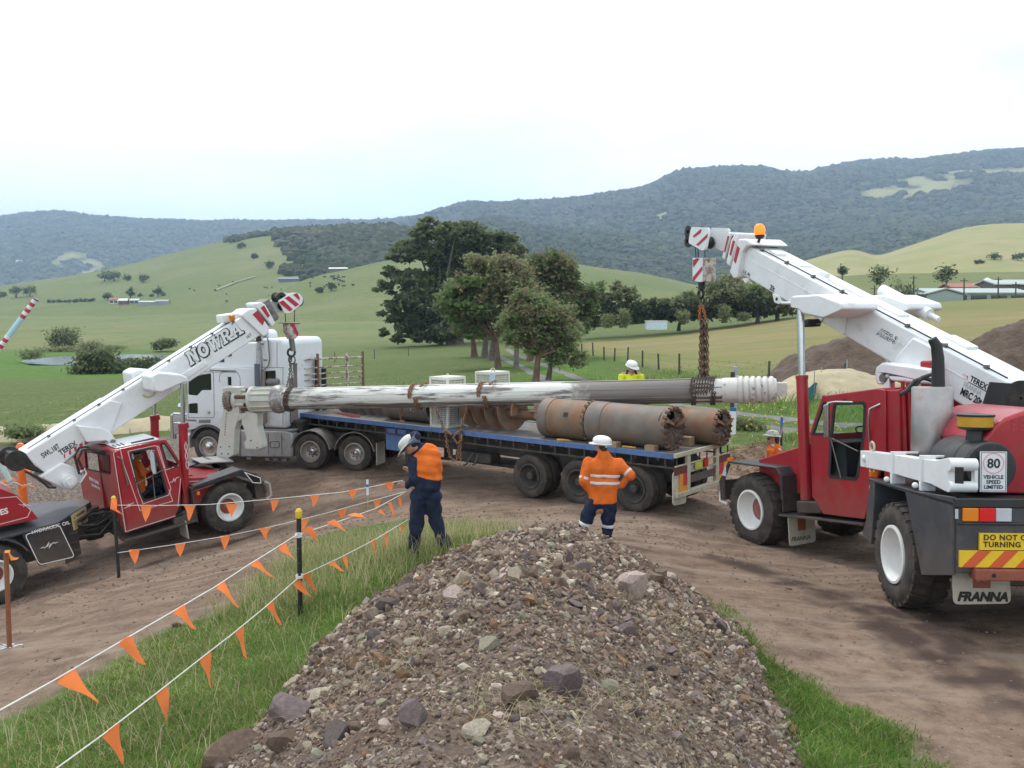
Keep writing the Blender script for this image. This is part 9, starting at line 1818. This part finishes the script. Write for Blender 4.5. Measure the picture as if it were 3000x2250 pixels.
tb_=[(1.43,53.81,.09)][0]; tree('gum_tree','nearest tree by the track with an orange brown trunk and loose foliage',(tb_[0],tb_[1],float(groundz(tb_[0],tb_[1]))),B_([(.97,54.18,4.34),(2,54.16,4.13),(2.83,54.13,3.82),(3.34,54.06,3),(2.21,54.05,2.79),(1.17,54.08,3.2),(.35,54.02,2.48),(3.96,53.93,1.45),(3.14,53.97,1.97),(-.27,54.12,3.62),(.24,54.16,4.13),(.66,54.24,5.06),(1.69,54.22,4.85),(1.07,53.97,1.97),(2.72,53.93,1.45),(.14,54.05,2.79)],[(60,45),(70,50),(60,50),(50,50),(60,45),(50,40),(35,30),(40,30),(40,40),(50,35),(50,40),(55,45),(60,40),(35,25),(45,30),(40,30)],.0103,1.2),.21,'orange',.13,12000,['olive','green','rust','pale'],'trees beside the farm track',.30,.8,30,8,lean=[(1.59,53.95,1.66)][0])
tb_=[(2.23,54.81,.03)][0]; tree('gum_tree','small tree with a pale grey trunk right of the orange brown trunk',(tb_[0],tb_[1],float(groundz(tb_[0],tb_[1]))),B_([(2.56,55.12,3.6),(3.09,55.17,4.23),(3.51,55.09,3.28),(2.46,55.01,2.34)],[(60,50),(50,40),(50,50),(50,40)],.0105,1.3),.17,'grey',.14,5500,['green','olive','pale'],'trees beside the farm track',.24,.8,12,9)
for k,(q,lb)in enumerate((([(-4.03,94.9,-.61),(-3.94,95.21,2.87),(-4.85,95.28,3.77)],'short tree with a stout brown trunk under the edge of the fig'),([(-2.85,91.88,-.8),(-2.93,92.2,2.92),(-2.23,92.32,4.33)],'middle one of the stout trunks beside the fig'),([(-2.05,85.87,-.58),(-1.59,86.19,3.03),(-.93,86.33,4.67)],'dark trunked tree close behind the red brown trunk'))): tree('gum_tree',lb,(q[0][0],q[0][1],float(groundz(q[0][0],q[0][1]))),[(*q[1],1.6,1.3),(*q[2],1.7,1.3)],.36,'orange' if k==0 else 'grey',.22,2600,['fig','olive','rust'],'trees beside the farm track',.25,.7,8,20+k)
# creek-side trees and hedge on the far side of the hay field
u128=128/2598/2.011; uj=128/2598/2.107
ct=[('flat topped tree over the dark hedge right of the bushy trees',[(15.76,128.36,3.24),(16.01,128.66,6.66),(14.54,128.62,6.17),(17.48,128.62,6.17),(15.27,128.74,7.64)],[(80,30),(50,30),(50,30),(40,25)],'olive'),('rounded tree joining the bushy trees at the creek',[(12.03,130.37,3.22),(12.28,130.67,6.69),(13.27,130.54,5.2),(11.28,130.52,4.96)],[(60,60),(50,50),(50,50)],'green'),('thin dark tree at the creek left of the hook',[(20.91,128.34,3),(21.15,128.51,4.95),(19.93,128.43,3.98)],[(60,35),(40,30)],'dark'),('tree at the creek partly behind the hook chain',[(24.09,128.32,2.75),(24.09,128.49,4.71),(25.32,128.57,5.68)],[(50,50),(50,40)],'green')]
for k,(lb,q,rr3,lm)in enumerate(ct): tree('creek_tree',lb,(q[0][0],q[0][1],q[0][2]-1.2),B_(q[1:],rr3,u128),.22,'dark',.26,2600,[lm,'olive','fig'],'trees along the creek',.22,.6,8,30+k)
ct=[('big rounded grey green tree behind the hook chain',[(30.11,126.4,3.76),(30.11,126.7,7.2),(31.49,126.62,6.29),(28.73,126.58,5.83),(30.57,126.78,8.12)],[(120,70),(90,60),(80,60),(90,40)],'olive'),('dark low tree left of the hook chain',[(24.36,126.38,3.53),(24.59,126.52,5.14),(25.74,126.46,4.45),(23.44,126.44,4.22)],[(80,45),(60,40),(50,40)],'fig'),('leafy tree right of the big rounded one, below the boom',[(34.94,126.4,3.76),(34.71,126.64,6.51),(36.1,126.54,5.37),(33.56,126.56,5.6)],[(80,60),(80,50),(70,60)],'green'),('dark green tree behind the boom rod',[(37.71,126.42,3.99),(37.48,126.5,4.91),(38.4,126.48,4.68)],[(60,40),(40,40)],'fig')]
for k,(lb,q,rr3,lm)in enumerate(ct): tree('creek_tree',lb,(q[0][0],q[0][1],q[0][2]-1.0),B_(q[1:],rr3,uj),.25,'dark',.26,3600,[lm,'olive','fig'],'trees along the creek',.22,.65,8,40+k)
def hedge(nm,lb,pts,w,h,n,leaf,mats,seed,cat='hedge',kind=None):
 r=np.random.default_rng(seed); t=r.random(n)*(len(pts)-1); i=t.astype(int); f=t-i; A=np.array(pts); c=A[i]+(A[np.minimum(i+1,len(pts)-1)]-A[i])*f[:,None]; e=h*(.55+.7*vnoise(t*9,t*0+seed,seed)); p=c+np.stack([r.normal(size=n)*w*.4,r.normal(size=n)*w*.5,e*r.random(n)**.6],1)
 a=r.normal(size=(n,3)); a/=np.linalg.norm(a,axis=1)[:,None]; b=np.cross(a,r.normal(size=(n,3))); b/=np.linalg.norm(b,axis=1)[:,None]; s=leaf*(.6+.8*r.random(n))[:,None]
 V=np.stack([p-a*s,p+b*s*.6,p+a*s,p-b*s*.6],1); o=npmesh(nm,V.reshape(-1,3),np.arange(n*4).reshape(-1,4),[LEAF[m]for m in mats],mi=r.integers(0,len(mats),n)); return tag(o,lb,cat,None,kind)
hedge('creek_hedge','long dark hedge along the creek at the foot of the far trees',[(9.93,129.26,2.03),(14.9,129.27,2.13),(19.86,129.29,2.32),(24.33,129.3,2.52),(28.8,129.33,2.82),(34.76,129.35,3.12),(40.72,129.38,3.36)],2.2,2.8,9000,.3,['dark','fig','dark'],3)
for k,(q,h,lb)in enumerate((([(29.16,122.27,2.46)],2.4,'small pale conifer in front of the creek hedge'),([(23.47,122.26,2.35)],1.6,'small round shrub in front of the creek hedge, left of the chain'),([(31.83,122.29,2.68)],1.3,'low grey shrub right of the small conifer'),([(15.12,120.2,1.73)],2.2,'spindly young tree in front of the dark hedge'),([(12.83,120.2,1.73)],1.8,'thin sapling left of the spindly young tree'))): z0=q[0][2]; hedge('shrub',lb,[(q[0][0],q[0][1],z0),(q[0][0]+.1,q[0][1],z0)],1.0,h,700,.16,['olive','figlight'],50+k,'shrub')
# dam-side bushes
for k,(q,w,h,n,lb,mm)in enumerate((([(-46.81,96.6,-4.21),(-45.88,96.6,-4.21),(-44.53,96.61,-4.04),(-43.35,96.63,-3.92)],1.7,3.3,6500,'large dark bush in front of the pond',['fig','dark','figlight']),([(-43.38,100.71,-3.08),(-42.15,100.71,-3.08),(-40.74,100.73,-2.91)],1.5,1.6,2600,'bush reaching from the pond to the boom',['fig','olive','dark']),([(-84.64,164.93,-3.37),(-83.21,164.93,-3.37),(-82.06,164.93,-3.37)],2.6,3.6,2600,'round bush standing alone on the far pond bank',['fig','olive']),([(-68.26,124.83,-2.74),(-67.17,124.83,-2.74)],1.5,1.2,600,'small low bush left of the pond',['olive','green']),([(-67.19,139.94,-2.17),(-65.73,139.94,-2.17)],1.6,1.4,700,'low scrub on the bank above the pond',['olive','pale']),([(-60.24,149.93,-2.65),(-58.94,149.96,-2.39),(-57.37,149.98,-2.13)],1.2,1.4,1300,'low scrub on the far bank behind the boom',['olive','fig']))): hedge('bush',lb,q,w,h,n,.22,mm,60+k,'bush')
hedge('reed_bank','yellow green reeds along the far edge of the pond',[(-81.15,151.89,-3.27),(-77.18,151.91,-3.01),(-71.89,151.92,-2.88),(-66.6,151.93,-2.75)],1.6,.9,2600,.16,['pale','olive'],70,'reeds')
for k,(q,lb)in enumerate((([(-18.82,33.2,-.36),(-18.41,33.2,-.3),(-17.94,33.2,-.33)],'clump of tall grass on the tan berm behind the bollard'),([(8.03,30.73,.15),(8.48,30.73,.19)],'leafy weeds with yellow flowers beyond the mulch heap'))): hedge('weed_clump',lb,q,.6,.5,1300,.07,['green','pale'],75+k,'weeds')
fl_=MB(); r_=random.Random(9)
for k in range(70): x,y=r_.uniform(7.5,10.5),r_.uniform(27,34); fl_.ball((x,y,float(groundz(x,y))+r_.uniform(.3,.7)),.025,6,4)
tag(fl_.build('yellow_flowers',mat('yellow petals',(.8,.55,.02),.7)),kind='stuff')
# trees and farm buildings on the hills, set on the slope where their foot stands
def foot(key,sx,sy):
 U,T,X,Y,Zz,ca=HILLS[key]; i=int(np.argmin(np.abs(U-az(sx)))); sc=900-(Zz[:,i]-4.6)/Y[:,i]*2598; j=int(np.argmax(sc[:len(T)-8]<=sy)); return Vector((X[j,i],Y[j,i],Zz[j,i]))
ft=[('B',318,825,34,26),('B',345,826,34,26),('B',384,824,18,18),('B',430,828,32,26),('B',325,882,24,20),('B',395,875,22,28),('B',472,870,22,28),('B',60,875,34,38),('B',100,872,34,30),('B',15,872,30,22),('B',10,820,24,12),('B',55,815,24,10),('B',265,770,26,20),('B',300,765,26,24),('B',390,738,22,14),('B',180,790,24,12),('B',655,668,30,14),('B',705,668,26,12),('B',690,715,28,14),('B',720,730,22,16),('B',800,790,30,22),('B',760,760,18,12),('C',940,860,22,18),('C',975,858,22,22),('H',2800,800,0,0),('D',2900,768,40,22),('D',2960,770,34,18),('D',2850,775,28,9)]
HTL=['flat topped tree, left one of the group above the farmhouses','flat topped tree in the middle of the group above the farmhouses','small slender tree between the flat topped group and the round tree','round tree at the right end of the group above the farmhouses','dark tree left of the red roofed farmhouse','pale crowned tree behind the red fronted farmhouse','tree above the grey shed right of the farmhouses','tall tree in the clump behind the striped pole, left half','tall tree in the clump behind the striped pole, right half','tree at the left picture edge below the long hedge','low tree row at the left edge, its leftmost clump','low tree row at the left edge, its right clump','dark tree on the shoulder where the green hill meets the blue forest','taller dark tree on the shoulder of the green hill','dark tree on the skyline halfway up the green hill','small dark tree low on the left flank of the green hill','dark tree on the very crest of the green hill','second dark tree on the crest of the green hill','dark bush below the crest of the green hill','loose dark clump lower on the right shoulder of the green hill','dark clump at the foot of the forested shoulder','dark clump beside the forested shoulder of the green hill','smaller of two bushes on the rise left of the fig','taller of two bushes on the rise left of the fig','','broad dark bush on the dry hill at the right','second dark bush on the dry hill at the right edge','low dark scrub left of the bushes on the dry hill']
for k,(key,sx,sy,w,h)in enumerate(ft):
 if not w: continue
 p=foot(key,sx,sy); s=p[1]/2598; R_=w*s/2; tree('hill_tree',HTL[k],tuple(p),[(p[0],p[1],p[2]+h*s*.62,R_*.8,h*s*.38),(p[0]+R_*.5,p[1],p[2]+h*s*.5,R_*.5,h*s*.28),(p[0]-R_*.5,p[1],p[2]+h*s*.5,R_*.5,h*s*.28)],h*s*.06,'dark',.011*p[1]*.09,420,['dark','fig'],'scattered hill trees',.35,.8,3,100+k)
def shed(nm,lb,c,L_,Wd,H_,rise,wall,roof,rot=0.,doors=0,cat='shed',grp=None):
 g=thing(nm,lb,cat,Matrix.Translation(c)@Matrix.Rotation(rot,4,'Z'),grp); MB().prism([(-Wd/2,-3),(Wd/2,-3),(Wd/2,H_),(0,H_+rise),(-Wd/2,H_)],-L_/2,L_/2,'x').build('wall',wall,g)
 e=.04*H_+.1; MB().prism([(-Wd/2-.4,H_-.1+e),(0,H_+rise+e),(Wd/2+.4,H_-.1+e),(Wd/2+.4,H_+.12+e),(0,H_+rise+.25+e),(-Wd/2-.4,H_+.12+e)],-L_/2-.3,L_/2+.3,'x').build('roof',roof,g)
 for k in range(doors): x=-L_/2+L_*(k+.5)/doors; w=L_/doors*.40; MB().box(x-w,x+w,-Wd/2-.03,-Wd/2+.02,.2,H_*.86).build('opening',DGLASS,g)
 return g
GRN=mat('grey green cladding',(.30,.36,.33),.6,var=.05,vscale=.5); GRF=mat('pale roof iron',(.36,.41,.39),.5,var=.05,vscale=.4); BRK=mat('red brick wall',(.30,.12,.09),.8,var=.1); TILE=mat('red roof tiles',(.36,.14,.10),.8,var=.15); OFFWALL=mat('white wall',(.62,.62,.60),.7,var=.05); GWALL=mat('grey wall',(.30,.31,.33),.7,var=.05)
p=[(87.92,172.71,5.34)][0]; shed('farm_shed','long grey green farm shed with dark open bays by the silo',p,19.5,9,1.75,.75,GRN,GRF,.05,5)
p=[(79.6,171.69,5.18)][0]; shed('farm_shed','gable end shed at the left end of the long farm shed',(p[0]+1.5,p[1]-2,p[2]),6,7,1.7,.9,GRN,GRF,1.57,1)
p=[(101.72,178.84,6.66)][0]; shed('farm_shed','open fronted shed at the far right edge',p,14,8,2.2,.8,mat('dark shed wall',(.12,.10,.09),.8),GRF,.0,3)
p=[(91.37,182.96,7.86)][0]; shed('farm_shed','small red roofed shed behind the long farm shed',(p[0],p[1],p[2]-1.5),5,5,2.0,.7,BRK,TILE,0.,0)
p=[(95.19,182.95,7.7)][0]; shed('farm_shed','small pale roofed shed left of the silo',(p[0],p[1],p[2]-1.5),4.5,5,2.0,.8,GWALL,GRF,0.,0)
si=[(96.45,180.83,6.35),(96.45,181.12,9.79),(96.45,181.19,10.55),(97.77,181.11,9.63)]; g=thing('silo','galvanised grain silo with a conical roof among the farm sheds','silo'); sr_=si[3][0]-si[0][0]
MB().cyl((si[0][0],si[0][1],si[0][2]-3),(si[1][0],si[1][1],si[1][2]),sr_,n=24).build('wall',GRF,g,smooth=40); MB().cyl((si[1][0],si[1][1],si[1][2]),(si[2][0],si[2][1],si[2][2]),sr_*1.05,.15,24).build('roof',mat('silo roof',(.56,.58,.60),.5),g,smooth=40)
p=[(74.94,170.7,5.33)][0]; g=thing('yard_fence','low red brown stock yard rails left of the farm shed','fence')
for z in(.2,.8,1.4): MB().box(p[0]-4,p[0]+4,p[1]-.1,p[1]+.1,p[2]+z,p[2]+z+.35).build('rail',BRK,g)
for k in range(6): MB().box(p[0]-4+k*1.6-.1,p[0]-4+k*1.6+.1,p[1]-.12,p[1]+.12,p[2]-2,p[2]+1.9).build('post',FP,g)
for k,(q,lb)in enumerate((([(72.49,160.62,4.85),(72.49,161.09,10.29)],'timber pole at the left end of the farm shed'),([(80.56,158.66,5.42),(80.56,159.04,9.73)],'timber pole in front of the long farm shed'),([(87.75,160.77,6.59),(87.75,161.07,10)],'timber pole right of the silo'),([(93.75,165.78,6.51),(93.75,166.02,9.27)],'timber pole at the open shed'),([(65.42,160.78,6.74),(65.42,160.92,8.34)],'short timber pole left of the farm sheds'))):
 g=thing('power_pole',lb,'pole',None,'timber poles by the farm'); MB().cyl((q[0][0],q[0][1],q[0][2]-2),q[1],.16,.11,n=8).build('shaft',FP,g); MB().box(q[1][0]-.7,q[1][0]+.7,q[1][1]-.06,q[1][1]+.06,q[1][2]-.5,q[1][2]-.38).build('cross_arm',FP,g)
for k,(q,lb)in enumerate((([(72.58,175.84,6.78),(72.7,176.22,11.08)],'tall slim palm left of the farm sheds'),([(87.18,178.94,7.79),(87.25,179.24,11.19)],'tall slim palm behind the farm shed'),([(74.12,168.76,6.08),(74.12,168.88,7.46)],'short bushy palm by the stock yard'),([(74.47,201.33,11.28),(74.5,201.47,12.92)],'far small palm on the green slope'))):
 s=1.5 if k!=2 else 2.1; s=.8 if k==3 else s; tree('palm_tree',lb,(q[0][0],q[0][1],q[0][2]-1),[(q[1][0],q[1][1],q[1][2],s,s*.9)],.16,'grey',.3,500,['dark','olive'],'palms near the farm',.35,.7,3,140+k,lean=q[1])
def hshed(nm,lb,key,sx,sy,w,h,wall,roof,rot=0.,doors=0,deep=.6,cat='shed'):
 p=foot(key,sx,sy); s=p[1]/2598; return shed(nm,lb,tuple(p),w*s,w*s*deep,h*s*.65,h*s*.35,wall,roof,rot,doors,cat)
hshed('farmhouse','small farmhouse with red tiled roof among trees on the left slope','B',345,893,24,15,OFFWALL,TILE,.0,2,cat='house'); hshed('farmhouse','red fronted farmhouse beside the tiled one on the left slope','B',375,894,26,16,BRK,OFFWALL,.0,2,cat='house')
hshed('farm_shed','blue grey shed right of the red farmhouse','B',403,894,26,13,GWALL,GRF,0.,2); hshed('farm_shed','long low grey shed right of the farmhouses','B',445,896,50,9,GWALL,GRF,.1); hshed('farm_shed','square grey shed at the end of the farm row','B',488,894,36,11,GWALL,GWALL,0.)
hshed('hay_shed','white roofed open shed on the crest of the middle rise','C',997,796,52,9,mat('shadowed bay',(.14,.13,.12),.8),OFFWALL,0.,0,.3); hshed('farm_shed','long dark blue shed low on the green saddle','B',865,826,75,9,mat('blue wall',(.12,.15,.21),.7),mat('blue roof',(.16,.19,.25),.6),.1,0,.3)
hshed('farm_shed','white shed on the far dark slope at the left','G',72,775,16,8,OFFWALL,OFFWALL)
for k in range(15):
 p=foot('B',155+k*11.5 if k<12 else 420+(k-12)*34,890-(k*.5 if k<12 else 20)); s=p[1]/2598; hedge('hedge_shrub','clipped round shrub in the row before the farmhouses',[tuple(p),(p[0]+1,p[1],p[2])],10*s*.6,8*s,60,.7,['dark','fig'],150+k,'shrub')['group']='shrub row by the farmhouses'
p=[(19.65,121.25,2.28)][0]; g=thing('water_tank','low white trough tank before the creek hedge','tank'); MB().box(p[0]-1.45,p[0]+1.45,p[1]-.6,p[1]+.6,p[2]-.8,p[2]+.35).build('body',mat('white blue tank',(.55,.66,.72),.5),g,bevel=.1); MB().box(p[0]-1.5,p[0]+1.5,p[1]-.65,p[1]+.65,p[2]+.34,p[2]+.48).build('lid',OFFWALL,g,bevel=.04)
gp=[foot('B',a,b)for a,b in((640,858),(700,832),(760,815),(790,812))]
V=[]
for p in gp: V+=[(p[0]-1.1,p[1],p[2]+.5),(p[0]+1.1,p[1],p[2]+.5)]
tag(rawmesh('hill_track',V,[(i*2,i*2+1,i*2+3,i*2+2)for i in range(len(gp)-1)],mat('pale track',(.235,.24,.15),.9)),kind='structure')
cw=MB(); r_=random.Random(6)
for k in range(34):
 p=foot('C' if k%3 else 'B',r_.uniform(900,1040)if k%3 else r_.uniform(560,860),r_.uniform(812,850)if k%3 else r_.uniform(830,890)); cw=MB(); cw.box(-1.1,1.1,-.35,.35,.7,1.5).box(.9,1.6,-.2,.2,1.1,1.65)
 for x in(-.9,.8):
  for y in(-.25,.25): cw.box(x-.1,x+.1,y-.1,y+.1,0,.75)
 o=cw.build('cow',GREASE,bevel=.12); o.matrix_world=Matrix.Translation(p)@Matrix.Rotation(r_.uniform(0,6.28),4,'Z')@Matrix.Scale(.75,4); tag(o,'small dark cow grazing on the green hillside','cow','cattle on the hillside')
